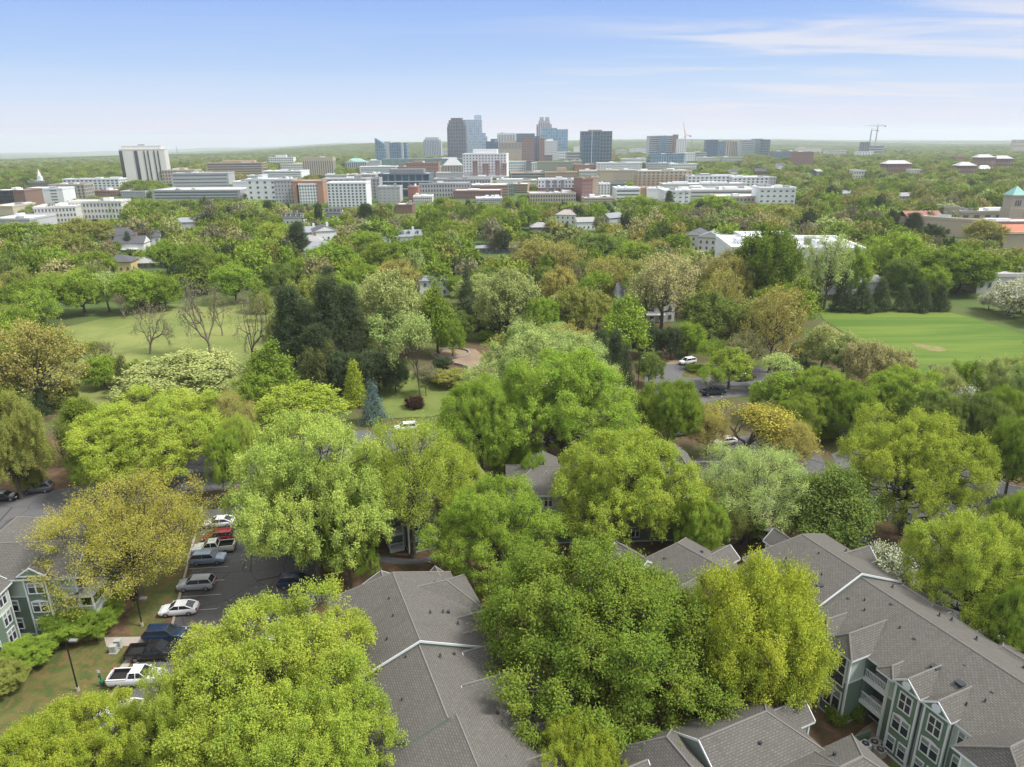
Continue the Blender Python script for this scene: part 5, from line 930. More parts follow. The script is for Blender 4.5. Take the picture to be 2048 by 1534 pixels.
bld('white office with vertical pinstripe windows', 1002, 1039, 267, 314, 26, 'slots', 'white', 12, 1, wf=.5, side=False, pent=((1010, 1028, 264),), name='office_tower', cat='tower'); t = bld('low dark-blue glass block left of the pinstripe office', 979, 1004, 283, 314, 24, wl='@navy'); block(t, 989, 1004, 278, 313, 20, wl='@navy', units=0)
bld('wide dark glass block with a sloping top behind the brown hall', 1040, 1077, 268, 310, 24, wl='@navy', units=0)
t = bld('windowless brown-grey concrete hall in mid skyline', 1005, 1051, 286, 316, 30, 'slots', 'stone', 16, 1, wf=.3, low=.6, roofc='stone', side=False, pent=((1015, 1040, 281),)); bld('pale beige wall block below the concrete hall', 1006, 1050, 303, 322, 20, wl='sand', roofc='sand')
t = bld('red-brown brick tower with glass centre', 1051, 1076, 276, 326, 30, 'grid', 'brick', 6, 10, wf=.55, hf=.55, side=False, name='office_tower', cat='tower', roofc='brick', units=0, phrase='the brick tower'); block(t, 1075, 1086, 274, 325, 24, wl='@blue', units=0); block(t, 1085, 1096, 278, 326, 26, 'grid', 'brick', 3, 10, wf=.5, hf=.5, units=0, roofc='brick', side=False)
t = bld('grey stone tower with twin crowns', 1081, 1111, 250, 312, 32, 'slots', 'lgrey', 8, 1, wf=.35, side=False, units=0, name='office_tower', cat='tower', roofc='lgrey', phrase='the twin-crowned tower'); block(t, 1085, 1107, 243, 312, 22, 'slots', 'lgrey', 6, 1, wf=.35, units=0, side=False, Y=Dr(312) + 4, roofc='lgrey'); block(t, 1087, 1095, 236, 312, 12, 'slots', 'lgrey', 2, 1, units=0, side=False, Y=Dr(312) + 6, roofc='lgrey', wf=.3); block(t, 1098, 1106, 236, 312, 12, 'slots', 'lgrey', 2, 1, units=0, side=False, Y=Dr(312) + 6, roofc='lgrey', wf=.3)
t = bld('sky-blue glass office pair right of the twin-crowned tower', 1090, 1121, 258, 318, 26, wl='@sky', units=0, name='office_tower', cat='tower'); block(t, 1103, 1143, 261, 316, 30, wl='@sky', units=0, Y=Dr(316) - 5)
bld('white hotel tower with small windows', 1095, 1122, 284, 324, 20, 'grid', 'white', 6, 8, wf=.4, hf=.4, pent=((1101, 1114, 279),), side=False, name='hotel_tower', cat='tower'); bld('small red brick annex at the foot of the white hotel', 1093, 1112, 312, 326, 16, 'band', 'brick', 1, 3, roofc='brick', side=False)
bld('white low offices right of the sky-blue glass pair', 1122, 1150, 306, 322, 20, 'grid', 'white', 6, 3, wf=.5, hf=.4, side=False); bld('grey low decks before the dark tall glass tower', 1140, 1172, 307, 324, 24, 'band', 'grey', 1, 3, side=False, hf=.4); bld('small white gabled chapel block left of the dark glass tower', 1155, 1170, 296, 310, 20, wl='white')
t = bld('tall dark blue-green glass tower standing alone', 1170, 1231, 266, 329, 40, wl='@dark', name='office_tower', cat='tower', phrase='the lone dark glass tower', units=0, pent=((1187, 1213, 262),)); block(t, 1172, 1206, 276, 330, 6, wl='@navy', units=0); Y_ = Dr(331, 1190); p_ = above(1191, 297, Y_); b = MB(); b.box(-.5, .5, -.5, .5, -38, 34); b.build('light_fin', M['trim'], t, (p_.x, Y_, p_.z))
t = bld('pale grey-green apartment range in the middle ground', 1078, 1152, 326, 345, 26, 'grid', 'olive', 14, 4, rz=-.05, wf=.45, hf=.45, roofc='lgrey', side=False, name=AB); block(t, 1024, 1062, 324, 345, 24, 'grid', 'white', 9, 4, wf=.45, hf=.5, side=False); block(t, 1060, 1069, 323, 346, 14, wl='dgrey', units=0); block(t, 1068, 1080, 327, 345, 16, 'grid', 'white', 3, 4, wf=.5, hf=.5, side=False, units=0)
bld('sand-coloured apartments with terrace units', 1098, 1161, 347, 361, 24, 'grid', 'tan', 12, 3, wf=.4, hf=.45, side=False, pent=((1122, 1140, 338),), roofc='sand', name=AB); bld('unfinished concrete frame with orange formwork deck', 1028, 1104, 347, 357, 34, 'band', 'grey', 1, 2, hf=.6, side=False, roofc=(.45, .24, .13), units=3)
t = bld('maroon brick apartments with white upper storeys', 1082, 1166, 362, 400, 24, 'grid', 'redbrick', 12, 5, rz=-.08, wf=.4, hf=.5, split=(.66, 'white'), roofc='grey', side=False, name=AB, phrase='the maroon brick apartments')
for a_, c_ in ((1098, 1104), (1113, 1119), (1128, 1134)): block(t, a_, c_, 364, 401, 3, wl='dgrey', units=0)
block(t, 1157, 1192, 361, 405, 20, 'grid', 'redbrick', 5, 6, rz=.3, wf=.4, hf=.45, units=1, side=False); block(t, 1190, 1203, 358, 403, 12, wl='sand', units=0); block(t, 1201, 1226, 372, 397, 16, 'grid', 'white', 4, 5, wf=.4, hf=.5, side=False)
bld('cream courtyard frame building with square openings', 1062, 1158, 390, 405, 30, 'grid', 'sand', 18, 2, rz=.06, wf=.55, hf=.6, roofc='lgrey', side=False, phrase='the cream frame building')
bld('brick and orange low sheds behind the lone glass tower', 1156, 1200, 333, 346, 24, wl='brick', roofc='lgrey', units=3); bld('orange gable wall beside the lone glass tower', 1230, 1238, 310, 322, 14, wl='orange', roofc='brick')
# --- right of centre
bld('white-grey apartments with blue stair towers', 1202, 1290, 330, 348, 26, 'grid', 'white', 16, 4, wf=.45, hf=.5, side=False, roofc='white', name=AB, phrase='the white-grey apartments')
t = bld('long beige apartment range with dark window columns', 1205, 1234, 345, 368, 24, wl='sand', roofc='sand', name=AB, phrase='the beige apartment range'); block(t, 1232, 1282, 345, 367, 24, 'grid', 'beige', 10, 4, wf=.45, hf=.5, side=False, roofc='white'); block(t, 1279, 1391, 348, 381, 24, 'grid', 'tan', 12, 6, rz=.06, wf=.4, hf=.5, side=False, roofc='white', units=5, split=(.8, 'sand'))
t = bld('white modern apartments with deep square balconies', 1381, 1474, 359, 383, 24, 'grid', 'white', 11, 4, wf=.45, hf=.5, side=False, roofc='lgrey', name=AB, units=4, phrase='the white modern apartments'); block(t, 1365, 1383, 360, 378, 22, wl='@teal', roofc='lgrey', units=0); block(t, 1472, 1543, 363, 385, 24, 'grid', 'white', 8, 4, wf=.45, hf=.5, side=False, roofc='white'); block(t, 1540, 1558, 364, 384, 20, 'grid', 'lgrey', 3, 4, wf=.3, hf=.4, side=False)
t = bld('sprawling white low offices with one orange block', 1238, 1286, 382, 404, 26, 'band', 'white', 1, 3, roofc='white', hf=.35, side=False, phrase='the sprawling white offices'); block(t, 1284, 1302, 381, 401, 16, wl='orange', roofc='white', units=0); block(t, 1300, 1335, 383, 402, 22, wl='white', roofc='white'); block(t, 1334, 1386, 388, 412, 28, 'grid', 'white', 4, 3, wf=.35, hf=.3, side=False, roofc='white', units=4); block(t, 1384, 1530, 388, 402, 50, 'band', 'offwhite', 1, 2, roofc='white', hf=.3, side=False, units=9); block(t, 1526, 1604, 386, 416, 30, 'grid', 'white', 6, 3, rz=-.1, wf=.4, hf=.3, side=False, roofc='white', units=5); block(t, 1332, 1500, 375, 388, 22, wl='offwhite', roofc='white', units=6)
bld('tan low block with dark canopies in front of the white offices', 1440, 1530, 402, 412, 30, 'grid', 'sand', 12, 1, roofc='white', hf=.4, side=False, units=4); bld('dark slate-roofed block right of the maroon apartments', 1222, 1258, 372, 392, 20, wl='dgrey', roofc='dgrey', units=0)
t = bld('broad office tower with white floor bands and brick edge', 1304, 1356, 277, 316, 34, 'band', 'lgrey', 1, 9, hf=.62, side=False, name='office_tower', cat='tower', roofc='lgrey', units=4, g='dark', phrase='the banded office tower'); block(t, 1324, 1340, 277, 316.4, 4, wl='@blue', units=0); block(t, 1355, 1363, 275, 317, 20, wl='brown', units=0); block(t, 1308, 1376, 314, 332, 28, 'slots', '@blue', 14, 1, wf=.2, g='pale', side=False, roofc='grey')
bld('white slim tower under construction below the red crane', 1362, 1380, 284, 318, 20, 'grid', 'white', 4, 9, wf=.4, hf=.4, side=False, name='tower_block', cat='tower', roofc='offwhite'); bld('white mid-rise right of the banded office', 1376, 1397, 312, 330, 20, 'grid', 'white', 4, 4, wf=.4, hf=.4, side=False); bld('grey low offices between the right towers', 1396, 1420, 311, 322, 20, 'band', 'lgrey', 1, 3, side=False)
t = bld('black-blue glass office with tan pinstriped wing', 1420, 1443, 287, 320, 28, wl='@navy', units=0, name='office_tower', cat='tower', phrase='the pinstriped pair'); block(t, 1442, 1457, 290, 320, 26, wl='@blue', units=0); block(t, 1455, 1470, 288, 320, 26, 'slots', 'sand', 3, 1, wf=.35, side=False, units=0, roofc='offwhite'); block(t, 1469, 1482, 289, 320, 24, 'slots', 'sand', 4, 1, wf=.65, side=False, units=0)
t = bld('glass office with light bands and a darker wing', 1489, 1516, 288, 318, 26, 'band', 'lgrey', 1, 7, hf=.7, side=False, g='teal', units=0, name='office_tower', cat='tower', phrase='the banded glass office'); block(t, 1514, 1532, 286, 318, 24, wl='@teal', units=0); block(t, 1531, 1547, 288, 319, 24, wl='@dark', units=0)
bld('low blue glass block right of the glass offices', 1553, 1606, 312, 326, 24, 'band', 'dgrey', 1, 4, g='blue', side=False, roofc='lgrey', phrase='the low blue block'); bld('brick hospital block in the right distance', 1593, 1641, 314, 340, 30, 'grid', 'brick', 10, 6, rz=-.25, wf=.4, hf=.4, side=False, roofc='offwhite', phrase='the brick hospital')
bld('small white offices right of the brick hospital', 1600, 1650, 306, 314, 24, wl='offwhite', roofc='white'); bld('unfinished core tower below the two cranes', 1731, 1746, 296, 320, 18, 'slots', 'dgrey', 3, 1, wf=.4, side=False, roofc=(.4, .2, .12)); bld('unfinished slab beneath the tall crane', 1745, 1775, 303, 318, 24, 'band', 'grey', 1, 3, side=False)
for L_, R_2, tp_, bs_, c_, lab in ((1720, 1754, 315, 322, 'white', 'pale flat roofs beyond the unfinished core'), (1713, 1739, 353, 368, 'offwhite', 'small two-storey house with pale flat roof in right trees'), (1778, 1830, 340, 358, 'brick', 'brick hall with grey hipped roof in the right trees'), (1925, 1960, 346, 362, 'brick', 'long brick hall with grey roof by the white tent'), (1962, 1998, 330, 350, 'brick', 'tall brick school wing with pale hipped roof'), (1998, 2034, 333, 350, 'brick', 'right-hand brick school wing with pale hipped roof'), (1918, 1938, 328, 338, 'brick', 'small brick wing left of the brick school'), (2035, 2060, 296, 312, 'sand', 'sand-coloured block at the right edge on the horizon'), (1830, 1855, 353, 360, 'offwhite', 'low pale shop row among the right trees')):
    t = bld(lab, L_, R_2, tp_, bs_, 18, 'grid', c_, max(3, (R_2 - L_) // 5), 2, wf=.4, hf=.45, side=False, roofc='lgrey', units=0, name='house', phrase='the ' + ' '.join(lab.split()[:3]) if 'brick' in lab else None)
    if 'hipped' in lab or 'hall' in lab:
        Y_ = Dr(bs_, L_); p_, q_ = above(L_, tp_, Y_), above(R_2, tp_, Y_); w_ = (q_.x - p_.x) / 2 + .6; b = MB(); b.faces([(-w_, -9.6, 0), (w_, -9.6, 0), (w_, 9.6, 0), (-w_, 9.6, 0), (-w_ + 8, 0, 5), (w_ - 8, 0, 5)], [(0, 1, 5, 4), (2, 3, 4, 5), (3, 0, 4), (1, 2, 5)]); b.build('hipped_roof', wm('lgrey'), t, ((p_.x + q_.x) / 2, Y_ + 9, p_.z + .4))
t = thing('marquee', 'white tent in front of the brick school', 'tent'); Y_ = Dr(352, 1970); p_ = above(1974, 349, Y_); b = MB(); b.faces([(-11, -7, -3), (11, -7, -3), (11, 7, -3), (-11, 7, -3), (-6, 0, 3), (6, 0, 3)], [(0, 1, 5, 4), (2, 3, 4, 5), (3, 0, 4), (1, 2, 5)]); b.build('canopy', wm('white'), t, p_); b = MB()
for x_ in (-10.5, 10.5): b.box(x_ - .15, x_ + .15, -6.8, -6.5, -9, -3)
b.build('pole', wm('white'), t, p_); GUARD.append((1960, 342, 1988, 352, Y_))
def crane(px_, top, base, jl, jr, col, label, tilt=0.0):
    Y_ = Dr(base, px_); p_ = above(px_, top, Y_); t = thing('tower_crane', label, 'crane', (p_.x, Y_, 0)); m = plain(col, .6, name="crane_paint"); b = MB(); b.box(-1.3, 1.3, -1.3, 1.3, -12, p_.z); b.build('mast', m, t)
    a_, c_ = above(jl, top, Y_).x - p_.x, above(jr, top, Y_).x - p_.x; b = MB(); b.tube([(a_, 0, p_.z + tilt), (0, 0, p_.z), (c_, 0, p_.z)], [.55, 1.0, 1.0], 4); b.build('jib', m, t); b = MB(); b.box(c_ - 4, c_, -1.2, 1.2, p_.z - 3.5, p_.z); b.build('counterweight', wm('red'), t)
    b = MB(); b.tube([(a_ * .6, 0, p_.z + .6 + tilt * .6), (0, 0, p_.z + 7), (c_ * .8, 0, p_.z + .6)], .35, 4); b.box(-.5, .5, -.5, .5, p_.z, p_.z + 7); b.build('stay', m, t)
crane(1764, 263, 318, 1736, 1780, (.42, .34, .36), 'tall grey crane with long level arm on the right skyline'); crane(1751, 272, 318, 1752, 1765, (.25, .33, .36), 'smaller bluish crane left of the tall one'); crane(1378, 277, 318, 1373, 1390, (.55, .14, .12), 'red crane with raised arm above the slim white tower', 38)
for x_, r0_, r1_, lab in ((360, 282, 318, 'thin radio mast on the ridge right of the slab tower'), (1392, 283, 318, 'thin dark mast right of the red crane'), (841, 295, 318, 'thin mast left of the pale ribbed tower')):
    Y_ = Dr(r1_, x_); p_ = above(x_, r0_, Y_); t = thing('radio_mast', lab, 'mast', (p_.x, Y_, 0)); b = MB(); b.tube([(0, 0, -15), (0, 0, p_.z)], [.9, .5], 4); b.build('lattice', M['steel'], t)
# --- right mid distance: school with bell tower, white-roofed hall
t = bld('long stone school with white roof and square bell tower', 1925, 2100, 440, 462, 26, 'grid', 'stone', 8, 1, roofc='white', wf=.5, hf=.35, low=.3, side=False, name='school_building', phrase='the stone school', units=5)
Y_ = Dr(466, 2012); hT = above(2015, 405, Y_).z; p_ = above(2014, 430, Y_); b = MB(); b.box(-4.6, 4.6, -4.6, 4.6, 0, hT - 7.4); b.box(-4.2, 4.2, -4.2, 4.2, hT - 7.4, hT); b.box(-4.7, 4.7, -4.7, 4.7, hT - .3, hT + .6); b.build('bell_tower', wm('stone'), t, (p_.x, Y_ - 8, 0)); b = MB(); b.faces([(-4.9, -4.9, 0), (4.9, -4.9, 0), (4.9, 4.9, 0), (-4.9, 4.9, 0), (0, 0, 5.6)], [(0, 1, 4), (1, 2, 4), (2, 3, 4), (3, 0, 4)]); b.build('pyramid_roof', M['copper'], t, (p_.x, Y_ - 8, hT + .6))
for i in (-1.4, 0, 1.4): link('louvre_window', pane(.8, 3.2), t, (p_.x + i, Y_ - 12.25, hT - 4.2), 0)
GUARD.append((1995, 385, 2040, 440, Y_)); block(t, 1894, 1930, 430, 470, 16, 'grid', 'stone', 3, 1, units=1, side=False, wf=.25, hf=.3, roofc='lgrey', rz=-.2); block(t, 1910, 1952, 458, 492, 30, 'grid', 'sand', 5, 3, rz=.7, wf=.6, hf=.6, side=False, roofc='white', units=1)
block(t, 1940, 2100, 462, 484, 16, 'grid', 'brick', 9, 1, wf=.6, hf=.3, side=False, roofc='white', units=2)
t2 = thing('hall_building', 'low hall with brick-red roof band left of the stone school', 'building'); block(t2, 1820, 1896, 452, 474, 14, wl='stone', roofc='brick', units=1); M['rtile'] = plain((.42, .16, .10), .8, var=.2, scale=.3, name="red_tiles")
Y_ = Dr(474, 1858); a_, c_ = above(1822, 452, Y_), above(1896, 452, Y_); b = MB(); w_ = c_.x - a_.x; b.faces([(0, -.5, 0), (w_, -.5, 0), (w_, 9, 4.2), (0, 9, 4.2), (w_, 18, 0), (0, 18, 0)], [(0, 1, 2, 3), (3, 2, 4, 5)]); b.build('tiled_roof', plain((.28, .14, .12), .9, name="brick_red_roof"), t2, (a_.x, Y_, a_.z + .4))
t3 = thing('hall_building', 'low building with bright orange-red tiled roof at the right edge', 'building'); block(t3, 2012, 2110, 484, 512, 14, wl='sand', roofc='red', units=0); Y_ = Dr(512, 2050); a_, c_ = above(2012, 484, Y_), above(2110, 484, Y_); w_ = c_.x - a_.x; b = MB(); b.faces([(-.5, -.8, 0), (w_, -.8, 0), (w_, 8, 3.8), (-.5, 8, 3.8), (w_, 16, 0), (-.5, 16, 0)], [(0, 1, 2, 3), (3, 2, 4, 5)]); b.build('tiled_roof', M['rtile'], t3, (a_.x, Y_, a_.z + .4))
t = bld('large white-roofed hall behind the deep green oak and cypress row', 1470, 1745, 511, 600, 34, 'grid', 'white', 16, 2, rz=-.10, roofc='white', wf=.3, hf=.4, side=False, units=7, name='hall_building', phrase='the white-roofed hall'); block(t, 1500, 1600, 490, 600, 22, wl='white', roofc='white', units=3, Y=Dr(600, 1600) + 22)
GUARD[:] = [g for g in GUARD if not (g[0] in (1470, 1500) and g[3] > 590)]; GUARD += [(1470, 484, 1740, 505, 262), (1600, 520, 1720, 560, 215)]
t = bld('low white building with parked cars before it at the right edge', 1958, 2090, 568, 602, 14, 'grid', 'offwhite', 8, 1, wf=.35, hf=.3, side=False, roofc='lgrey', units=1, name='hall_building', phrase='the white shed at the right edge')
# --- houses among the trees
def house(px_, top, base, W_, D_, rz, wl, roof_, label, hip=False, chim=None, porch=False, phrase=None, dorm=0, tall=5.6):
    Y_ = Dr(base, px_); p_ = above(px_, base, Y_); t = thing('house', label, 'house', (p_.x, Y_ + 5, 0), rz); hgt = above(px_, top, Y_).z; ze = max(2.6, hgt - W_ * .22); hw, hd = W_ / 2, D_ / 2; b = MB(); b.box(-hw, hw, -hd, hd, -.2, ze)
    b.build('wall', wm(wl, .3), t); rm = plain(roof_, .95, var=.25, scale=.8, name="house_roof"); o_ = .5; b = MB(); ax = D_ >= W_; inset = (hw if ax else hd) if hip else 0
    if ax: V = [(-hw - o_, -hd - o_, ze), (hw + o_, -hd - o_, ze), (hw + o_, hd + o_, ze), (-hw - o_, hd + o_, ze), (0, -hd - o_ + inset, hgt), (0, hd + o_ - inset, hgt)]; Fc = [(1, 2, 5, 4), (3, 0, 4, 5)] + ([(0, 1, 4), (2, 3, 5)] if hip else []); G_ = [(0, 1, 4), (2, 3, 5)]
    else: V = [(-hw - o_, -hd - o_, ze), (hw + o_, -hd - o_, ze), (hw + o_, hd + o_, ze), (-hw - o_, hd + o_, ze), (-hw - o_ + inset, 0, hgt), (hw + o_ - inset, 0, hgt)]; Fc = [(0, 1, 5, 4), (2, 3, 4, 5)] + ([(3, 0, 4), (1, 2, 5)] if hip else []); G_ = [(3, 0, 4), (1, 2, 5)]
    b.faces(V, Fc, 0); b.faces([(x, y, z - .15) for x, y, z in V], [(3, 2, 1, 0)], 1)
    if not hip: b.faces([((x * .97), (y * .97), z) for x, y, z in V], G_, 1)
    r = b.build('roof', [rm, wm(wl, .3)], t)
    if chim: b = MB(); b.box(-.6, .6, -.5, .5, -1.5, 1.5); b.build('chimney', wm(chim), r, (hw * .35, 0, hgt + .1))
    n = max(2, int(W_ / 3))
    for j in range(max(1, int(ze / 2.9))):
        for i in range(n): link('window', pane(1.0, 1.4), t, (-hw + W_ * (i + .5) / n, -hd, 1.5 + 2.9 * j)); 
        for i in range(max(1, int(D_ / 4))): link('window', pane(1.0, 1.4), t, ((hw if px_ < 1024 else -hw), -hd + D_ * (i + .5) / max(1, int(D_ / 4)), 1.5 + 2.9 * j), PI / 2 if px_ < 1024 else -PI / 2)
    for i in range(dorm): b = MB(); x = -hw + W_ * (i + .5) / dorm; z = ze + (hgt - ze) * .35; b.box(x - .8, x + .8, -hd * .75, 0, z, z + 1.3, 1); b.faces([(x - 1.1, -hd * .8, z + 1.25), (x + 1.1, -hd * .8, z + 1.25), (x, -hd * .8, z + 2.2), (x - 1.1, 0, z + 1.25), (x + 1.1, 0, z + 1.25), (x, 0, z + 2.2)], [(0, 1, 2), (1, 4, 5, 2), (3, 0, 2, 5)], 0); d_ = b.build('dormer', [rm, wm(wl, .3)], r); link('window', pane(.9, .9), t, (x, -hd * .75, z + .65))
    if porch: b = MB(); b.box(-hw * .6, hw * .6, -hd - 2, -hd, 2.5, 2.8); [b.box(x - .12, x + .12, -hd - 1.9, -hd - 1.66, 0, 2.5) for x in (-hw * .55, -hw * .15, hw * .2, hw * .55)]; b.build('porch', wm('white'), t)
    q = pix(p_.x, Y_ + 5, hgt / 2); wpx = W_ / (Y_ * 1.0) * F * .6; GUARD.append((px_ - wpx * .6, top, px_ + wpx * .6, top + (base - top) * .65, Y_ - 3))
    if phrase: LAND.append((phrase, q[0], q[1], Y_))
DG, LG, SL = (.09, .095, .105), (.30, .30, .30), (.24, .26, .29)
for a_ in [(262, 462, 496, 15, 11, .15, 'white', DG, 'white two-storey house with dark roof in left-hand trees', False, 'brick', True, 'the white two-storey house'), (298, 452, 486, 13, 10, .2, 'white', DG, 'white house with stepped roofs behind the two-storey one', False, 'brick'), (236, 445, 480, 18, 10, .2, 'lgrey', DG, 'grey-roofed long house behind the dark cone tree', True),
           (238, 500, 532, 12, 10, .1, 'yellow', DG, 'yellow house with dark hipped roof beside the reddish pole', True, None, False, 'the yellow house'), (380, 426, 452, 12, 10, .3, 'lgrey', SL, 'blue-grey gabled house deep in the left trees'), (590, 420, 442, 15, 9, -.1, 'white', DG, 'white house with a row of dormers below the orange frames', False, 'stone', False, None, 4),
           (622, 448, 480, 13, 11, .3, 'offwhite', SL, 'cream gabled house left of the white-chimneyed one', False, 'white'), (650, 446, 486, 12, 12, .4, 'white', DG, 'white-chimneyed house with dark blue roof', False, 'white', False, 'the white-chimneyed house'), (624, 466, 498, 12, 10, .1, 'brick', LG, 'brick house with pale hipped roof', True, 'brick'), (640, 478, 508, 16, 11, .35, 'white', SL, 'slate-roofed white house beside the dark tall pine', True),
           (668, 412, 432, 15, 9, 0, 'lgrey', DG, 'dark row house with white dormers under the gridded apartments', False, None, False, None, 5), (762, 464, 484, 10, 9, .5, 'white', LG, 'little white gabled house above the round green tree'), (820, 458, 482, 15, 10, .2, 'white', SL, 'white house with three steep dormers above the dark oak', False, 'white', False, 'the three-dormer house', 3),
           (868, 546, 590, 11, 9, .2, 'white', (.25, .27, .30), 'slate-roofed house with tall brick chimney in the park', True, 'brick', False, 'the slate-roofed park house'), (1140, 422, 450, 14, 11, -.3, 'white', (.33, .30, .28), 'pale brown hip-roofed house among grey bare trees', True, None, False, 'the brown-roofed house'), (1175, 438, 462, 12, 9, .2, 'white', LG, 'white low house right of the brown-roofed one'), (1230, 430, 456, 13, 10, .6, 'lgrey', SL, 'grey gabled house behind the grey bare trees'),
           (1085, 447, 466, 12, 9, .1, 'dgrey', LG, 'low pale-roofed house left of the brown-roofed one', True), (1400, 466, 512, 11, 12, -.5, 'offwhite', DG, 'white gabled house left of its twin, behind bare trees', False, None), (1432, 470, 520, 12, 13, -.45, 'offwhite', SL, 'white house with brown gable and pillared porch', False, None, True, 'the porched white house'),
           (1292, 575, 648, 18, 11, .1, 'white', DG, 'white manor with dormers behind the tan blossoming tree', False, 'brick', True, 'the white manor', 4), (1000, 492, 506, 24, 9, 0, 'dgrey', SL, 'long low slate-blue roof behind the ochre trees', True), (1475, 345, 360, 14, 9, .2, 'white', DG, 'tiny white gabled house under the dark towers'), (1530, 345, 362, 18, 10, -.2, 'brown', DG, 'dark-roofed old house right of the tiny white one', False, 'brick'), (1568, 335, 352, 14, 10, .3, 'white', DG, 'white villa with dark roof in right trees'),
           (1640, 348, 366, 14, 12, .6, 'dgrey', LG, 'dark gabled house with pale roof edge'), (1816, 398, 412, 14, 9, .1, 'lgrey', LG, 'pale grey bungalow in the right-hand woods'), (1700, 392, 404, 12, 9, .3, 'white', SL, 'small light house deep in the right woods'), (1740, 566, 600, 9, 8, 0, 'lgrey', LG, 'little pale garage between cypress trees'), (300, 505, 526, 14, 9, .1, 'dgrey', LG, 'low shed roofs right of the yellow house')]:
    k_ = list(a_) + [None] * (13 - len(a_)); house(*k_[:9], hip=bool(k_[9]), chim=k_[10], porch=bool(k_[11]), phrase=k_[12], dorm=k_[13] if len(k_) > 13 and k_[13] else 0)

EX = [(655, 700, 345, 354, 'offwhite', 'low pale block behind the gridded apartments'), (748, 770, 344, 352, 'white', 'small white block left of the dark glass office'), (930, 950, 366, 372, 'lgrey', 'grey low roof before the white and red apartments'), (1040, 1080, 362, 372, 'offwhite', 'pale two-storey shops right of the red sign hall'), (1166, 1210, 345, 356, 'offwhite', 'pale office above the maroon apartments'),
      (1246, 1300, 322, 332, 'white', 'white low-rise behind the white-grey apartments'), (1300, 1345, 332, 344, 'lgrey', 'light grey block under the banded office tower'), (1345, 1402, 334, 344, 'white', 'white block right of the light grey one'), (1402, 1450, 322, 330, 'offwhite', 'cream offices at the foot of the pinstriped pair'), (986, 1004, 300, 314, 'sand', 'sand block beneath the pinstripe office'),
      (905, 934, 320, 332, 'brick', 'brick low-rise left of the white and red block'), (1150, 1172, 324, 334, 'sand', 'sand low-rise left of the lone glass tower'), (860, 900, 333, 342, 'lgrey', 'grey hall left of the stone pyramid hall'), (700, 760, 346, 354, 'sand', 'sandy low block behind the orange-framed roofs'), (566, 612, 322, 334, 'offwhite', 'pale hall beneath the hilltop gridded office'),
      (420, 470, 346, 358, 'lgrey', 'light low block below the brown striped office'), (500, 532, 344, 352, 'white', 'white low block right of the brown striped office'), (246, 300, 372, 384, 'lgrey', 'long grey shed under the slab tower'), (190, 240, 370, 380, 'brick', 'small brick roofs left of the slab tower foot'), (398, 420, 336, 346, 'sand', 'narrow sandy block beside the beige gridded office'),
      (1240, 1262, 304, 312, 'offwhite', 'tiny pale sheds right of the lone glass tower'), (1268, 1300, 302, 309, 'white', 'pale warehouse on the slope behind the lone glass tower'), (1660, 1700, 312, 320, 'offwhite', 'pale roofs in the woods left of the cranes'), (1455, 1492, 322, 331, 'lgrey', 'grey block before the banded glass office'), (1010, 1028, 330, 344, 'brick', 'narrow brick block right of the white and red apartments'),
      (1212, 1240, 350, 358, 'brick', 'brick annex left of the beige range'), (1285, 1330, 366, 378, 'offwhite', 'low cream block before the beige range'), (830, 870, 392, 402, 'offwhite', 'low cream block right of the red end block'), (955, 1010, 398, 406, 'lgrey', 'grey flat roofs below the brown brick warehouse'), (1170, 1232, 400, 408, 'sand', 'low sandy row below the maroon apartments')]
for L_, R_2, tp_, bs_, c_, lab in EX:
    n_ = max(4, (R_2 - L_) // 4); bld(lab, L_, R_2, tp_, bs_, 24, 'grid', c_, n_, max(2, int((bs_ - tp_) / 4)), wf=.5, hf=.45, side=False, roofc=rt.choice(['white', 'lgrey', 'offwhite']), units=rt.randint(2, 5), rz=rt.uniform(-.08, .08))
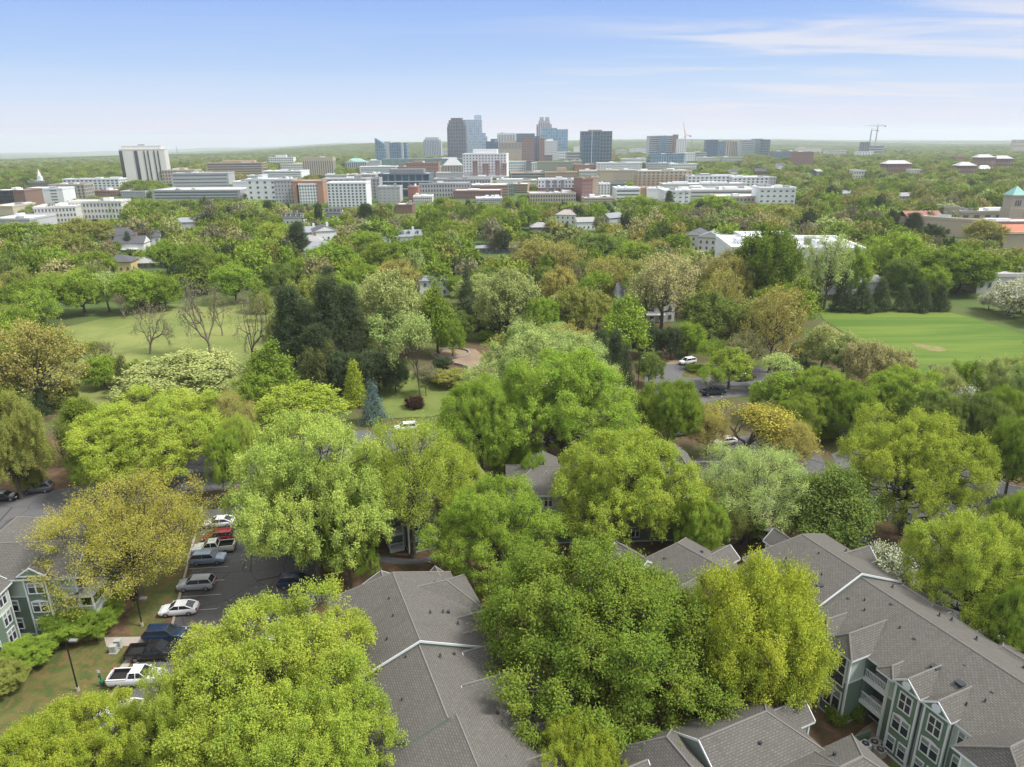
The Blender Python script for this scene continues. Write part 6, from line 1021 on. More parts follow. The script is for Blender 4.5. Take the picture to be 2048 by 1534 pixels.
# ---------------------------------------------------------------- trees placed one by one: x, top, width (2048 px picture), height m, kind, colour, label
for a_ in [
 (1190, 1092, 480, 18, 'B', 'deep', 'huge dense deep green tree between the two big grey roofs'), (1500, 1138, 290, 16, 'B', 'yellow', 'dense golden yellow-green tree touching the balconied apartment house'),
 (530, 1195, 425, 16.5, 'L', 'bright', 'big bright yellow-green tree covering the lower left parked cars'), (690, 1210, 240, 14.5, 'L', 'bright', 'bright yellow-green tree overlapping the big bottom roof'), (370, 1330, 230, 13.5, 'L', 'bright', 'bright yellow-green tree left of the biggest bright one, over the kerb'),
 (620, 1370, 330, 15, 'L', 'bright', 'bright yellow-green tree lowest in the bottom middle-left'), (150, 1375, 300, 12, 'L', 'yellow', 'golden-green tree over white cars in the bottom left corner'), (420, 1460, 260, 13, 'L', 'bright', 'bright yellow-green treetop at the bottom edge below the parked pickup'), (30, 1490, 220, 11, 'L', 'yellow', 'golden-green treetop cut by the bottom left corner'),
 (1150, 1488, 190, 12, 'L', 'yellow', 'yellow treetop poking up at the bottom edge by the big roof'), (1330, 1512, 80, 10, 'L', 'yellow', 'small yellow treetop spire over the lowest roofs'),
 (985, 950, 270, 17, 'L', 'lime', 'lime green tree between the half-hidden apartments and the deep green giant'), (1250, 852, 295, 18, 'L', 'bright', 'full yellow-green tree in front of the long hidden apartment house'), (618, 818, 330, 20, 'L', (.37, .465, .10), 'large pale whitish-green feathery tree overhanging the car park'), (620, 960, 230, 13, 'L', 'lime', 'drooping lime green tree above the navy hatchback'),
 (815, 828, 240, 18, 'A', 'bright', 'see-through yellow-green tree before the half-hidden apartments'), (735, 880, 170, 16, 'A', 'bright', 'loose yellow-green tree left of the see-through one'), (250, 932, 325, 17, 'A', (.37, .36, .07), 'broad airy olive-gold tree in front of the left-edge apartment house'),
 (1825, 840, 265, 16, 'L', 'bright', 'domed yellow-green tree with thick dark trunk right of centre'), (1650, 938, 190, 14, 'K', 'mid', 'mid green tapering tree behind the far end of the balconied apartments'), (1500, 888, 240, 13, 'A', 'pale', 'airy pale green tree left of the tapering one'), (1430, 960, 150, 11, 'A', 'olive', 'small airy tree by the sand path, olive tinted'),
 (1945, 1040, 260, 15, 'L', 'bright', 'lime tree leaning over the street at the right edge'), (2045, 1000, 130, 13, 'L', 'lime', 'lime green tree cut by the right edge above the leaning lime'), (2030, 1170, 150, 14, 'L', 'lime', 'lime tree cut by the right edge beside the far roof slope'), (1772, 1097, 115, 7, 'D', 'mid', 'dogwood in white blossom behind the balconied apartment ridge'),
 (1495, 810, 240, 12, 'M', 'gold', 'orange-yellow tree with pale twisting branches'), (1340, 765, 130, 13, 'B', 'fresh', 'rounded mid-green tree left of the orange-yellow one'), (1095, 655, 320, 21, 'L', 'pale', 'wide pale green tree crowning the centre'), (1130, 695, 290, 20, 'L', 'lime', 'big fresh lime tree in the very centre'), (960, 752, 190, 16, 'L', 'lime', 'lime green tree on the left flank of the big central one'),
 (900, 880, 150, 15, 'L', 'bright', 'bright tree filling the gap right of the see-through one'), (1065, 905, 70, 12, 'L', 'lime', 'narrow lime tree before the roof ends of the long hidden apartment house'), (1190, 925, 130, 13, 'L', 'lime', 'lime tree at the left shoulder of the full yellow-green one'), (1395, 1000, 110, 11, 'L', 'lime', 'lime tree hiding the right end of the long hidden apartment house'),
 (690, 985, 120, 14, 'L', 'lime', 'lime tree in the shade of the large pale feathery one'), (310, 772, 300, 16, 'L', 'bright', 'wide yellow-green tree behind the bare grey one'), (200, 850, 120, 11, 'L', 'lime', 'low lime tree left of the bare grey one'), (322, 828, 205, 13, 'N', 'grey', 'fan-shaped bare grey tree above the olive-gold one'), (15, 770, 150, 14, 'B', 'olive', 'olive green dome at the left edge'), (104, 828, 70, 9, 'N', 'tan', 'small leafless brownish tree beside the left dome'),
 (168, 783, 100, 12, 'K', 'deep', 'deep blue-green tapering tree left of the yellow-green one'), (445, 768, 130, 13, 'A', 'ochre', 'orange-tan tree left of the car park entrance'), (455, 850, 80, 11, 'L', 'lime', 'lime tree with bare trunk standing by the street'), (360, 690, 220, 15, 'B', 'cream', 'pale olive-cream tree before the bare meadow trees'), (600, 752, 190, 14, 'L', 'bright', 'yellow-green tree behind the big pale feathery one'), (480, 820, 90, 12, 'A', 'bright', 'thin yellow-green tree right of the street tree'),
 (540, 675, 105, 13, 'K', 'fresh', 'fresh green tapering tree left of the dark cone trio'), (520, 740, 100, 9, 'B', 'fresh', 'round green tree at the foot of the tapering one'), (75, 625, 185, 16, 'A', 'ochre', 'big ochre-olive oak at the left edge of the meadow'), (30, 650, 120, 14, 'A', 'ochre', 'ochre tree cut by the left edge below the white shed'), (180, 672, 80, 9, 'S', 'olive', 'slender young tree in the meadow corner'), (70, 755, 40, 7, 'F', 'dark', 'little dark spruce under the ochre oak'), (118, 745, 75, 6, 'B', 'olive', 'low yellowish shrub-like tree under the ochre oak'), (236, 690, 40, 12, 'C', 'moss', 'ivy-grown dark column before the meadow'), (205, 665, 70, 10, 'G', 'grey', 'small gnarled bare tree left in the meadow'),
 (615, 680, 50, 13, 'C', 'moss', 'leftmost olive cone of the dark cone trio'), (638, 690, 44, 12, 'C', 'moss', 'middle olive cone of the dark cone trio'), (656, 675, 50, 13, 'C', 'moss', 'rightmost olive cone of the dark cone trio'), (705, 715, 48, 11, 'C', 'yellow', 'bright golden cone tree among dark evergreens'), (742, 754, 52, 10, 'F', 'blue', 'powdery blue spruce next to the golden cone'), (690, 700, 70, 10, 'B', 'dark', 'dark rounded evergreen behind the golden cone'), (755, 695, 110, 10, 'B', 'dark', 'broad dark evergreen edging the garden lawn'), (790, 715, 60, 8, 'B', 'dark', 'small dark evergreen at the garden lawn corner'),
 (575, 575, 85, 20, 'P', 'dark', 'dark pine leftmost of the pine clump'), (600, 600, 95, 17, 'P', 'dark', 'dark pine low in the pine clump'), (655, 560, 90, 22, 'P', 'dark', 'tall dark pine central in the clump'), (695, 575, 80, 21, 'P', 'dark', 'dark pine at the right of the clump'), (630, 650, 90, 14, 'P', 'dark', 'dark pine in front of the clump'), (620, 550, 110, 19, 'B', 'olive', 'olive broadleaf rising behind the dark pines'), (560, 620, 60, 15, 'A', 'olive', 'thin olive tree left of the pines'),
 (780, 540, 130, 19, 'B', 'cream', 'tall cream-green tree right of the dark pines'), (785, 610, 125, 15, 'B', 'pale', 'pale green tree in front of the tall cream-green one'), (835, 640, 105, 12, 'S', 'pale', 'sparse pale tree beside the garden lawn'), (850, 735, 60, 7, 'S', 'grey', 'low spreading leafless tree on the garden lawn'), (875, 568, 85, 16, 'K', 'fresh', 'fresh green cone-topped tree below the slate-roofed house'), (925, 620, 60, 9, 'B', 'mid', 'low green tree beside the round garden bed'), (935, 520, 42, 19, 'F', 'dark', 'tall blackish spruce right of the slate-roofed house'), (938, 590, 60, 11, 'C', 'dark', 'squat dark evergreen below the tall spruce'), (1002, 600, 54, 12, 'C', 'dark', 'dark magnolia-like cone left of the ochre lawn gap'),
 (1015, 540, 125, 16, 'B', 'cream', 'creamy yellow tree behind the dark magnolia-like cone'), (985, 560, 60, 13, 'A', 'cream', 'cream-leaved tree left of the creamy yellow one'), (1075, 478, 100, 18, 'A', 'ochre', 'tall ochre tree above the creamy yellow one'), (1130, 485, 100, 18, 'A', 'ochre', 'tall ochre tree right of its ochre twin'), (1155, 577, 90, 12, 'B', 'olive', 'round olive tree in the park centre'), (1110, 645, 70, 8, 'B', 'pale', 'low pale tree peeping above the central crown'), (1045, 650, 60, 7, 'A', 'tan', 'tan feathery shrub tree by the ochre lawn gap'),
 (1250, 596, 100, 13, 'K', 'lime', 'lime green tree left of the white manor'), (1215, 515, 100, 16, 'A', 'ochre', 'rusty ochre tree behind the lime one by the manor'), (1330, 512, 145, 19, 'A', 'tan', 'large tan blossoming tree screening the white manor'), (1295, 540, 80, 17, 'A', 'cream', 'cream tree left of the large tan one'), (1425, 590, 125, 14, 'B', 'mid', 'broad mid-green dome right of the manor'), (1450, 545, 85, 14, 'A', 'ochre', 'ochre tree leaning on the deep green oak'), (1540, 464, 135, 21, 'B', 'deep', 'towering deep green oak before the white-roofed hall'),
 (1552, 582, 120, 15, 'A', 'ochre', 'mixed tan and olive tree below the deep green oak'), (1510, 610, 90, 13, 'B', 'mid', 'mid-green tree at the left foot of the deep green oak'), (1378, 650, 66, 9.5, 'B', 'lime', 'lollipop-shaped lime tree on the circle island'), (1295, 652, 74, 9, 'B', 'dark', 'dark round evergreen by the circular drive'), (1345, 660, 50, 9, 'B', 'dark', 'dark evergreen behind the lollipop tree'), (1256, 695, 52, 14, 'F', 'dark', 'drooping dark conifer at the right flank of the central tree'), (1235, 670, 40, 11, 'P', 'dark', 'ragged dark pine beside the drooping conifer'),
 (1462, 700, 100, 10, 'L', 'bright', 'yellow-green tree at the rim of the circular drive'), (1495, 668, 90, 11, 'A', 'tan', 'tan tree behind the rim of the circular drive'), (1435, 690, 70, 8, 'S', 'lime', 'small thin lime tree above the navy pickup'), (1545, 722, 110, 9, 'S', 'pale', 'thin pale tree left of the cream row'), (1650, 660, 84, 12, 'B', 'cream', 'first cream-green tree of the row along the right lawn'), (1692, 676, 92, 12, 'B', 'cream', 'second cream-green tree in the row along the lawn'), (1732, 694, 80, 12, 'B', 'tan', 'tan-cream tree third in the row along the lawn'), (1768, 702, 74, 11, 'B', 'tan', 'tan tree fourth in the row along the lawn'), (1800, 712, 74, 11, 'B', 'tan', 'tan tree last in the row along the lawn'),
 (1640, 745, 145, 13, 'L', 'lime', 'fresh green tree over the bend of the drive'), (1800, 745, 170, 14, 'L', 'lime', 'light green tree right of the drive bend'), (1590, 800, 110, 10, 'L', 'fresh', 'low green tree on the inner side of the drive'), (1855, 790, 120, 12, 'B', 'mid', 'mid-green tree below the tan row'), (1885, 748, 90, 13, 'B', 'cream', 'cream-green tree at the lawn corner'), (1930, 735, 90, 14, 'B', 'fresh', 'green tree at the near corner of the right lawn'), (1990, 728, 110, 15, 'B', 'pale', 'pale green tree near the right edge below the lawn'), (2045, 740, 80, 15, 'B', 'pale', 'pale tree cut by the right edge below the lawn'), (1925, 785, 60, 11, 'D', 'mid', 'white blossoming slender tree behind the domed yellow-green one'), (1960, 800, 110, 12, 'B', 'mid', 'mid-green tree left of the board enclosure'), (2030, 850, 110, 14, 'B', 'fresh', 'full green tree at the right edge by the enclosure'), (2010, 790, 90, 12, 'B', 'fresh', 'green tree behind the right-edge full one'), (1740, 770, 90, 10, 'A', 'olive', 'olive tree on the straw slope by the drive'),
 (1455, 505, 85, 14, 'A', 'ochre', 'golden-ochre tree leaning over the left corner of the white-roofed hall'), (1605, 525, 80, 14, 'A', 'pale', 'pale airy tree between the deep green oak and the bare-trunked one'),
 (1712, 505, 70, 14, 'B', 'lime', 'lime tree before the right corner of the white-roofed hall'), (1560, 750, 115, 11, 'L', 'lime', 'lime tree on the inner curve below the grey car'), (1700, 775, 110, 12, 'B', 'fresh', 'fresh green tree left of the light green one by the drive bend'), (1415, 815, 100, 10, 'A', 'ochre', 'ochre tree in front of the navy pickup'), (1575, 845, 110, 10, 'A', 'ochre', 'ochre tree right under the twisting orange-yellow one'), (1300, 712, 60, 8, 'B', 'mid', 'mid-green tree at the left rim of the circular drive'), (1420, 745, 60, 7, 'S', 'lime', 'thin lime sapling on the circle rim'), (1030, 870, 120, 12, 'B', 'fresh', 'fresh green tree before the hidden roofs under the central lime tree'), (905, 640, 60, 10, 'B', 'fresh', 'fresh tree between the slate-roofed house and round bed'),
 (1612, 553, 34, 10, 'C', 'dark', 'first dark cypress in the row behind the right lawn'), (1638, 560, 36, 10, 'C', 'dark', 'second dark cypress in the row, beside the tall pale trunk'), (1702, 542, 46, 12, 'C', 'dark', 'tallest dark cypress, third in the row'), (1735, 572, 50, 10, 'C', 'dark', 'fourth dark cypress in the row behind the lawn'), (1772, 568, 46, 10, 'C', 'dark', 'fifth dark cypress, full and wide'), (1815, 578, 34, 8.5, 'C', 'dark', 'short slim sixth cypress in the row'), (1855, 574, 42, 9.5, 'C', 'dark', 'seventh dark cypress in the row'), (1893, 576, 38, 9, 'C', 'dark', 'last dark cypress in the row by the shed'),
 (1662, 478, 95, 17, 'A', 'pale', 'tall pale tree with bare trunk over the cypress row'), (1800, 478, 125, 17, 'B', 'lime', 'broad lime tree behind the cypress row'), (1735, 500, 70, 14, 'A', 'olive', 'olive tree between the tall pale trunk and the broad lime'), (1930, 512, 130, 15, 'B', 'fresh', 'wide green tree before the white shed at right'), (1870, 545, 70, 12, 'B', 'lime', 'lime tree left of the white shed'), (2030, 575, 90, 12, 'D', 'olive', 'half-bare blossoming tree at the right edge beyond the lawn'), (1985, 600, 40, 6, 'D', 'olive', 'small white blossoming tree at the lawn rim'), (1975, 455, 80, 14, 'B', 'ochre', 'ochre-green tree before the orange-red tiled roof'), (1870, 462, 55, 13, 'B', 'dark', 'dark evergreen left of the stone school'), (1838, 440, 45, 12, 'P', 'dark', 'dark ragged pine before the brick-red roof'),
 (282, 600, 100, 12, 'G', 'grey', 'forked gnarled bare tree left in the meadow'), (398, 545, 110, 17, 'G', 'grey', 'tall bare spreading tree in the meadow'), (434, 575, 50, 14, 'G', 'olive', 'ivy-clad bare tree beside the tall one'), (485, 570, 80, 14, 'G', 'grey', 'bare forked tree at the right of the meadow'), (455, 690, 60, 8, 'N', 'tan', 'low thicket tree at the meadow edge'), (515, 545, 38, 13, 'V', 'fresh', 'narrow poplar at the meadow rim'), (532, 575, 40, 10, 'A', 'olive', 'thin tree right of the poplar'), (240, 575, 78, 9, 'N', 'tan', 'pale pinkish budding tree at the meadow rim'), (30, 600, 60, 6, 'D', 'olive', 'white blossoming tree at the left edge'),
 (165, 528, 90, 15, 'B', 'lime', 'green tree in the line above the meadow, darkest trunked'), (110, 532, 80, 15, 'A', 'lime', 'pale-tinted tree in the line above the meadow'), (55, 548, 90, 14, 'B', 'fresh', 'green tree at the left end of the meadow line'), (215, 530, 70, 14, 'A', 'pale', 'pale green tree in the meadow line left of the lime one'), (275, 532, 90, 14, 'B', 'lime', 'lime tree at the right end of the meadow line'), (330, 540, 70, 12, 'B', 'fresh', 'fresh green tree past the end of the meadow line'),
 (190, 490, 90, 15, 'B', 'fresh', 'round green tree left of the yellow house'), (140, 448, 100, 18, 'B', 'olive', 'large olive dome left of the white two-storey house'), (170, 425, 110, 17, 'B', 'olive', 'olive tree before the long white office'), (105, 480, 90, 15, 'B', 'lime', 'lime dome left of the round green tree'), (40, 430, 130, 18, 'B', 'fresh', 'big green tree at the left edge below the white sheds'), (20, 490, 100, 15, 'B', 'mid', 'mid-green tree at the left edge'), (256, 450, 22, 12, 'C', 'dark', 'dark cone tree left of the white two-storey house'), (335, 470, 70, 15, 'B', 'lime', 'lime tree right of the white two-storey house'), (400, 478, 75, 15, 'B', 'fresh', 'green dome between meadow trees and left houses'), (410, 445, 70, 13, 'B', 'lime', 'lime green round tree among grey trees at left'), (300, 390, 90, 15, 'B', 'fresh', 'broad green tree below the parking deck'), (345, 400, 60, 13, 'B', 'mid', 'green tree right of the broad one below the deck'),
 (545, 440, 75, 17, 'S', 'bright', 'pale-trunked yellow-green tree left of the dark tall pine'), (598, 440, 46, 17, 'P', 'dark', 'dark tall pine left of the slate-roofed white house'), (667, 478, 105, 17, 'B', 'lime', 'big lime dome above the dark pines'), (735, 458, 70, 14, 'B', 'lime', 'lime tree above the pole'), (770, 478, 90, 17, 'B', 'fresh', 'fresh green dome right of the big lime dome'), (835, 476, 100, 17, 'B', 'fresh', 'wide fresh green dome below the three-dormer house'), (790, 515, 110, 15, 'A', 'ochre', 'rusty-tinged tree below the wide green domes'), (872, 462, 85, 15, 'B', 'deep', 'deep green oak right of the three-dormer house'), (875, 418, 70, 17, 'B', 'deep', 'large deep green tree right of the brown house block'), (905, 440, 60, 15, 'B', 'fresh', 'fresh tree beside the large deep green one'), (520, 470, 80, 14, 'B', 'lime', 'lime tree left of the pale-trunked one'), (605, 510, 70, 12, 'B', 'fresh', 'green tree under the dark tall pine'), (560, 520, 70, 12, 'B', 'mid', 'mid-green tree left under the dark tall pine'), (470, 520, 90, 14, 'B', 'lime', 'lime tree at the back of the meadow'), (440, 500, 80, 14, 'B', 'fresh', 'green tree at the back of the meadow, left'),
 (735, 405, 44, 16, 'P', 'dark', 'dark tall conifer below the gridded apartments'), (567, 400, 32, 12, 'B', 'fresh', 'lollipop-shaped green tree below the orange frames'), (1435, 398, 90, 18, 'B', 'lime', 'large lime tree before the white low offices'), (1280, 395, 70, 17, 'B', 'lime', 'lime tree below the orange block'), (1350, 410, 60, 16, 'B', 'lime', 'round lime tree right of the orange block'), (1345, 388, 20, 13, 'P', 'dark', 'slim dark conifer before the white offices'), (1195, 470, 90, 15, 'B', 'mid', 'olive-green dome right of the ochre twins'), (1270, 488, 80, 14, 'B', 'lime', 'lime tree behind the cream one by the manor'), (1320, 485, 70, 14, 'A', 'ochre', 'golden tree behind the large tan one'), (1560, 420, 100, 17, 'B', 'olive', 'olive dome above the white-roofed hall'), (1470, 520, 80, 13, 'A', 'ochre', 'ochre tree left of the deep green oak'), (1000, 415, 100, 18, 'A', 'lime', 'tall see-through lime tree below the tan offices')]:
    tp(*a_)
for a_ in [(50, 1318, 95, 3.2, 'lime', 'bright green bush against the pale corner of the left house'), (0, 1370, 90, 3.4, 'olive', 'olive bush cut by the left edge'), (165, 1245, 150, 3.6, 'lime', 'wide yellow-green shrub beneath the white balconies'), (88, 1285, 60, 1.6, 'moss', 'clipped dark hedge bush by the barbecue'), (1697, 1445, 42, 2.0, 'deep', 'round dark bush between tower and balconies'), (1660, 1455, 40, 1.8, 'deep', 'dark bush at the outer foot of the stair tower'), (1830, 1530, 60, 1.8, 'fresh', 'bright low bush before the facade at the bottom right'),
           (60, 968, 60, 4.5, 'olive', 'small round dark-olive tree-like bush by the street'), (1640, 890, 60, 3, 'fresh', 'leafy bush on the grass island of the drive'), (885, 735, 40, 3, 'dark', 'dark pruned bush on the garden curve'), (870, 760, 45, 3.4, 'dark', 'dark cloud-like bush beside the garden lawn'), (900, 770, 80, 4, 'olive', 'olive broom-like shrub right of the garden lawn'), (830, 812, 40, 2.6, (.07, .035, .03), 'dark red-leaved shrub at the foot of the garden lawn'), (955, 655, 60, 3, 'fresh', 'green mounded shrub above the sandy path'), (975, 680, 40, 3, 'lime', 'light mounded shrub right of the sandy path'), (1990, 973, 14, .8, 'yellow', 'left small yellow shrub in the planted island'), (2020, 974, 14, .8, 'yellow', 'right small yellow shrub in the planted island'), (1395, 745, 50, 1.0, 'fresh', 'ground-hugging shrub on the circle island'),
           (210, 1140, 60, 3.0, 'moss', 'dark shrub behind the olive-gold trunk'), (300, 600, 60, 3.5, 'mid', 'shrub mass at the top of the meadow'), (1500, 1080, 60, 3, 'lime', 'lime shrub by the boxy beige off-roader'), (925, 770, 30, 3.2, 'fresh', 'upright green shrub by the curved retaining wall')]:
    p_ = at(a_[0], a_[1]); d_ = p_.y * CP - (p_.z - H) * SP; tree(p_.x, p_.y, a_[2] * d_ / F / 2, a_[3], 'U', a_[4], a_[5], lod=0 if d_ < 150 else 1)
# ---------------------------------------------------------------- filler trees beyond, and the far woods
rf = random.Random(11)
FORBID = [[(100, 632), (330, 590), (560, 572), (640, 575), (620, 720), (480, 740), (300, 760), (100, 700)], [(1620, 612), (1900, 615), (2100, 680), (2100, 775), (1850, 775), (1640, 660)], [(730, 810), (760, 740), (850, 690), (985, 685), (985, 740), (940, 830), (740, 840)], [(1280, 860), (1290, 735), (1480, 725), (1640, 780), (1760, 900), (1720, 1000), (1500, 860)], [(1000, 600), (1100, 605), (1100, 650), (1000, 680)]]
def inside(px, py, P):
    c = False
    for i in range(len(P)):
        (a, b), (d, e) = P[i], P[i - 1]
        if (b > py) != (e > py) and px < (d - a) * (py - b) / (e - b) + a: c = not c
    return c
def guarded(x, y, h, R):
    g_ = pix(x, y, 0)
    if any(inside(g_[0], g_[1], P) for P in FORBID): return True
    return covers(x, y, h, R)
def covers(x, y, h, R):
    cx, ty = pix(x, y, h + TZ(x, y)); w = R * F / (y * CP + 20) * .8; by = pix(x, y, h * .35 + TZ(x, y))[1]
    for (a, t, c, b, D) in GUARD:
        if y < D + 4 and cx + w > a and cx - w < c and ty < b - 1 and by > t: return True
        if D - 4 <= y < D + 45 and a - 2 < cx < c + 2 and b < 460 and ty > t: return True
    return False
mid_cols = ['lime', 'fresh', 'mid', 'olive', 'pale', 'ochre', 'tan', 'cream', 'deep', 'dark', 'bright']
wl_ = [22, 20, 12, 15, 9, 5, 2, 3, 6, 4, 7]; wr_ = [16, 13, 13, 19, 9, 9, 5, 5, 6, 4, 4]
cand = []; sp = 12.5; yy = 150.0
while yy < 640:
    s_ = sp * (1 + max(0, yy - 300) / 1400); n = int(.80 * yy / s_) + 1
    for i in range(-n, n + 1):
        x, y = (i + rf.uniform(-.38, .38)) * s_, yy + rf.uniform(-.4, .4) * s_; h = rf.uniform(9, 17); R = rf.uniform(4.6, 9.0)
        if any((x - q[1]) ** 2 + (y - q[2]) ** 2 < (.75 * q[3] + .45 * R) ** 2 for q in TREES if abs(q[2] - y) < 22): continue
        if guarded(x, y, h, R):
            h *= .62; R = min(R, 4.6)
            if guarded(x, y, h, R):
                h *= .62; R *= .8
                if guarded(x, y, h, R): continue
        c = rf.choices(mid_cols, wl_ if x < 0 else wr_)[0]; k = rf.choices('BLKANSPC', [16, 7, 4, 7, 7, 4, 1.2, .8])[0]
        if c == 'dark': k = rf.choice('PPC')
        if k in 'PC': c = 'dark'; R *= .62 if k == 'P' else .36; h *= 1.15 if k == 'P' else .75
        if k == 'N': c = 'tan' if rf.random() < .4 else 'grey'; R *= .9
        cand.append((y, x, h, R, k, c))
    yy += s_
cand.sort(); NT = sum(1 for q in TREES if q[5] != 'U'); room = max(0, 296 - NT); print('hand trees', NT, 'candidates', len(cand))
auto = []; off = [c for c in cand if not -45 < pix(c[1], c[0], 6)[0] < 2093]; cand = [c for c in cand if c not in off]
for y, x, h, R, k, c in cand[:room]: auto.append(tree(x, y, R, h, k, c, 'x', lod=1))
woods = [(x, y, h, R, COLS[c], k) for y, x, h, R, k, c in cand[room + 4:] + off]
yy = 44.0
while yy < 215:                                                     # the wooded surroundings just outside the view
    for i in range(7):
        for sd, o_ in ((1, 17), (-1, 34)):
            x, y = sd * (.77 * yy + o_ + 12.5 * i + rf.uniform(-3, 3)), yy + rf.uniform(-4, 4); woods.append((x, y, rf.uniform(9, 15), rf.uniform(5, 8), COLS[rf.choice(['lime', 'fresh', 'mid', 'olive', 'bright'])], 'B'))
    yy += 12.5
yy = 640.0
while yy < 3300:
    s_ = 12.5 * (1 + max(0, yy - 640) / 2600); n = int(.80 * yy / s_) + 1
    for i in range(-n, n + 1):
        x, y = (i + rf.uniform(-.42, .42)) * s_, yy + rf.uniform(-.45, .45) * s_
        if yy < 2000 and abs(x / yy + .05) < .42 and rf.random() < .35: continue
        sc = s_ / 12.5; h = rf.uniform(8, 14.5); R = rf.uniform(5, 8.5) * (.6 + .4 * sc)
        if guarded(x, y, h, R):
            h *= .6; R *= .75
            if guarded(x, y, h, R): continue
        woods.append((x, y, h, R, COLS[rf.choices(mid_cols, wl_ if rf.random() < .5 else wr_)[0]], 'B'))
    yy += s_
while yy < 11500:                                                   # canopy too far off to tell one tree from the next
    s_ = 17 * yy / 2200; n = int(.82 * yy / s_) + 1
    for i in range(-n, n + 1): woods.append(((i + rf.uniform(-.45, .45)) * s_, yy + rf.uniform(-.45, .45) * s_, rf.uniform(10, 17), s_ * rf.uniform(.5, .8), COLS[rf.choice(['fresh', 'mid', 'mid', 'deep', 'olive', 'lime'])], 'B'))
    yy += s_ * .8
print('woods', len(woods))
wm_ = bpy.data.meshes.new("woods"); n = len(woods); wm_.vertices.add(n)
wm_.vertices.foreach_set('co', np.array([(w[0], w[1], TZ(w[0], w[1]) - .5) for w in woods], np.float32).ravel())
def attr(nm, ty, fld, arr): a = wm_.attributes.new(nm, ty, 'POINT'); a.data.foreach_set(fld, np.array(arr, np.float32).ravel() if ty != 'INT' else np.array(arr, np.int32))
attr('tint', 'FLOAT_COLOR', 'color', [(*[v * j_ for v in w[4]], 1) for w in woods for j_ in (rf.uniform(.62, 1.02),)]); attr('size', 'FLOAT_VECTOR', 'vector', [(w[3] / 7, w[3] / 7, w[2] / 13) for w in woods])
attr('turn', 'FLOAT_VECTOR', 'vector', [(0, 0, rf.uniform(0, 6.28)) for w in woods]); attr('pick', 'INT', 'value', [rf.randrange(4) for w in woods])
wo_ = link('woods', wm_); tag(wo_, 'woods stretching behind and between the town buildings to the horizon', 'woods', kind='stuff')
src = []
# the woods repeat the crowns of four real trees that stand in the scene
for i in range(4):
    fn, R0, H0, c = KIND[('B', 2)][i]
    if not c: c.append(fn())
    q = cand[room + i] if len(cand) > room + i else (400, 40 * i, 12, 6, 'B', 'mid'); q = (q[0], q[1], 12, 6.5, 'B', 'fresh')
    o = thing('broadleaf_tree', 'x', 'tree', (q[1], q[0], TZ(q[1], q[0])), 0); cr = link('crown', c[0][0], o); t_ = link('trunk', c[0][1], o); cr.scale = t_.scale = (q[3] / R0, q[3] / R0, q[2] / H0); cr.color = (*COLS['fresh'], 1)
    TREES.append((o, q[1], q[0], q[3], q[2], 'B', 'fresh', pix(q[1], q[0], 7))); auto.append(o); src.append(cr)
ng = bpy.data.node_groups.new("woods", 'GeometryNodeTree'); ng.interface.new_socket('Geometry', in_out='INPUT', socket_type='NodeSocketGeometry'); ng.interface.new_socket('Geometry', in_out='OUTPUT', socket_type='NodeSocketGeometry')
gn = ng.nodes; gi = gn.new('NodeGroupInput'); go = gn.new('NodeGroupOutput'); ip = gn.new('GeometryNodeInstanceOnPoints'); jg = gn.new('GeometryNodeJoinGeometry')
for s in src: oi = gn.new('GeometryNodeObjectInfo'); oi.inputs['Object'].default_value = s; oi.inputs['As Instance'].default_value = True; ng.links.new(oi.outputs['Geometry'], jg.inputs[0])
def na(nm, ty): a = gn.new('GeometryNodeInputNamedAttribute'); a.data_type = ty; a.inputs['Name'].default_value = nm; return [o for o in a.outputs if o.enabled][0]
ng.links.new(gi.outputs[0], ip.inputs['Points']); ng.links.new(jg.outputs[0], ip.inputs['Instance']); ip.inputs['Pick Instance'].default_value = True
ng.links.new(na('pick', 'INT'), ip.inputs['Instance Index']); ng.links.new(na('size', 'FLOAT_VECTOR'), ip.inputs['Scale']); ng.links.new(na('turn', 'FLOAT_VECTOR'), ip.inputs['Rotation']); ng.links.new(ip.outputs[0], go.inputs[0])
md = wo_.modifiers.new("woods", 'NODES'); md.node_group = ng
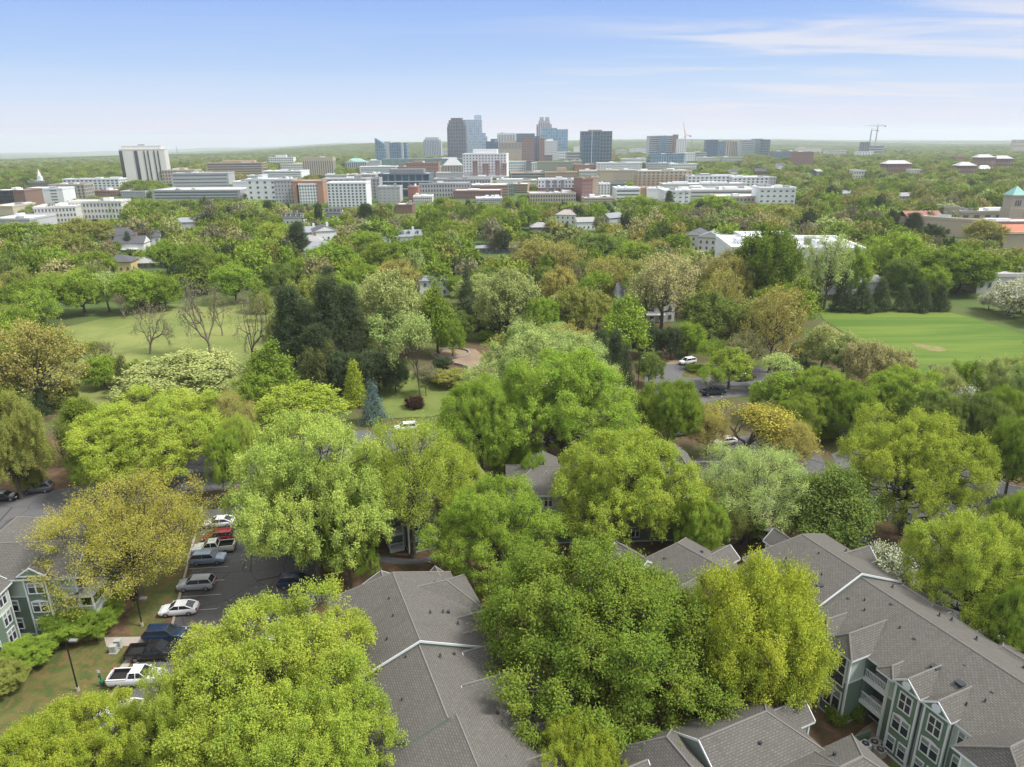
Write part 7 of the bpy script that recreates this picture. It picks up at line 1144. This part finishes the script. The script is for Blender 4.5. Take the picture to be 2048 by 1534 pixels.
# ---------------------------------------------------------------- labels of the filler trees: how each looks and which landmark it stands by
used = {o.get('label') for o in bpy.data.objects if o.get('label')}
hand = [(('the ' + t[0]['label'].split(' ', 0)[0]), t) for t in TREES if t[0] not in set(auto)]
SHORT = [('the ochre meadow oak', 75, 700, 150), ('the left-edge olive dome', 15, 870, 108), ('the tree line above the meadow', 150, 600, 230), ('the left-hand street', 60, 960, 110), ('the right-edge leaning lime', 1945, 1150, 70), ('the bend of the drive', 1690, 890, 130), ('the board enclosure', 1990, 915, 120), ('the lawn corner', 1890, 770, 170), ('the forked gnarled meadow tree', 282, 650, 190), ('the tall bare meadow tree', 398, 600, 190), ('the poplar', 515, 590, 200), ('the lollipop tree', 1378, 690, 160), ('the cypress row', 1750, 600, 215), ('the deep green oak', 1540, 530, 190), ('the dark pine clump', 640, 620, 190),
         ('the round garden bed', 907, 706, 190), ('the blackish spruce', 935, 560, 200), ('the big lime dome', 667, 510, 260), ('the large tan blossoming tree', 1330, 570, 200), ('the olive park tree', 1155, 600, 190), ('the ochre twins', 1100, 510, 230), ('the right lawn', 1850, 680, 190), ('the meadow', 350, 620, 220), ('the cream row', 1700, 700, 180),
         ('the dark tall pine', 598, 480, 280), ('the reddish pole', 232, 490, 300), ('the deck-side pole', 388, 400, 500), ('the pole by the offices', 1375, 400, 450), ('the central lime tree', 1130, 760, 130), ('the garden lawn', 790, 780, 150)]
LM = LAND + SHORT
def rel(tx, ty, l):
    dx, dy = tx - l[1], ty - l[2]
    if abs(dx) > 1.3 * abs(dy): return 'right of' if dx > 0 else 'left of'
    return 'in front of' if dy > 0 else 'behind'
for o in auto:
    T = next(t for t in TREES if t[0] is o); tx, ty = T[7]; hh, kd, c = T[4], T[5], T[6]; size = 'small' if hh < 11 else ('tall' if hh > 13.8 else 'mid-sized')
    near = sorted(LM, key=lambda l: (l[1] - tx) ** 2 + 3 * (l[2] - ty) ** 2)[:9]; kw = KW[kd].split(' ')[-1] if kd in 'BL' else KW[kd]; kw = 'tree' if kw == 'tree' else kw; base = f"{size} {WORD[c]} {kw}"; done = False
    if kd in 'PC': base = f"{size} dark {KW[kd].split(' ')[-1]}"
    if kd == 'N': base = f"{size} {'brownish' if c == 'tan' else 'grey'} leafless tree"
    opts = [f"{base} {rel(tx, ty, l)} {l[0]}" for l in near]
    for i in range(8):
        for j in range(i + 1, 9): opts.append(f"{base} between {near[i][0]} and {near[j][0]}")
    for w_ in ('round-topped', 'lopsided', 'slender', 'broad', 'loose'): opts += [f"{w_} {p_}" for p_ in opts[:30]] if False else []
    for p_ in opts:
        if p_ not in used and len(p_.split()) <= 16: o['label'] = p_; used.add(p_); done = True; break
    if not done: print('nolabel', base)
# ---------------------------------------------------------------- air
hm = newmat("haze"); v = nd('ShaderNodeVolumePrincipled'); v.inputs['Color'].default_value = (.84, .90, 1, 1); v.inputs['Density'].default_value = .00009; v.inputs['Anisotropy'].default_value = .2; oo = nd('ShaderNodeOutputMaterial'); Lk(v.outputs[0], oo.inputs['Volume'])
b = MB(); b.box(-14000, 14000, -200, 14500, -230, 136); tag(b.build('haze', hm), kind='stuff')
